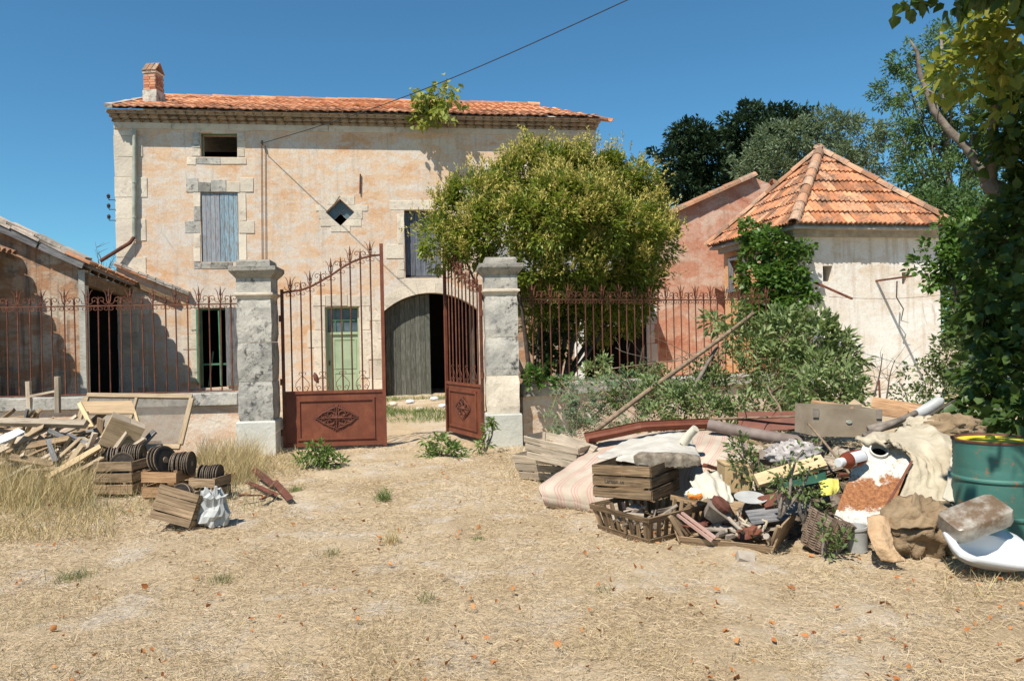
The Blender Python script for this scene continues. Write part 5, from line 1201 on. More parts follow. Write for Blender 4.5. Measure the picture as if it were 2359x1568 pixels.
def net(name, rows, m, parent=None, su=7, sv=7, wr=0.0, fr=6.0, th=0.008, seed=0, ridge=True, fold=0.0):
    """smooth cloth through a net of control points (px,py,Y) or Vectors"""
    rows = [[P(*q) if not isinstance(q, Vector) else q for q in r] for r in rows]; nr, nc = len(rows), len(rows[0])
    def cat(arr, x):
        k = len(arr)-1; i = min(int(x*k), k-1); t = x*k-i
        return catm(arr[max(i-1, 0)], arr[i], arr[i+1], arr[min(i+2, k)], t)
    NU, NV = (nc-1)*su, (nr-1)*sv; pts = []
    for j in range(NV+1):
        row = [cat([r[c_] for r in rows], j/NV) for c_ in range(nc)]; pts.append([cat(row, i/NU) for i in range(NU+1)])
    V, UV = [], []
    for j in range(NV+1):
        for i in range(NU+1):
            p = pts[j][i]; a = pts[j][min(i+1, NU)]-pts[j][max(i-1, 0)]; b = pts[min(j+1, NV)][i]-pts[max(j-1, 0)][i]
            n_ = a.cross(b)
            if n_.length > 1e-9: n_.normalize()
            if n_.y > .3 or (abs(n_.y) <= .3 and n_.z < 0): n_ = -n_
            q = p*fr+Vector((seed*7.3, seed*3.1, 0)); f = mnoise.noise(q)
            if ridge: f = (1-abs(f)*2.2)*.6+mnoise.noise(q*2.3)*.35+(.35-abs(mnoise.noise(q*3.7+Vector((0, 0, 9)))))*.55+(.3-abs(mnoise.noise(q*8+Vector((4, 0, 9)))))*.2
            if fold: f += fold*math.sin(i/NU*math.pi*2*(nc+1)+3*mnoise.noise(q*.5))
            V.append(p+n_*f*wr); UV.append((i/NU, j/NV))
    w_ = NU+1; F = [(j*w_+i, j*w_+i+1, (j+1)*w_+i+1, (j+1)*w_+i) for j in range(NV) for i in range(NU)]
    me = bpy.data.meshes.new(name); k = len(V); off = Vector((0, 0, -th))
    bd = [i for i in range(NU+1)]+[j*w_+NU for j in range(1, NV+1)]+[NV*w_+i for i in range(NU-1, -1, -1)]+[j*w_ for j in range(NV-1, 0, -1)]
    F2 = F+[tuple(x+k for x in f[::-1]) for f in F]+[(bd[i], bd[i]+k, bd[(i+1) % len(bd)]+k, bd[(i+1) % len(bd)]) for i in range(len(bd))]
    me.from_pydata([v[:] for v in V]+[(v+off)[:] for v in V], [], F2); me.polygons.foreach_set('use_smooth', [True]*len(me.polygons))
    ul_ = me.uv_layers.new(name='UVMap'); UV2 = UV+UV
    ul_.data.foreach_set('uv', [x for l in me.loops for x in UV2[l.vertex_index]]); me.update()
    return obj(name, me, m, parent)
def lump(name, c_, rad, m, amp=.2, fr=3.0, parent=None, n=20, seed=0, M=None, flat=-.6, smooth=True):
    mb = MB(); c_ = Vector(c_)
    def fn(a, b):
        th, ph = a*2*math.pi, (b-.5)*math.pi; d = Vector((math.cos(th)*math.cos(ph), math.sin(th)*math.cos(ph), math.sin(ph)))
        q = d*fr+Vector((seed*5.1, seed*2.7, 0)); k = 1+amp*((1-abs(mnoise.noise(q))*2.4)*.6+.5*mnoise.noise(q*2.1)+.45*(.35-abs(mnoise.noise(q*3.3)))+.3*(.3-abs(mnoise.noise(q*7.1))))
        z = max(d.z*k, flat); v = Vector((d.x*k*rad[0], d.y*k*rad[1], z*rad[2]))
        return (M @ v if M else v)+c_
    mb.grid(fn, n*2, n); mb.smooth = smooth
    return mb.build(name, m, parent)
def yaw(a): return Matrix.Rotation(R(a), 4, 'Z')
def crate(name, label, M, w, d, h, n, m, flare=0.0, fill=.78, group=None, vertical=0, cat='crate', th=.012, low=None):
    """slatted box: M puts its base centre; local x is the front's width, y to the back"""
    t = thing(name, label, cat, M.translation, group)
    def hw(z): return w/2+flare*z
    def hd(z): return d/2+flare*z
    for side in range(4):
        nn_ = n if not vertical else 2
        hh = h*(low[side] if low else 1)
        nn_ = max(1, int(round(nn_*(low[side] if low else 1))))
        for k in range(nn_):
            zc_ = hh*(k+.5)/nn_; wd = hh/nn_*fill if not vertical else .045
            if vertical: zc_ = .03 if k == 0 else hh-.025
            e = .002*side
            X, Y_ = hw(zc_), hd(zc_); j = rnd.uniform(-.004, .004)
            if side == 0: a, b = Vector((-X, -Y_, zc_+j)), Vector((X, -Y_, zc_-j)); nrm = Vector((0, -1, 0))
            elif side == 1: a, b = Vector((-X, Y_, zc_+j)), Vector((X, Y_, zc_-j)); nrm = Vector((0, 1, 0))
            elif side == 2: a, b = Vector((-X, -Y_+.008, zc_+j)), Vector((-X, Y_-.008, zc_-j)); nrm = Vector((-1, 0, 0))
            else: a, b = Vector((X, -Y_+.008, zc_+j)), Vector((X, Y_-.008, zc_-j)); nrm = Vector((1, 0, 0))
            board_mesh((b-a).length, wd*rnd.uniform(.94, 1.05), th, .003).build('slat', m, t, M @ frame(b-a, nrm+Vector((0, 0, -flare)), (a+b)/2))
        if vertical and side in (0, 1, 2, 3):
            L_ = 2*(hw(0) if side < 2 else hd(0)); kk = int(L_/vertical)
            for q in range(kk):
                f = -1+2*(q+.5)/kk
                za, zb = .03, hh-.03
                if side < 2: s = -1 if side == 0 else 1; a, b = Vector((f*hw(za), s*(hd(za)-.012), za)), Vector((f*hw(zb), s*(hd(zb)-.012), zb)); nrm = Vector((0, s, 0))
                else: s = -1 if side == 2 else 1; a, b = Vector((s*(hw(za)-.012), f*hd(za), za)), Vector((s*(hw(zb)-.012), f*hd(zb), zb)); nrm = Vector((s, 0, 0))
                board_mesh((b-a).length, vertical*.55, .009, .002).build('slat', m, t, M @ frame(b-a, nrm, (a+b)/2))
    for sx in (-1, 1):
        for sy in (-1, 1):
            a, b = Vector((sx*(hw(0)-.022), sy*(hd(0)-.022), .002)), Vector((sx*(hw(h)-.022), sy*(hd(h)-.022), h*(.96 if not low else min(.96, .98*max(low[0 if sy < 0 else 1], low[2 if sx < 0 else 3])))))
            board_mesh((b-a).length, .03, .03, .002).build('corner_post', m, t, M @ frame(b-a, (sx, sy, 0), (a+b)/2))
    kk = max(3, int(d/.11))
    for q in range(kk):
        y = -d/2+d*(q+.5)/kk; board_mesh(w-.02, d/kk*.86, .01, .002).build('base_slat', m, t, M @ Matrix.Translation((0, y, .008)))
    return t
def mfloor(px, py, a=0.0, dz=0.0): return Matrix.Translation(G(px, py)+Vector((0, 0, dz))) @ yaw(a)
m_cloth = simple('beige_canvas', [(.3, (.34, .285, .20)), (.7, (.50, .435, .325))], 6, .95, 30, .016)
m_burlap = simple('brown_burlap', [(.3, (.17, .115, .065)), (.7, (.30, .215, .13))], 7, .97, 40, .014)
m_burlapo = simple('orange_sacking', [(.3, (.38, .24, .13)), (.7, (.50, .34, .20))], 6, .97, 24, .025)
m_tarp = simple('grey_white_sheeting', [(.3, (.40, .365, .31)), (.7, (.58, .55, .48))], 4, .7, 60, .003)
m_plas = simple('white_plastic', [(.3, (.30, .30, .285)), (.7, (.46, .46, .44))], 5, .45, 60, .002, spec=.4)
m_cream = simple('cream_fabric', [(.3, (.42, .375, .29)), (.7, (.56, .51, .41))], 5, .8, 70, .002)
m_ceram = simple('white_ceramic', [(.3, (.56, .56, .555)), (.7, (.64, .64, .64))], 2, .18, 20, .0, spec=.5)
m_disc = simple('dark_disc', [(.3, (.025, .02, .017)), (.7, (.07, .052, .04))], 14, .6, 60, .002, rv=.3)
m_discr = simple('disc_rim', [(.3, (.12, .085, .055)), (.7, (.27, .195, .13))], 20, .7, 60, .002, rv=.35)
m_card = simple('cardboard', [(.3, (.34, .25, .16)), (.7, (.46, .35, .23))], 5, .9, 60, .002)

# ================================================================== LEFT: crates of discs and wood pile
def disc_set():
    b = MB().lathe([(0.02, -.005), (.115, -.005), (.12, -.009), (.14, -.009), (.14, .009), (.12, .009), (.115, .005), (.02, .005)], 22); me1 = b.mesh('disc'); me1.materials.append(m_disc)
    r_ = MB().lathe([(.139, -.0035), (.146, -.003), (.146, .003), (.139, .0035)], 22, cap=False); me2 = r_.mesh('rim'); me2.materials.append(m_discr)
    h_ = MB().lathe([(.0, -.012), (.03, -.012), (.035, 0), (.03, .012), (0, .012)], 10, cap=False); me3 = h_.mesh('hub'); me3.materials.append(m_discr)
    return me1, me2, me3
me_d, me_r, me_hb = disc_set()
def disc(M, label, group, s=1.0):
    M = M @ Matrix.Scale(s*.86, 4); o = obj('disc', me_d, None, None, M); tag(o, label, 'disc', group)
    obj('rim', me_r, None, o, M); obj('hub', me_hb, None, o, M); return o
def disc_stack(start, dirv, n, label, step=.024, s=1.0, lean=0.0):
    dirv = Vector(dirv).normalized()
    for i in range(n):
        ax = (dirv+Vector((rnd.uniform(-.05, .05), rnd.uniform(-.05, .05), lean+rnd.uniform(-.05, .05)))).normalized()
        M = ax.to_track_quat('Z', 'Y').to_matrix().to_4x4(); M.translation = Vector(start)+dirv*step*i+Vector((0, 0, -.03+rnd.uniform(-.008, .008))); disc(M, label, 'grooved discs standing in the crates', s)
def front_left(px, py, w, d, a): # crate matrix from the pixel of its front-left foot
    g = G(px, py); return Matrix.Translation(g) @ yaw(a) @ Matrix.Translation((w/2, d/2, 0))
M1 = front_left(216, 1140, .45, .40, -3); crate('slatted_crate', 'brown slatted crate of discs nearest the wood pile', M1, .45, .40, .385, 3, m_crate, fill=.80)
lab = 'dark grooved disc standing in the slatted crate nearest the wood pile'
disc_stack(M1 @ Vector((-.13, -.02, .42)), M1.to_3x3() @ Vector((.95, .3, 0)), 5, lab); disc_stack(M1 @ Vector((-.02, .10, .44)), M1.to_3x3() @ Vector((.98, .15, 0)), 9, lab); disc_stack(M1 @ Vector((.06, -.10, .36)), M1.to_3x3() @ Vector((.2, -.95, .1)), 2, lab, s=1.05)
M2 = front_left(327, 1151, .40, .40, -6); crate('slatted_crate', 'orange-brown broken crate with two tall discs leaning in it', M2, .40, .40, .33, 2, m_crateo, fill=.68)
lab = 'dark grooved disc in the orange-brown broken crate'
disc_stack(M2 @ Vector((-.12, 0, .43)), M2.to_3x3() @ Vector((.9, -.25, 0)), 3, 'large dark disc leaning upright out of the orange-brown crate', .05, 1.3, .25); disc_stack(M2 @ Vector((.05, .02, .38)), M2.to_3x3() @ Vector((.98, .1, 0)), 9, lab, .024, 1.08)
M3 = front_left(436, 1152, .30, .34, -8); crate('slatted_crate', 'small low crate of discs behind the tipped crate', M3, .30, .34, .25, 2, m_crate, fill=.75)
disc_stack(M3 @ Vector((-.10, 0, .27)), M3.to_3x3() @ Vector((.98, .1, 0)), 9, 'dark grooved disc in the small low crate behind the tipped crate', .025, .9)
g4 = G(392, 1222); M4 = Matrix.Translation(g4+Vector((0, .16, .03))) @ yaw(-10) @ Matrix.Rotation(R(13), 4, 'Y') @ Matrix.Rotation(R(-14), 4, 'X'); crate('slatted_crate', 'tipped front crate of pale slats with discs peeping over its edge', M4, .40, .30, .31, 4, m_crate, fill=.90)
disc_stack(M4 @ Vector((-.06, -.02, .26)), M4.to_3x3() @ Vector((.25, .95, 0)), 2, 'brown disc peeping over the edge of the tipped crate', .05, 1.0); disc_stack(M4 @ Vector((.11, .03, .25)), M4.to_3x3() @ Vector((.35, .95, 0)), 2, 'brown disc peeping over the edge of the tipped crate', .05, .9)
gb = G(482, 1218); tag(lump('plastic_bag', gb+Vector((0, .1, .14)), (.105, .09, .17), m_plas, .7, 1.7, n=13, seed=4, flat=-.75, smooth=False), 'crumpled grey-white plastic bag beside the tipped crate', 'bag')
# rusty hinges in the grass
for i, (a, b, w, lab) in enumerate(((( 585, 1105), (632, 1130), .10, 'flat rusty iron plate lying in the grass'), ((632, 1130), (668, 1160), .09, 'rusty iron plate overlapping the flat one'), ((548, 1160), (605, 1150), .03, 'thin rusty iron bar in the grass'), ((600, 1165), (630, 1145), .05, 'short rusty iron lug in the grass'), ((570, 1120), (640, 1150), .06, 'rusty iron strap under the plates'))):
    pa, pb_ = G(*a)+Vector((0, 0, .13-.02*i)), G(*b)+Vector((0, 0, .05)); o = board('rusty_iron_piece', pa, pb_, w*.8, .012, m_rustd, None, Vector((0, -.5, 1)), .006); tag(o, lab, 'iron scrap')
m_frame = wood('dull_pine', (.24, .17, .10), (.38, .285, .18), (.48, .37, .25), 1, .12)
# leaning glazed frame
FPn = TPlane(P(165, 1028, 10.6), P(440, 1030, 10.7), P(440, 912, 11.15)); fw = thing('window_frame', 'pine window frame with dusty glass leaning on the low wall', 'window frame', FPn.pt(.8, 0))
(au, av), (bu, bv) = FPn.uv(163, 1028), FPn.uv(443, 914); mu = FPn.uv(300, 970)[0]
for a, b in (((au, av), (bu, av)), ((au, bv), (bu, bv))): board('frame_rail', FPn.pt(a[0], a[1], .01), FPn.pt(b[0], b[1], .01), .065, .045, m_frame, fw, FPn.n)
for x in (au, mu, bu): board('frame_stile', FPn.pt(x, av+.036, .012), FPn.pt(x, bv-.036, .012), .065 if x != mu else .04, .045, m_frame, fw, FPn.n)
n = NT('dirty_window_glass'); n.fin(n.ramp(n.noise(n.pos(), 3, 6, .7), [(.3, (.12, .105, .085)), (.7, (.22, .195, .165))]), .75, None, 0, .04); tp = n.new('ShaderNodeBsdfTransparent'); mx = n.new('ShaderNodeMixShader'); mx.inputs[0].default_value = .35
n.L(n.b.outputs[0], mx.inputs[1]); n.L(tp.outputs[0], mx.inputs[2]); n.L(mx.outputs[0], n.out.inputs['Surface']); m_dglass = n.m
for x0, x1 in ((au+.04, mu-.025), (mu+.025, bu-.04)): MB().add([FPn.pt(x0, av+.04, .005), FPn.pt(x1, av+.04, .005), FPn.pt(x1, bv-.04, .005), FPn.pt(x0, bv-.04, .005)], [(0, 1, 2, 3)]).build('pane', m_dglass, fw)
# tilted wooden box and table board
gbx = P(282, 1030, 9.6); Mb = Matrix.Translation(Vector((gbx.x, gbx.y, P(282, 998, 9.6).z))) @ yaw(28) @ Matrix.Rotation(R(26), 4, 'Y') @ Matrix.Rotation(R(6), 4, 'X')
bx = thing('wooden_box', 'tilted wooden box with a pale lid on top of the pile', 'box', Mb.translation)
for nm, (x0, x1, y0, y1, z0, z1) in (('lid', (-.20, .02, -.17, .17, .165, .18)), ('lid', (.025, .20, -.17, .17, .165, .18)), ('front_board', (-.2, .2, -.185, -.17, 0, .18)), ('front_board', (-.2, .2, -.185, -.17, -.18, -.004)), ('back_board', (-.2, .2, .17, .185, -.18, .18)), ('side_board', (.185, .2, -.17, .17, -.18, -.004)), ('side_board', (.185, .2, -.17, .17, .0, .164)), ('side_board', (-.2, -.185, -.17, .17, -.18, .164)), ('base_board', (-.185, .185, -.17, .17, -.18, -.165))):
    MB().box(x0, x1, y0, y1, z0, z1, j=.002).build(nm, m_plank if nm == 'lid' else m_ply, bx, Mb, fixn=True)
tb = thing('broken_table', 'brown tabletop board propped on two thin legs above the box', 'table', P(250, 1010, 10.1))
TP = TPlane(P(190, 951, 9.9), P(313, 951, 9.9), P(305, 923, 10.35)); q4 = [TP.uv(*q) for q in ((195, 951), (314, 951), (303, 922), (182, 924))]
MB().add([TP.pt(*q, .0) for q in q4]+[TP.pt(*q, -.02) for q in q4], [(0, 1, 2, 3), (7, 6, 5, 4), (0, 4, 5, 1), (1, 5, 6, 2), (2, 6, 7, 3), (3, 7, 4, 0)]).build('tabletop', m_ply, tb, fixn=True)
board('leg', P(183, 928, 9.88), P(213, 985, 9.7), .05, .03, m_pine, tb, Vector((0, -1, .3))); board('leg', P(312, 950, 9.9), P(322, 986, 9.8), .03, .03, m_pine, tb, Vector((0, -1, .3)))
# broken ladder back
ld = thing('broken_chair_frame', 'two upright grey posts joined by a rung above the wood pile', 'chair frame', P(100, 960, 10.2))
board('post', P(65, 878, 10.2), P(67, 940, 10.2), .055, .05, m_plank, ld, Vector((0, -1, 0))); board('post', P(132, 867, 10.1), P(133, 950, 10.1), .06, .05, m_plank, ld, Vector((0, -1, 0))); board('rung', P(70, 912, 10.17), P(130, 900, 10.13), .035, .03, m_plank, ld)
# wood pile: single boards
def plank(a, b, w, t, m, lab, group=None, warp=.01):
    o = board('plank', a, b, w, t, m, None, Vector((rnd.uniform(-.4, .4), -.7, 1)), .006, warp, 4); return tag(o, lab, 'plank', group)
plank(P(-30, 972, 9.7), P(198, 975, 9.6), .10, .06, m_plank, 'long grey beam lying level across the wood pile')
plank(P(9, 1106, 8.9), P(131, 1038, 9.5), .07, .03, m_plank, 'long weathered board sloping into the grass at the pile foot')
plank(P(107, 1101, 8.8), P(232, 1026, 9.4), .075, .03, m_pine, 'fresh yellow board sloping down in front of the pile')
plank(P(-20, 1048, 9.4), P(110, 985, 9.7), .09, .03, m_plank, 'pale board slanting across the left of the pile')
plank(P(150, 1100, 8.9), P(236, 1052, 9.2), .05, .025, m_frame, 'narrow dull batten beside the slatted crate')
plank(P(110, 1012, 9.3), P(128, 1062, 9.2), .06, .03, m_greywood, 'short grey splintered board standing on end')
plank(P(200, 1045, 9.4), P(217, 995, 9.4), .07, .05, m_plank, 'stubby wood block standing upright by the tilted box')
plank(P(-10, 1020, 9.2), P(48, 990, 9.5), .13, .02, simple('white_painted_board', [(.3, (.6, .6, .58)), (.7, (.7, .7, .68))], 4), 'short white painted board in the wood pile')
for i in range(78):
    x = rnd.uniform(-25, 235) if i < 62 else rnd.uniform(215, 345); lo = 965 if x < 170 else (990 if x < 235 else 1035); y = rnd.uniform(lo, 1085); Y = 9.15+(1085-y)/130*.95+rnd.uniform(-.1, .3)
    c_ = P(x, y, Y); L = rnd.uniform(.25, .85); a = R(rnd.gauss(25, 30)); yw = rnd.uniform(-.8, .8); d = Vector((math.cos(a)*math.cos(yw), math.cos(a)*math.sin(yw), math.sin(a)*.55)); d.normalize()
    a_, b_ = c_-d*L/2, c_+d*L/2; a_.z = max(a_.z, .03); b_.z = max(b_.z, .03)
    wd_ = rnd.choice((.04, .06, .08, .11)); plank(a_, b_, wd_, rnd.choice((.018, .025, .04)), *(lambda q: (q[0], '%s %s %s board %s' % ('long' if L > .55 else 'short', 'wide' if L*0+wd_ > .07 else 'narrow', q[1], 'at the left edge of the wood pile' if x < 30 else 'below the two upright posts' if x < 130 and y < 1020 else 'at the foot of the wood pile' if y > 1040 else 'in the pile beside the tilted box')))(rnd.choice(((m_plank, 'grey weathered'), (m_plank, 'grey weathered'), (m_greywood, 'dark grey'), (m_frame, 'dull pine'), (m_crate, 'brown'), (m_crate, 'brown')))), 'broken boards of the wood pile')
# ================================================================== RIGHT: rubbish heap
n = NT('striped_ticking'); u_ = n.sep(n.uv())[0]; c = n.ramp(n.noise(n.pos(), 3, 6), [(.3, (.38, .31, .235)), (.7, (.52, .445, .36))])
s1 = n.m_('FRACT', n.m_('MULTIPLY', u_, 13.0)); lines = n.ramp(s1, [(0, 0), (.1, 0), (.13, 1), (.18, 1), (.21, 0), (.28, 0), (.31, 1), (.36, 1), (.39, 0), (.46, 0), (.49, .8), (.53, .8), (.56, 0)])
c = n.mix(n.m_('MULTIPLY', lines, .5), c, (.42, .14, .13)); c = n.mix(n.m_('MULTIPLY', n.ramp(n.noise(n.pos(), 1.6, 6, .7), [(.52, 0), (.7, 1)]), .5), c, (.42, .33, .24)); m_tick = n.fin(c, .95, n.bump(n.noise(n.pos(), 7, 4), .02, .5), 0, .1)
net('mattress', [[(1262, 1166, 7.62), (1330, 1180, 7.55), (1405, 1192, 7.45), (1480, 1185, 7.4), (1560, 1178, 7.35), (1640, 1170, 7.3), (1700, 1150, 7.4)],
                 [(1250, 1142, 7.52), (1325, 1155, 7.44), (1400, 1163, 7.36), (1480, 1150, 7.3), (1560, 1140, 7.25), (1650, 1130, 7.2), (1728, 1120, 7.4)],
                 [(1245, 1117, 7.62), (1320, 1118, 7.55), (1400, 1118, 7.5), (1480, 1110, 7.5), (1560, 1095, 7.5), (1650, 1080, 7.5), (1722, 1085, 7.6)],
                 [(1300, 1080, 8.05), (1385, 1076, 8.0), (1460, 1066, 7.95), (1540, 1050, 7.9), (1610, 1035, 7.9), (1675, 1035, 7.9), (1728, 1052, 8.0)],
                 [(1352, 1040, 8.6), (1425, 1034, 8.55), (1490, 1022, 8.5), (1560, 1010, 8.5), (1625, 1004, 8.5), (1680, 1008, 8.4), (1722, 1028, 8.4)],
                 [(1405, 1007, 9.2), (1465, 1002, 9.2), (1525, 996, 9.1), (1580, 992, 9.1), (1630, 992, 9.0), (1670, 998, 8.9), (1702, 1012, 8.8)],
                 [(1415, 1022, 9.35), (1470, 1020, 9.35), (1530, 1015, 9.25), (1590, 1015, 9.2), (1640, 1015, 9.1), (1690, 1020, 9.0), (1710, 1030, 8.9)]], m_tick, None, 7, 6, .02, 3.0, .03, 1)
tag(bpy.data.objects['mattress'], 'stained mattress of pink-striped ticking sagging over the rubbish', 'mattress')
tag(net('sheeting', [[(1470, 1071, 7.0), (1500, 1074, 6.95), (1540, 1077, 6.95), (1580, 1076, 7.0), (1612, 1068, 7.1)],
                     [(1440, 1062, 7.15), (1480, 1046, 7.05), (1530, 1046, 7.0), (1580, 1046, 7.05), (1610, 1052, 7.15)],
                     [(1378, 1056, 7.4), (1430, 1048, 7.4), (1490, 1040, 7.4), (1550, 1036, 7.4), (1606, 1042, 7.5)],
                     [(1400, 1040, 7.9), (1450, 1032, 7.9), (1510, 1020, 7.9), (1560, 1014, 7.9), (1596, 1020, 7.9)],
                     [(1450, 1012, 8.4), (1490, 1008, 8.4), (1530, 1002, 8.4), (1570, 998, 8.4), (1590, 1002, 8.3)]], m_tarp, None, 8, 7, .028, 5.0, .006, 3), 'crumpled grey-white sheet spread over the mattress', 'sheet')
tag(net('lining_roll', [[(1462, 1068, 6.82), (1500, 1071, 6.78), (1560, 1074, 6.78), (1612, 1070, 6.85)], [(1460, 1050, 6.86), (1500, 1047, 6.8), (1560, 1050, 6.8), (1612, 1056, 6.88)], [(1475, 1042, 7.0), (1510, 1042, 6.95), (1560, 1043, 6.95), (1605, 1048, 7.0)]], simple('mottled_brown_lining', [(.35, (.11, .085, .06)), (.65, (.30, .25, .19))], 14, .8), None, 8, 6, .014, 7, .008, 5), 'mottled brown curled sheet edge lying on the dark crate', 'sheet')
# crates
cr = P(1504, 1255, 6.1); Mc = Matrix.Translation(Vector((1.15, 6.56, 0))) @ yaw(-57); crate('slatted_crate', 'flared basket crate of upright slats on the ground under the dark crate', Mc @ Matrix.Rotation(R(2), 4, 'X'), .62, .62, .24, 2, m_crated, flare=.22, vertical=.075)
Mk = Matrix.Translation(Vector((1.10, 6.93, .25))) @ yaw(-35) @ Matrix.Rotation(R(-2), 4, 'Y'); kc = crate('slatted_crate', 'dark three-slat crate stacked beside the mattress with faded lettering', Mk, .56, .60, .30, 3, m_crated, fill=.84)
fc_ = bpy.data.curves.new('lettering', 'FONT'); fc_.body = 'Larson se'; fc_.size = .05; fc_.extrude = .0005; fo_ = bpy.data.objects.new('lettering', fc_); fc_.materials.append(m_wire)
me_l = None
lM = (Mk @ Matrix.Translation((-.16, -.3075, .135)) @ Matrix.Rotation(R(90), 4, 'X'))
col.objects.link(fo_); dg_ = bpy.context.evaluated_depsgraph_get(); me_l = bpy.data.meshes.new_from_object(fo_.evaluated_get(dg_)); bpy.data.objects.remove(fo_); obj('lettering', me_l, m_wire, kc, lM)
Mt = Matrix.Translation(Vector((1.78, 6.24, .0))) @ yaw(-30); crate('tray_crate', 'wide shallow tray crate full of rusty scrap at the heap front', Mt, .70, .62, .24, 1, m_crate, flare=.38, fill=.95, low=(.28, 1, .95, 1))
Ml = Matrix.Translation(G(1262, 1108)+Vector((.06, .22, .0))) @ yaw(-28); crate('slatted_crate', 'grey weathered crate at the heap corner nearest the gate pillar', Ml, .62, .42, .30, 3, m_plank, flare=.28, fill=.86)
Mm = Matrix.Translation(P(1285, 1062, 8.75)) @ yaw(-32) @ Matrix.Rotation(R(8), 4, 'Y'); crate('slatted_crate', 'grey slatted crate perched on the one nearest the pillar', Mm, .60, .34, .26, 3, m_plank, flare=.22, fill=.86)
tag(board('plank', P(1280, 1010, 8.9), P(1366, 1042, 8.5), .17, .02, m_plank, None, Vector((.1, -.9, .6)), .006), 'pale wide board lying in the perched grey crate', 'plank')
# scrap in the trays
def scrap(M, n_, rx, ry, z0, lab, grp, ms):
    for i in range(n_):
        p = M @ Vector((rnd.uniform(-rx, rx), rnd.uniform(-ry, ry), z0+rnd.uniform(0, .1))); k = rnd.random(); m = rnd.choice(ms)
        if k < .45: o = board('scrap_piece', p-Vector(unit(1)[0])*.0, p+Vector((rnd.uniform(-.2, .2), rnd.uniform(-.2, .2), rnd.uniform(-.03, .1))), rnd.uniform(.015, .05), rnd.uniform(.008, .03), m, None, None, .004)
        elif k < .8:
            mb = MB(); L = rnd.uniform(.06, .22); d = Vector(unit(1)[0]); d.z = abs(d.z)*.4; d.normalize(); r_ = rnd.uniform(.008, .03); mb.tube([p, p+d*L*.5, p+d*L], [r_, r_*.9, r_*rnd.uniform(.5, 1.2)], 8); o = mb.build('scrap_piece', m)
        else: o = lump('scrap_piece', p, (rnd.uniform(.03, .06), rnd.uniform(.03, .06), rnd.uniform(.02, .05)), m, .7, 1.8, n=5, seed=i, smooth=False)
        tag(o, '%s %s %s' % ({m_junk: 'dark dusty', m_junk2: 'pale dusty', m_rust: 'red rusty', m_rustd: 'dark rusty', m_plank: 'grey wooden'}[m], 'flat strip' if k < .45 else 'rod' if k < .8 else 'lump', lab), 'scrap', grp)
m_junk = simple('dusty_scrap', [(.3, (.14, .11, .085)), (.7, (.30, .25, .20))], 10, .85, 40, .004, .2)
m_junk2 = simple('pale_dusty_scrap', [(.3, (.28, .23, .175)), (.7, (.42, .36, .29))], 10, .85, 40, .004, .2)
scrap(Mt, 34, .36, .27, .04, 'in the wide tray crate', 'scrap in the tray crate', (m_junk, m_junk2, m_rustd, m_rust, m_junk2))
scrap(Mc, 22, .26, .26, .06, 'in the flared basket crate', 'scrap in the basket crate', (m_junk, m_junk2, m_junk))
scrap(Ml, 8, .22, .14, .05, 'in the grey crate by the pillar', 'rubble in the grey crate', (m_junk2, m_plank))
mb = MB(); pts = []
for i in range(60):
    a = i*.55; q = Mt @ Vector((.14+.10*math.cos(a)+.03*math.sin(a*2.3), -.05+.12*math.sin(a*.9), .10+.05*math.sin(a*1.7)+.02)); pts.append(q)
mb.tube(pts, .011, 5); tag(mb.build('rope', m_cloth, None, smooth=True), 'tangled dusty rope in the tray crate', 'rope')
for i, (a, b) in enumerate((((1560, 1185), (1640, 1245)), ((1570, 1180), (1648, 1238)))): tag(board('metal_strip', P(*a, 6.15), P(*b, 5.95), .022, .02, simple('dusty_pink_metal', [(.3, (.35, .20, .16)), (.7, (.45, .30, .25))], 9), None, None, .002), ('front' if i == 0 else 'rear')+' one of two pinkish metal strips sticking out of the tray', 'metal strip')
Mf = Matrix.Translation(P(1650, 1172, 6.2)) @ Matrix.Rotation(R(38), 4, 'Y') @ Matrix.Rotation(R(20), 4, 'X')
fu = thing('iron_funnel', 'rusty square iron hopper lying tipped on the tray crate', 'hopper', Mf.translation); sqprof([(-.10, .045), (.02, .09), (.03, .12)], Mf).build('hopper', m_junk, fu); MB().lathe([(.05, .03), (.085, .04), (.09, .07), (.06, .09)], 14, Mf).build('collar', m_rustd, fu)
# rusty gutter and pipe
def gutter(pts, r, m, lab):
    mb = MB(); n_ = 8; vs_ = []
    for th_ in (0, .008):
        for i, p in enumerate(pts):
            t = (pts[min(i+1, len(pts)-1)]-pts[max(i-1, 0)]).normalized(); a = t.cross(Vector((0, 0, 1))).normalized(); b = a.cross(t)*1
            for q in range(n_+1): w = math.pi*(q/n_)+math.pi*.12; vs_.append(p+(a*math.cos(w)-b*abs(math.sin(w))*(1 if math.sin(w) > 0 else -.2))*(r-th_))
    k = n_+1; L = len(pts); F = []
    for s_ in range(2):
        o_ = s_*L*k
        for i in range(L-1):
            for q in range(n_): F.append((o_+i*k+q, o_+i*k+q+1, o_+(i+1)*k+q+1, o_+(i+1)*k+q))
    for i in range(L-1):
        for q in (0, n_): F.append((i*k+q, (i+1)*k+q, L*k+(i+1)*k+q, L*k+i*k+q))
    mb.add(vs_, F); return tag(mb.build('gutter', m, None, fixn=True), lab, 'gutter')
gutter([P(1350, 1000, 8.7), P(1410, 988, 8.75), P(1465, 976, 8.8), P(1480, 973, 8.8), P(1560, 969, 8.85), P(1640, 966, 8.9)], .105, m_sheet, 'bent length of rust-red gutter lying behind the mattress')
tag(MB().tube([P(1632, 978, 8.6), P(1740, 1000, 8.35), P(1850, 1018, 8.1)], .065, 12).build('iron_pipe', simple('brown_grey_pipe', [(.3, (.13, .095, .08)), (.7, (.24, .19, .165))], 6, .7, 50, .003), None, angle=50), 'thick brown-grey pipe sloping down from the gutter end', 'pipe')
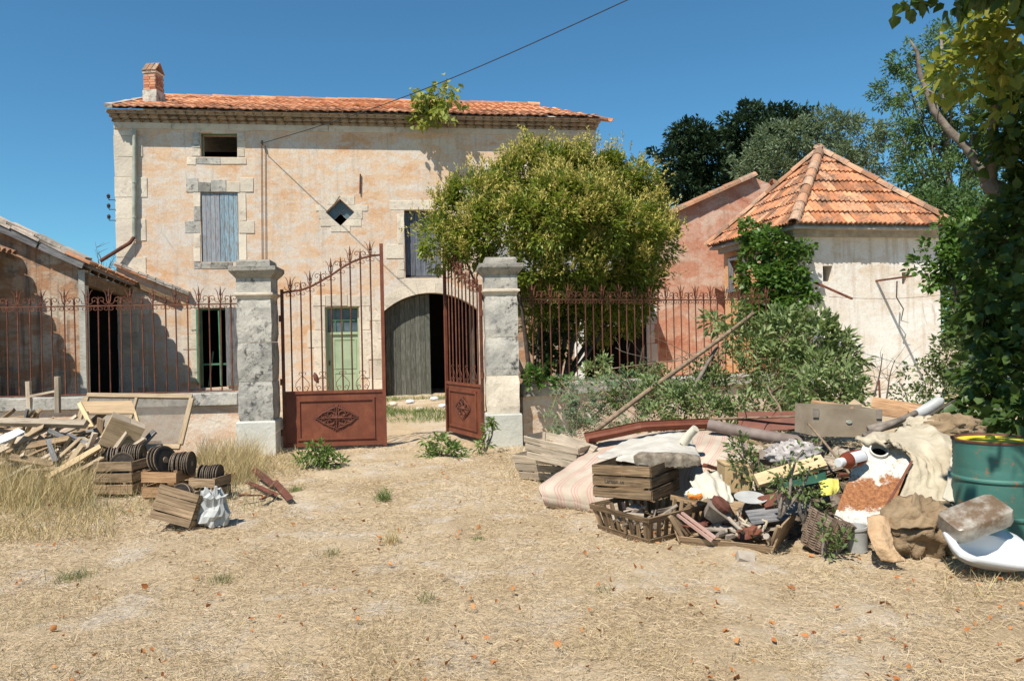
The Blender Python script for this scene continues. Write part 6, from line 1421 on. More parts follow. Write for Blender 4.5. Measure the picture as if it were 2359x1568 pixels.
tag(board('rusty_sheet', P(1700, 972, 8.9), P(1850, 968, 8.7), .22, .01, m_sheet, None, Vector((0, -.9, .4)), .01), 'flat rusty sheet half buried behind the pipe', 'metal sheet')
# trunk case
Mq = Matrix.Translation(P(1928, 1000, 8.0)) @ yaw(6) @ Matrix.Rotation(R(3), 4, 'Y'); m_case = simple('grey_canvas_case', [(.3, (.22, .17, .115)), (.7, (.34, .275, .20))], 5, .9, 80, .002)
tc = thing('trunk_case', 'old grey-beige travelling trunk lying open on the rubbish heap', 'trunk', Mq.translation)
for nm, b6 in (('front_panel', (-.37, .37, -.2, -.185, 0, .285)), ('back_panel', (-.37, .37, .185, .2, 0, .30)), ('side_panel', (-.37, -.355, -.185, .185, 0, .28)), ('side_panel', (.355, .37, -.185, .185, 0, .28)), ('base_panel', (-.355, .355, -.185, .185, 0, .015))): MB().box(*b6, j=.005).build(nm, m_case, tc, Mq, fixn=True)
for x in (-.35, .33): MB().box(x-.03, x+.03, -.212, -.203, .19, .28).build('corner_patch', m_junk, tc, Mq)
MB().lathe([(.0, 0), (.034, 0), (.03, .006), (0, .006)], 14, Mq @ Matrix.Translation((.01, -.203, .15)) @ Matrix.Rotation(R(90), 4, 'X') @ Matrix.Diagonal((1, .55, 1, 1)), cap=False).build('badge', m_zinc, tc)
tag(board('plank', P(1868, 930, 8.35), P(1965, 944, 8.2), .10, .02, m_crateo, None, Vector((0, -.9, .5))), 'reddish board sticking out of the open trunk', 'plank'); tag(board('plank', P(1960, 925, 8.4), P(1995, 950, 8.3), .12, .015, m_card, None, Vector((.3, -.9, .5))), 'small triangular board behind the trunk', 'plank')
for i, (a, b, w, lab) in enumerate((((2008, 925, 8.6), (2125, 945, 8.3), .13, 'upper brown crate board at the back of the heap'), ((2008, 945, 8.55), (2090, 955, 8.3), .10, 'lower brown crate board at the back of the heap'))): tag(board('plank', P(*a), P(*b), w, .02, m_crateo, None, Vector((0, -.9, .45)), .005), lab, 'plank')
tag(MB().tube([P(2105, 958, 7.7), P(2130, 945, 7.65), P(2165, 922, 7.6), P(2172, 920, 7.6)], [.05, .058, .052, .02], 10).build('wrapped_tube', m_plas, None, angle=60), 'pale grey plastic-wrapped tube pointing up at the heap top', 'tube')
stick('stick', 'dark stick lying along the wrapped tube', P(2090, 985, 7.4), P(2200, 920, 7.5), .012, .008, m_barkd, 'stick'); stick('stick', 'thick rough branch lying under the canvas', P(1990, 1005, 7.4), P(2110, 950, 7.6), .035, .028, m_bark, 'stick'); stick('stick', 'straight brown stick leaning past the bottle', P(1861, 975, 7.4), P(1964, 1100, 6.4), .012, .011, m_barkp, 'stick', wob=.004); stick('log', 'fat brown log at the top of the heap', P(2000, 990, 7.7), P(2100, 965, 7.7), .05, .045, m_bark, 'log')
# drum
Dc = Vector((3.62, 5.78, 0)); dr = thing('oil_drum', 'teal steel drum with a yellow top standing at the right edge', 'drum', Dc)
n = NT('teal_drum_paint'); v = n.pos(); c = n.ramp(n.noise(v, 3, 5), [(.3, (.008, .10, .08)), (.7, (.016, .15, .12))]); c = n.mix(n.ramp(n.noise(v, 11, 8, .78), [(.575, 0.0), (.63, 1.0)]), c, (.22, .09, .04)); c = n.mix(n.m_('MULTIPLY', n.noise(v, 2.2, 6, .7), .35), c, (.20, .19, .15)); m_teal = n.fin(c, .6, n.bump(n.noise(v, 4, 3), .02, .4), 0, .3)
prof = [(.285, 0), (.29, .01), (.285, .03)]
for zz in (.28, .55): prof += [(.285, zz-.02), (.297, zz-.006), (.297, zz+.006), (.285, zz+.02)]
for q in range(5): zz = .62+q*.035; prof += [(.285, zz), (.281, zz+.0175)]
prof += [(.285, .80), (.285, .825)]
MB().lathe(prof, 48, Matrix.Translation(Dc), cap=False).build('body', m_teal, dr, angle=40)
MB().lathe([(.283, .822), (.293, .826), (.294, .838), (.284, .842), (.276, .836), (.274, .822)], 48, Matrix.Translation(Dc), cap=False).build('rim', m_rust, dr, angle=50)
m_yel = simple('yellow_paint', [(.35, (.58, .45, .035)), (.65, (.68, .54, .06))], 6, .5, 40, .001)
MB().lathe([(0, .822), (.24, .822), (.255, .828), (.274, .822)], 48, Matrix.Translation(Dc), cap=False).build('lid', m_yel, dr, angle=50); MB().lathe([(.0, .846), (.03, .845), (.035, .823)], 12, Matrix.Translation(Dc+Vector((.05, .14, 0))), cap=False).build('bung', m_yel, dr)
# enamel panel with flue hole
EP = TPlane(P(1925, 1195, 6.05), P(2052, 1180, 6.0), P(1998, 1015, 6.55)); ol = [EP.uv(*q) for q in ((1988, 1222), (1920, 1190), (1950, 1112), (1992, 1014), (2062, 1016), (2099, 1057), (2052, 1178))]
hc = EP.uv(2024, 1040); hr = .068; hol = [(hc[0]+hr*math.cos(t), hc[1]+hr*math.sin(t)) for t in np.linspace(0, 2*math.pi, 28, endpoint=False)]
n = NT('rusting_enamel'); v = n.pos(); zz = n.sep(v)[2]; f = n.noise(v, 9, 8, .7); msk = n.ramp(n.m_('ADD', n.m_('MULTIPLY', n.m_('ABSOLUTE', n.m_('SUBTRACT', zz, .36)), -3.0), n.m_('MULTIPLY', f, 1.15)), [(.22, 0), (.32, 1)])
c = n.mix(msk, n.ramp(n.noise(v, 30, 6, .7), [(.35, (.34, .30, .23)), (.5, (.55, .53, .47))]), n.ramp(n.noise(v, 45, 6, .75), [(.3, (.10, .035, .015)), (.5, (.25, .10, .04)), (.7, (.42, .2, .08))])); m_enam = n.fin(c, n.mapr(msk, 0, 1, .25, .9), n.bump(f, .004, .5), 0, .4)
en = thing('enamel_panel', 'white enamel stove panel with round flue hole and rust stains', 'panel', EP.pt(0, 0)); wall_mesh(ol, [hol], .03, EP).build('panel', m_enam, en, fixn=True)
mb = MB(); n_ = 28; ringp = [(hr-.004, -.03), (hr+.008, -.03), (hr+.008, .03), (hr-.004, .03)]; vs_ = [EP.pt(hc[0]+r_*math.cos(2*math.pi*q/n_), hc[1]+r_*math.sin(2*math.pi*q/n_), o_) for r_, o_ in ringp for q in range(n_)]
mb.add(vs_, [(i*n_+q, i*n_+(q+1) % n_, ((i+1) % 4)*n_+(q+1) % n_, ((i+1) % 4)*n_+q) for i in range(4) for q in range(n_)]); mb.build('flue_collar', m_enam, en, fixn=True, angle=40)
MB().add([EP.pt(hc[0]+hr*.99*math.cos(2*math.pi*q/20), hc[1]+hr*.99*math.sin(2*math.pi*q/20), o_) for o_ in (-.028, -.075) for q in range(20)], [tuple(range(20, 40))]+[(q, (q+1) % 20, 20+(q+1) % 20, 20+q) for q in range(20)]).build('flue_shade_back', m_dark, en)  # black cup added behind the hole, painted as its inner shade
tag(board('metal_strip', P(2100, 1062, 6.15), P(2030, 1185, 5.85), .018, .015, m_rustd, None, EP.n), 'thin rusty edge strip lying along the enamel panel', 'metal strip')
# canvas, sacks
tag(net('canvas_sheet', [[(1970, 1016, 6.75), (2010, 1000, 6.8), (2060, 1000, 6.9), (2110, 975, 7.2), (2140, 975, 7.2), (2165, 995, 7.1)],
                         [(1985, 1018, 6.55), (2020, 1014, 6.45), (2062, 1022, 6.4), (2110, 1000, 6.75), (2150, 990, 6.8), (2190, 1015, 6.7)],
                         [(2060, 1026, 6.4), (2090, 1040, 6.3), (2120, 1050, 6.3), (2145, 1040, 6.35), (2180, 1030, 6.4), (2210, 1030, 6.45)],
                         [(2095, 1060, 6.2), (2115, 1075, 6.15), (2140, 1090, 6.15), (2165, 1090, 6.15), (2190, 1080, 6.2), (2215, 1070, 6.3)],
                         [(2085, 1110, 6.1), (2105, 1125, 6.05), (2140, 1130, 6.0), (2175, 1130, 6.0), (2200, 1125, 6.05), (2228, 1115, 6.1)],
                         [(2065, 1160, 6.0), (2095, 1160, 5.95), (2130, 1155, 5.9), (2170, 1165, 5.88), (2215, 1175, 5.85), (2250, 1172, 5.9)]], m_cloth, None, 10, 9, .045, 4.2, .006, 2, fold=.12), 'pale beige canvas sheet draped over the heap beside the enamel panel', 'canvas')
tag(net('canvas_sheet', [[(2195, 1028, 6.35), (2212, 1026, 6.3), (2228, 1050, 6.15)], [(2190, 1075, 6.15), (2212, 1080, 6.05), (2235, 1100, 6.0)], [(2180, 1120, 6.0), (2215, 1130, 5.9), (2242, 1150, 5.85)], [(2170, 1150, 5.92), (2215, 1165, 5.82), (2252, 1182, 5.8)]], simple('grey_beige_canvas', [(.3, (.38, .35, .28)), (.7, (.50, .46, .37))], 6, .95, 120, .002), None, 9, 7, .03, 5, .006, 8, fold=.2), 'greyer fold of canvas hanging between pale sheet and drum', 'canvas')
tag(lump('sack', P(2110, 1222, 5.72), (.24, .17, .21), m_burlap, .4, 2.0, n=26, seed=2, flat=-.95), 'dirty brown burlap sack slumped below the canvas', 'sack')
tag(net('burlap', [[(2062, 1150, 5.95), (2120, 1145, 5.9), (2180, 1160, 5.85), (2225, 1180, 5.85)], [(2050, 1180, 5.75), (2110, 1180, 5.65), (2170, 1190, 5.65), (2215, 1205, 5.7)], [(2045, 1215, 5.6), (2100, 1215, 5.5), (2150, 1215, 5.55), (2195, 1222, 5.65)]], m_burlap, None, 10, 8, .035, 6, .01, 6, fold=.3), 'fold of brown burlap tucked under the canvas edge', 'burlap')
tag(lump('sack', P(2190, 985, 7.0), (.22, .16, .10), m_burlap, .55, 2.2, n=20, seed=9), 'crumpled tan sack on top of the heap by the drum', 'sack'); tag(lump('sack', P(2130, 985, 7.1), (.16, .14, .09), m_cloth, .5, 2.4, n=16, seed=12), 'crumpled pale rag on top of the heap', 'rag')
tag(net('torn_sacking', [[(1998, 1192, 5.7), (2025, 1188, 5.65), (2050, 1196, 5.68)], [(2000, 1225, 5.5), (2025, 1222, 5.45), (2048, 1228, 5.5)], [(2010, 1255, 5.42), (2040, 1258, 5.38), (2062, 1262, 5.4)], [(2030, 1288, 5.4), (2060, 1292, 5.35), (2082, 1290, 5.38)]], m_burlapo, None, 8, 7, .022, 8, .008, 4), 'torn orange-brown sacking trailing to the ground in front', 'sacking')
# bottle
ba, bb_ = P(1983, 1052, 6.35), P(1898, 1074, 6.1); bd_ = (bb_-ba).normalized(); Mbt = bd_.to_track_quat('Z', 'Y').to_matrix().to_4x4(); Mbt.translation = ba
n = NT('brown_bottle_plastic'); n.fin((.16, .035, .014), .15, None, 0, .5); m_bot = n.m
bt = thing('brown_bottle', 'brown plastic bottle with white cap and label lying on the heap', 'bottle', ba); pr = [(.0, 0), (.06, .0), (.068, .01)]
for q in range(6): pr += [(.068, .03+q*.02), (.063, .04+q*.02)]
pr += [(.068, .16), (.068, .19), (.055, .225), (.036, .245), (.034, .25)]
MB().lathe(pr, 24, Mbt, cap=False).build('body', m_bot, bt, angle=50); MB().lathe([(.037, .245), (.038, .30), (.034, .305), (0, .305)], 18, Mbt, cap=False).build('cap', m_ceram, bt)
mb = MB(); vs_ = [Mbt @ Vector((.0705*math.cos(a), .0705*math.sin(a), z_)) for z_ in (.02, .18) for a in np.linspace(-.2, 1.2, 9)]; mb.add(vs_, [(i, i+1, 9+i+1, 9+i) for i in range(8)]); mb.build('label_paper', m_ceram, bt)
mb = MB(); vs_ = [Mbt @ Vector((.0705*math.cos(a), .0705*math.sin(a), z_)) for z_ in (.02, .15) for a in np.linspace(1.9, 2.8, 7)]; mb.add(vs_, [(i, i+1, 7+i+1, 7+i) for i in range(6)]); mb.build('label_paper', m_ceram, bt)
# boards, rags and pots in the middle of the heap
tag(board('plank', P(1741, 1108, 6.5), P(1896, 1062, 6.55), .11, .05, m_pine, None, Vector((0, -.75, .7)), .004), 'bright yellow pine board in the middle of the heap', 'plank')
tag(lump('rag', P(1830, 1048, 6.9), (.20, .10, .10), simple('dirty_white_rag', [(.35, (.24, .21, .195)), (.65, (.50, .46, .44))], 16, .95, 60, .006), .6, 3.0, n=20, seed=14), 'shaggy dirty-white rag bundle above the pine board', 'rag')
tag(net('yellow_rag', [[(1886, 1112, 6.2), (1910, 1104, 6.2), (1930, 1104, 6.25)], [(1890, 1125, 6.1), (1912, 1122, 6.1), (1932, 1120, 6.15)], [(1890, 1142, 6.05), (1908, 1140, 6.05), (1920, 1136, 6.1)]], simple('yellow_cloth', [(.3, (.58, .50, .08)), (.7, (.68, .60, .16))], 6), None, 8, 7, .02, 10, .005, 7), 'small bright yellow rag beside the enamel panel', 'rag')
tag(net('green_tarp', [[(1795, 1110, 6.5), (1840, 1098, 6.55), (1900, 1085, 6.55)], [(1790, 1125, 6.4), (1845, 1118, 6.4), (1905, 1105, 6.4)]], simple('dark_green_sheet', [(.3, (.015, .06, .04)), (.7, (.03, .09, .06))], 4, .6), None, 8, 6, .012, 6, .006, 3), 'dark green plastic sheet under the pine board', 'tarp')
Mcn = Matrix.Translation(P(1690, 1130, 6.75)) @ Matrix.Rotation(R(4), 4, 'Y'); cn = thing('square_canister', 'yellow-beige tin canister standing against the mattress', 'canister', Mcn.translation)
m_can2 = simple('beige_tin', [(.3, (.40, .27, .13)), (.7, (.52, .38, .21))], 6, .7); sqprof([(0, .115), (.01, .12), (.23, .125), (.235, .13), (.25, .13), (.252, .12)], Mcn).build('body', m_can2, cn); MB().box(-.004, .004, -.128, -.12, .01, .23).build('seam', m_crateo, cn, Mcn)
n = NT('printed_plastic'); c = n.mix(n.ramp(n.noise(n.pos(), 8, 3), [(.55, 0), (.57, 1)]), (.70, .67, .60), (.70, .22, .04)); m_prt = n.fin(c, .5, None, 0, .4)
tag(net('feed_bag', [[(1590, 1112, 6.45), (1620, 1092, 6.5), (1660, 1092, 6.6)], [(1600, 1130, 6.3), (1635, 1115, 6.3), (1675, 1118, 6.4)], [(1610, 1152, 6.25), (1650, 1148, 6.2), (1686, 1158, 6.25)]], m_cream, None, 10, 8, .03, 6, .006, 5, fold=.4), 'cream plastic sack crumpled beside the dark crate', 'sack')
tag(lump('crumpled_wrapper', P(1600, 1140, 6.3), (.07, .06, .045), m_prt, .5, 2.5, n=12, seed=3), 'orange and white printed wrapper by the cream sack', 'wrapper')
tag(MB().tube([P(1574, 1020, 7.7), P(1588, 1000, 7.65), P(1602, 986, 7.6)], [.05, .042, .04], 12).build('fabric_roll', m_cream, None, angle=50), 'short cream roll standing on the mattress', 'roll')
for i, (c0_, s_, lab) in enumerate((((1780, 1150, 6.3), (.20, .13, .02), 'red-brown clay slab leaning in the heap'), ((1765, 1052, 7.0), (.12, .10, .06), 'small grey-brown block under the rag bundle'), ((1830, 1170, 6.1), (.28, .12, .015), 'dark grey flat board behind the wicker basket'), ((1770, 1185, 6.2), (.34, .14, .012), 'dark curved sheet behind the tray crate'), ((1715, 1285, 5.62), (.12, .10, .07), 'broken grey clod in front of the tray crate'))):
    MB().box(-s_[0]/2, s_[0]/2, -s_[1]/2, s_[1]/2, -s_[2]/2, s_[2]/2, j=.012).build('slab', (m_rustd, m_junk, m_greywood, m_greywood, m_junk2)[i], None, Matrix.Translation(P(*c0_)) @ yaw(rnd.uniform(-30, 30)) @ Matrix.Rotation(R(rnd.uniform(25, 55)), 4, 'X') @ Matrix.Rotation(R(rnd.uniform(-20, 20)), 4, 'Y'), fixn=True); tag(bpy.data.objects[-1] if False else col.objects[-1], lab, 'debris')
pl2 = MB().lathe([(0, .01), (.07, .0), (.13, .018), (.132, .022), (.07, .008), (0, .016)], 28, Matrix.Translation(P(1728, 1150, 6.35)) @ Matrix.Rotation(R(12), 4, 'X'), cap=False).build('plate', m_plas, None, angle=50); tag(pl2, 'white plate with a dark rim lying on the heap', 'plate')
# wicker basket, lying tipped
Mw = Matrix.Translation(G(1905, 1283)+Vector((0, .17, .005))) @ yaw(-20) @ Matrix.Rotation(R(24), 4, 'Y') @ Matrix.Rotation(R(-6), 4, 'X'); bk = thing('wicker_basket', 'brown wicker basket tipped over at the front of the heap', 'basket', Mw.translation)
m_wick = simple('wicker', [(.3, (.10, .065, .045)), (.7, (.25, .18, .13))], 20, .85, 60, .003, isl=.3)
NB, NRW = 26, 17; ribs = MB()
for q in range(NB):
    a = 2*math.pi*q/NB; ribs.tube([Mw @ Vector(((.13+.035*t)*math.cos(a), (.13+.035*t)*math.sin(a), .28*t)) for t in (0, .5, 1)], .005, 4)
wv = ribs.build('stakes', m_wick, bk); wv['kind'] = 'stuff'
for k in range(NRW):
    z_ = .01+.27*k/(NRW-1); r_ = .13+.035*z_/.28; pts = []
    for q in range(NB*2+1):
        a = 2*math.pi*q/(NB*2); rr = r_+.007*math.cos(q*math.pi/1+k*math.pi)*(1 if q % 2 == 0 else 0)*(1 if (q//2+k) % 2 else -1); pts.append(Mw @ Vector((rr*math.cos(a), rr*math.sin(a), z_+.003*math.sin(q+k))))
    MB().tube(pts, .0075, 4).build('weave_ring', m_wick, bk)
MB().lathe([(0, .0), (.128, .0), (.128, .012), (0, .012)], 20, Mw).build('base', m_wick, bk)
for i in range(5): tag(lump('clod', Mw @ Vector((rnd.uniform(-.07, .09), rnd.uniform(-.07, .07), .13+.04*i*.5)), (.05, .04, .035), m_rustd if i % 2 else m_junk2, .3, 2, n=7, seed=20+i), 'lump of broken clay in the wicker basket', 'rubble', 'rubble in the wicker basket')
# bucket
Mu = Matrix.Translation(G(1985, 1275)+Vector((0, .08, .0))) @ Matrix.Rotation(R(-6), 4, 'Y'); bu = thing('bucket', 'white plastic bucket squeezed beside the wicker basket', 'bucket', Mu.translation); MB().lathe([(0, .002), (.075, .002), (.095, .17), (.102, .172), (.102, .19), (.09, .19), (.072, .01), (0, .01)], 26, Mu, cap=False).build('body', m_plas, bu, angle=50)
MB().tube([Mu @ Vector((.1*math.cos(a), -.03-.02*math.sin(a), .17-.10*math.sin(a))) for a in np.linspace(0, math.pi, 10)], .004, 5).build('handle', m_wire, bu)
# two discarded wash basins
def basin(w, d, h, pw=1.0):
    mb = MB(); n_ = 36
    def se(a, rx, ry, p=3.2): c_, s_ = math.cos(a), math.sin(a); p = p*pw; k = (abs(c_)**p+abs(s_)**p)**(-1/p); return rx*c_*k, ry*s_*k
    rings = []
    for rx, ry, z_, oy, p in ((w*.45, d*.45, -h, 0, 4), (w*.485, d*.485, -h*.93, 0, 4), (w*.5, d*.5, -.01, 0, 4), (w*.49, d*.49, 0, 0, 4), (w*.44, d*.43, 0, 0, 4), (w*.40, d*.39, -h*.8, 0, 4), (w*.1, d*.1, -h*.85, 0, 3)) if pw > 1.5 else ((w*.28, d*.25, -h, .02, 2.6), (w*.40, d*.38, -h*.75, .01, 2.8), (w*.47, d*.46, -h*.35, 0, 3.2), (w*.5, d*.5, -.03, 0, 4), (w*.5, d*.5, 0, 0, 4), (w*.485, d*.485, .008, 0, 4), (w*.43, d*.36, .006, -.045, 2.8), (w*.41, d*.33, -.012, -.045, 2.6), (w*.36, d*.28, -h*.55, -.04, 2.4), (w*.2, d*.16, -h*.82, -.03, 2.2), (w*.03, d*.03, -h*.85, -.03, 2)):
        rings.append([(se(2*math.pi*q/n_, rx, ry, p)[0], se(2*math.pi*q/n_, rx, ry, p)[1]+oy, z_) for q in range(n_)])
    k = len(rings); mb.add([v for r_ in rings for v in r_], [(i*n_+q, i*n_+(q+1) % n_, (i+1)*n_+(q+1) % n_, (i+1)*n_+q) for i in range(k-1) for q in range(n_)]+[tuple(range(n_-1, -1, -1)), tuple((k-1)*n_+q for q in range(n_))]); return mb
Ms = Matrix.Translation(P(2292, 1272, 5.15)+Vector((0, .06, .04))) @ yaw(-8) @ Matrix.Rotation(R(24), 4, 'X') @ Matrix.Rotation(R(10), 4, 'Y'); sk = thing('wash_basin', 'shiny white ceramic wash basin lying on the dry grass', 'wash basin', Ms.translation); basin(.55, .40, .14).build('bowl', m_ceram, sk, Ms, angle=50)
MB().tube([Ms @ Vector(q) for q in ((-.2, .14, .0), (-.2, .13, .05), (-.2, .07, .06), (-.2, .0, .05))], [.018, .016, .013, .011], 8).build('tap', m_zinc, sk, angle=50)
n = NT('stained_ceramic'); zz = n.sep(n.ob())[2]; c = n.mix(n.ramp(n.m_('ADD', n.m_('MULTIPLY', n.noise(n.pos(), 9, 6, .7), .5), n.m_('MULTIPLY', zz, -1.0)), [(.24, 0), (.40, .95)]), (.42, .39, .33), (.13, .08, .045)); m_stain = n.fin(c, .35, None, 0, .4)
M_2 = Matrix.Translation(P(2255, 1212, 5.25)+Vector((0, .05, 0))) @ yaw(14) @ Matrix.Rotation(R(-158), 4, 'X') @ Matrix.Rotation(R(18), 4, 'Y'); sk2 = thing('wash_basin', 'brown-stained grey basin turned upside down on the white one', 'wash basin', M_2.translation); basin(.44, .24, .12, 2.2).build('bowl', m_stain, sk2, M_2, angle=50)
# wilting creepers through the heap
for lab, b, ls in (('green creeper growing up beside the square canister', (1722, 1140, 6.7), [(1700, 1040, .10), (1715, 1065, .10), (1728, 1095, .09), (1705, 1010, .06), (1735, 1125, .08)]), ('thin leafy shoot in front of the pine board', (1795, 1190, 6.0), [(1800, 1095, .08), (1815, 1060, .06), (1850, 1035, .06), (1790, 1130, .05), (1865, 1075, .04)]), ('withered weed drooping behind the wicker basket', (1850, 1200, 6.0), [(1850, 1130, .09), (1830, 1120, .07), (1870, 1150, .06)]), ('small weed growing in front of the wicker basket', (1900, 1290, 5.6), [(1895, 1215, .05), (1900, 1245, .06), (1945, 1255, .07), (1925, 1270, .05)])):
    bush('creeper', lab, P(*b), [lobe(x, y, b[2]-.05, r) for x, y, r in ls], m_cutd, 'creeper', None, .9, .06, 9, .05, .03)
# earth and rubble that carries the heap, coloured dark for shade in its gaps
def heapz(x, y):
    z_ = 0
    for cx_, cy_, rx, ry, h in ((2.6, 8.0, 1.5, 1.3, .42), (1.6, 8.6, 1.3, 1.0, .25), (3.3, 7.4, 1.0, 1.0, .42), (2.5, 6.9, 1.0, .7, .2)): z_ = max(z_, h*max(0, 1-((x-cx_)/rx)**2-((y-cy_)/ry)**2))
    return z_+.03*mnoise.noise(Vector((x*4, y*4, 0)))
mb = MB(); mb.grid(lambda a, b: (.3+4.4*a, 5.9+4.0*b, heapz(.3+4.4*a, 5.9+4.0*b)-.035), 70, 64); mb.smooth = True
tag(mb.build('rubble', simple('shade_dark_rubble_earth', [(.3, (.045, .034, .025)), (.5, (.11, .085, .06)), (.7, (.22, .175, .13))], 12, .95, 30, .03)), 'dark earth and fine rubble under the rubbish heap', None, None, 'stuff')
for i in range(125):
    x, y = rnd.uniform(1.5, 4.0), rnd.uniform(6.6, 8.4); z_ = heapz(x, y)
    if z_ < .05: continue
    p = Vector((x, y, z_+.03)); k = i % 3; m = rnd.choice((m_junk, m_junk2, m_plank, m_rustd, m_crate))
    if k < 2: o = board('rubble_piece', p, p+Vector((rnd.uniform(-.3, .3), rnd.uniform(-.2, .2), rnd.uniform(-.02, .12))), rnd.uniform(.03, .1), rnd.uniform(.015, .05), m, None, None, .008)
    else: o = lump('rubble_piece', p, (rnd.uniform(.05, .1), rnd.uniform(.05, .1), rnd.uniform(.04, .07)), m, .7, 1.7, n=6, seed=40+i, smooth=False)
    tag(o, '%s %s %s' % ({m_junk: 'dark dusty', m_junk2: 'pale dusty', m_plank: 'grey wooden', m_rustd: 'rusty', m_crate: 'brown wooden'}[m], 'strip' if k < 2 else 'lump', 'on the heap near the trunk case' if x > 3 else 'in the heap behind the pine board' if y > 7.4 else 'in the heap behind the tray crate'), 'rubble', 'broken pieces in the rubbish heap')
# ================================================================== GRASS, STRAW, FALLEN LEAVES
def blades(Pn, Dn, L, Wd, bend=.3):
    n = len(Pn); Dn = Dn/np.linalg.norm(Dn, axis=1, keepdims=True); S = np.cross(Dn, unit(n)); S /= np.maximum(np.linalg.norm(S, axis=1, keepdims=True), 1e-6)
    L = np.asarray(L).reshape(-1, 1)*np.ones((n, 1)); B = unit(n)*bend*L; B[:, 2] = -np.abs(B[:, 2])*.6; Wd = np.asarray(Wd).reshape(-1, 1)*np.ones((n, 1))
    V = np.stack([Pn-S*Wd/2, Pn+S*Wd/2, Pn+Dn*L*.55+S*Wd*.4+B*.3, Pn+Dn*L*.55-S*Wd*.4+B*.3, Pn+Dn*L+B], 1)
    F = np.array([[0, 1, 2], [0, 2, 3], [3, 2, 4]]); return V.reshape(-1, 3), (F[None]+(np.arange(n)*5)[:, None, None]).reshape(-1, 3)
def gzv(x, y): t = np.clip((y-12.5)/7.5, 0, 1); return .15*t*t*(3-2*t)
m_straw = leaf_mat('dry_straw', (0.36, 0.26, 0.145), (0.54, 0.415, 0.255), (0.70, 0.58, 0.40), (0.45, 0.34, 0.2), .15, .2, .7)
m_straw2 = leaf_mat('tall_dry_grass', (0.34, 0.25, 0.12), (0.50, 0.39, 0.20), (0.62, 0.51, 0.29), (0.45, 0.35, 0.15), .2, .2, .7)
m_grass = leaf_mat('green_grass', (0.06, 0.11, 0.025), (0.12, 0.18, 0.045), (0.20, 0.26, 0.08), (0.2, 0.28, 0.05), .25, .25, .6)
m_tuft = leaf_mat('greyish_green_tuft', (0.16, 0.17, 0.08), (0.25, 0.25, 0.12), (0.38, 0.34, 0.18), (0.3, 0.3, 0.1), .2, .2, .7)
def clump_mask(x, y, f, thr):
    v = np.zeros_like(x)
    rs = np.random.default_rng(5)
    for k in range(10):
        a = rs.normal(0, 1, 2)*f*(1+k*.35); v += np.sin(a[0]*x+a[1]*y+rs.uniform(0, 6.28))/(1+.25*k)
    return v > thr
N = 210000
y = 3.2*np.exp(npr.random(N)*math.log(12.6/3.2)); x = npr.uniform(-.75, .75, N)*y+npr.uniform(-.6, .6, N)
keep = clump_mask(x, y, 1.3, -1.1) | (npr.random(N) < .4); x, y = x[keep], y[keep]; N = len(x)
d = np.stack([npr.normal(0, 1, N), npr.normal(0, 1, N), np.abs(npr.normal(0, .28, N))], 1)
V, F = blades(np.stack([x, y, gzv(x, y)+npr.uniform(-.012, .012, N)], 1), d, npr.uniform(.02, .085, N), npr.uniform(.0018, .004, N)*np.clip(y/6, .8, 1.8), .25)
tag(obj('dry_straw', np_mesh('dry_straw', V, F), m_straw), 'mown straw lying all over the yard', None, None, 'stuff')
# short standing stubble
N = 26000; y = 3.2*np.exp(npr.random(N)*math.log(11/3.2)); x = npr.uniform(-.75, .75, N)*y+npr.uniform(-.6, .6, N); keep = clump_mask(x, y, 1.8, 1.0); x, y = x[keep], y[keep]; N = len(x)
d = np.stack([npr.normal(0, .5, N), npr.normal(0, .5, N), np.ones(N)], 1); V, F = blades(np.stack([x, y, gzv(x, y)-.012], 1), d, npr.uniform(.03, .10, N), npr.uniform(.0018, .0035, N), .35); tag(obj('grass_stubble', np_mesh('grass_stubble', V, F), m_straw2), 'short dry stubble standing in patches over the yard', None, None, 'stuff')
# tall dry grass around the wood pile, with a greener mixture
def tall(n, x0, x1, y0, y1, h0, h1, lean=.35, cond=None):
    p = np.array([P(a, b, c_)[:] for a, b, c_ in zip(npr.uniform(x0, x1, n), np.full(n, 900.0), npr.uniform(y0, y1, n))]); p[:, 2] = -.01
    if cond is not None: p = p[cond(p)]
    k = len(p); d = np.stack([npr.normal(.1, lean, k), npr.normal(0, lean, k), np.ones(k)], 1); L = npr.uniform(h0, h1, k)*npr.uniform(.6, 1, k); return p, d, L
parts = [tall(1500, -200, 2500, 3.3, 4.1, .03, .15, .8, lambda p: clump_mask(p[:, 0], p[:, 1], 2.2, .6)), tall(4600, -60, 205, 7.9, 10.2, .2, .75), tall(1500, -60, 260, 6.6, 7.9, .08, .32, .6), tall(2200, 455, 590, 9.2, 11.4, .2, .72), tall(900, 540, 690, 9.6, 11.4, .10, .34, .6), tall(350, 215, 440, 7.6, 8.3, .04, .12, .8), tall(700, -60, 150, 9.2, 10.6, .5, .95, .25), tall(450, 1150, 1330, 8.9, 11.4, .1, .3, .5), tall(500, 2150, 2420, 4.7, 6.2, .05, .2, .5)]
p = np.concatenate([q[0] for q in parts]); d = np.concatenate([q[1] for q in parts]); L = np.concatenate([q[2] for q in parts])
V, F = blades(p, d, L, npr.uniform(.003, .006, len(p)), .3); tag(obj('tall_dry_grass', np_mesh('tall_dry_grass', V, F), m_straw2), 'tall bleached grass growing around the wood pile and wall', None, None, 'stuff')
q = tall(1100, -60, 620, 7.4, 11.0, .15, .5); V, F = blades(q[0], q[1], q[2], .005, .3); tag(obj('green_grass', np_mesh('green_grass', V, F), m_tuft), 'greyish green grass mixed into the dry grass at the left', None, None, 'stuff')
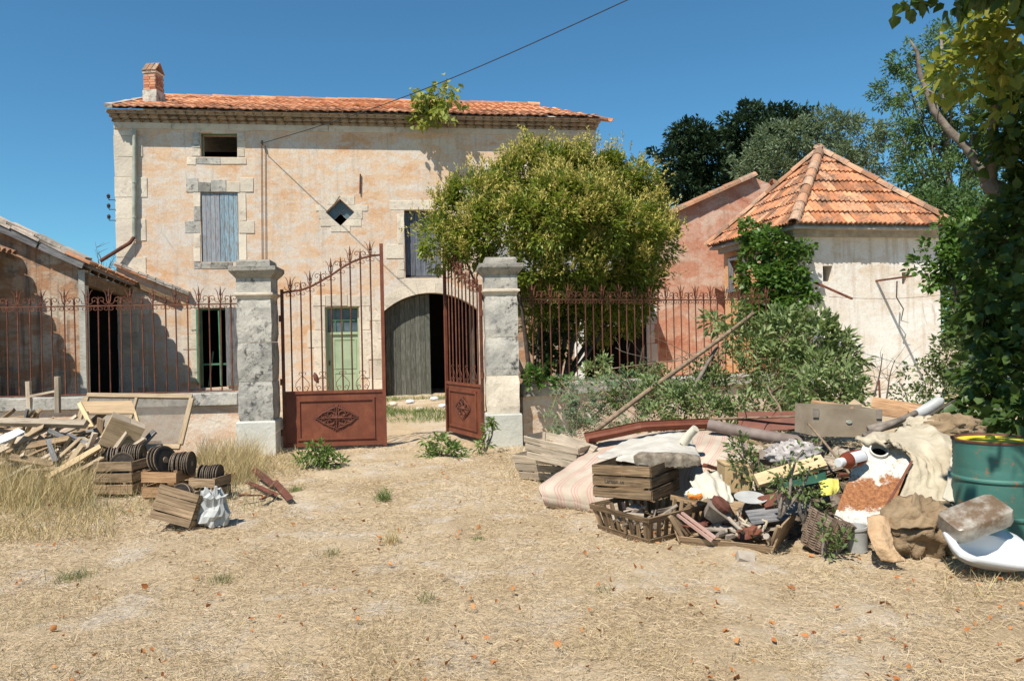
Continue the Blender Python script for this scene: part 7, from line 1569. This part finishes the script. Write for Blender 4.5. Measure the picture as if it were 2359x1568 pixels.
# courtyard grass behind the gate
N = 9000; y = npr.uniform(13.4, 20.6, N); x = np.array([ray(a, 930).x for a in npr.uniform(880, 1060, N)])*y; keep = clump_mask(x, y, 1.0, .2) & (npr.random(N) < np.clip((y-13)/5, .1, 1)); x, y = x[keep], y[keep]; N = len(x)
d = np.stack([npr.normal(0, .5, N), npr.normal(0, .5, N), np.ones(N)], 1); V, F = blades(np.stack([x, y, gzv(x, y)-.01], 1), d, npr.uniform(.06, .2, N), .008, .3); tag(obj('courtyard_grass', np_mesh('courtyard_grass', V, F), m_grass), 'green grass patch before the barn archway', None, None, 'stuff')
for i, (px, py) in enumerate(((945, 925), (1000, 918), (1020, 935), (965, 942), (905, 930))): tag(lump('rubble_stone', G(px, py, .03), (.10, .08, .05), m_ceram if i < 3 else m_stone, .4, 2, n=8, seed=60+i), 'pale stone lying in the courtyard grass', 'stone', 'stones in the courtyard')
# single green tufts on the yard
for i, (px, py, r_, n_, h, lab, m) in enumerate(((884, 1150, .07, 130, .22, 'upright green weed in the middle of the yard', m_grass), (168, 1332, .10, 170, .12, 'grey-green grass tuft in the lower left of the yard', m_tuft), (510, 1335, .08, 120, .08, 'low green tuft below the plastic bag', m_tuft), (900, 1248, .06, 90, .16, 'dry brown tuft in front of the green weed', m_straw2), (680, 1130, .07, 90, .12, 'small green tuft right of the rusty iron', m_grass), (760, 1275, .08, 80, .08, 'faint green tuft near the centre of the yard', m_tuft), (1465, 1345, .06, 70, .07, 'brownish tuft in front of the basket crate', m_tuft), (1100, 1240, .05, 50, .06, 'tiny dark green plant on bare soil', m_grass), (1390, 1360, .08, 60, .07, 'wispy tuft in the right foreground', m_tuft), (985, 1380, .07, 70, .08, 'greyish tuft in the centre foreground', m_tuft))):
    b = G(px, py); k = n_; pp = np.array(b)+np.stack([npr.normal(0, r_*.6, k), npr.normal(0, r_*.6, k), np.full(k, -.01)], 1); d = np.stack([npr.normal(0, .45, k), npr.normal(0, .45, k), np.ones(k)], 1)
    V, F = blades(pp-np.array(b), d, npr.uniform(.4, 1, k)*h, .0045, .3); tag(obj('grass_tuft', np_mesh('grass_tuft', V, F), m, None, Matrix.Translation(b)), lab, 'grass tuft', 'single tufts on the yard')
# fallen leaves
N = 480; y = 3.2*np.exp(npr.random(N)*math.log(11/3.2)); x = npr.uniform(-.72, .72, N)*y; d = np.stack([npr.normal(0, 1, N), npr.normal(0, 1, N), npr.normal(.1, .35, N)], 1)
V, F = leaf_arrays(np.stack([x, y, gzv(x, y)+.012], 1), d, npr.uniform(.018, .05, N), npr.uniform(.016, .042, N), .5, 'heart', -.4); tag(obj('fallen_leaves', np_mesh('fallen_leaves', V, F), m_dead), 'curled orange-brown leaves scattered over the yard', None, None, 'stuff')

# dry litter caught in the rubbish heap
N = 9000; x = npr.uniform(.4, 4.1, N); y = npr.uniform(5.7, 9.4, N); z_ = np.array([heapz(a, b) for a, b in zip(x, y)])
keep = z_ > .02; x, y, z_ = x[keep], y[keep], z_[keep]; N = len(x); d = np.stack([npr.normal(0, 1, N), npr.normal(0, 1, N), np.abs(npr.normal(0, .5, N))], 1)
m_lit = leaf_mat('heap_litter', (0.10, 0.07, 0.04), (0.22, 0.16, 0.09), (0.36, 0.28, 0.17), (0.2, 0.15, 0.08), .1, .2, .8)
V, F = blades(np.stack([x, y, z_+npr.uniform(0, .05, N)], 1), d, npr.uniform(.03, .16, N), npr.uniform(.003, .008, N), .3); tag(obj('heap_litter', np_mesh('heap_litter', V, F), m_lit), 'brown straw and twig litter all through the rubbish heap', None, None, 'stuff')
N = 1100; i_ = npr.integers(0, len(x), N); V, F = leaf_arrays(np.stack([x[i_], y[i_], z_[i_]+npr.uniform(.01, .07, N)], 1), unit(N), npr.uniform(.03, .07, N), npr.uniform(.02, .045, N), .4, 'heart', .3); tag(obj('heap_leaf_litter', np_mesh('heap_leaf_litter', V, F), m_cutd), 'withered green leaves scattered in the rubbish heap', None, None, 'stuff')
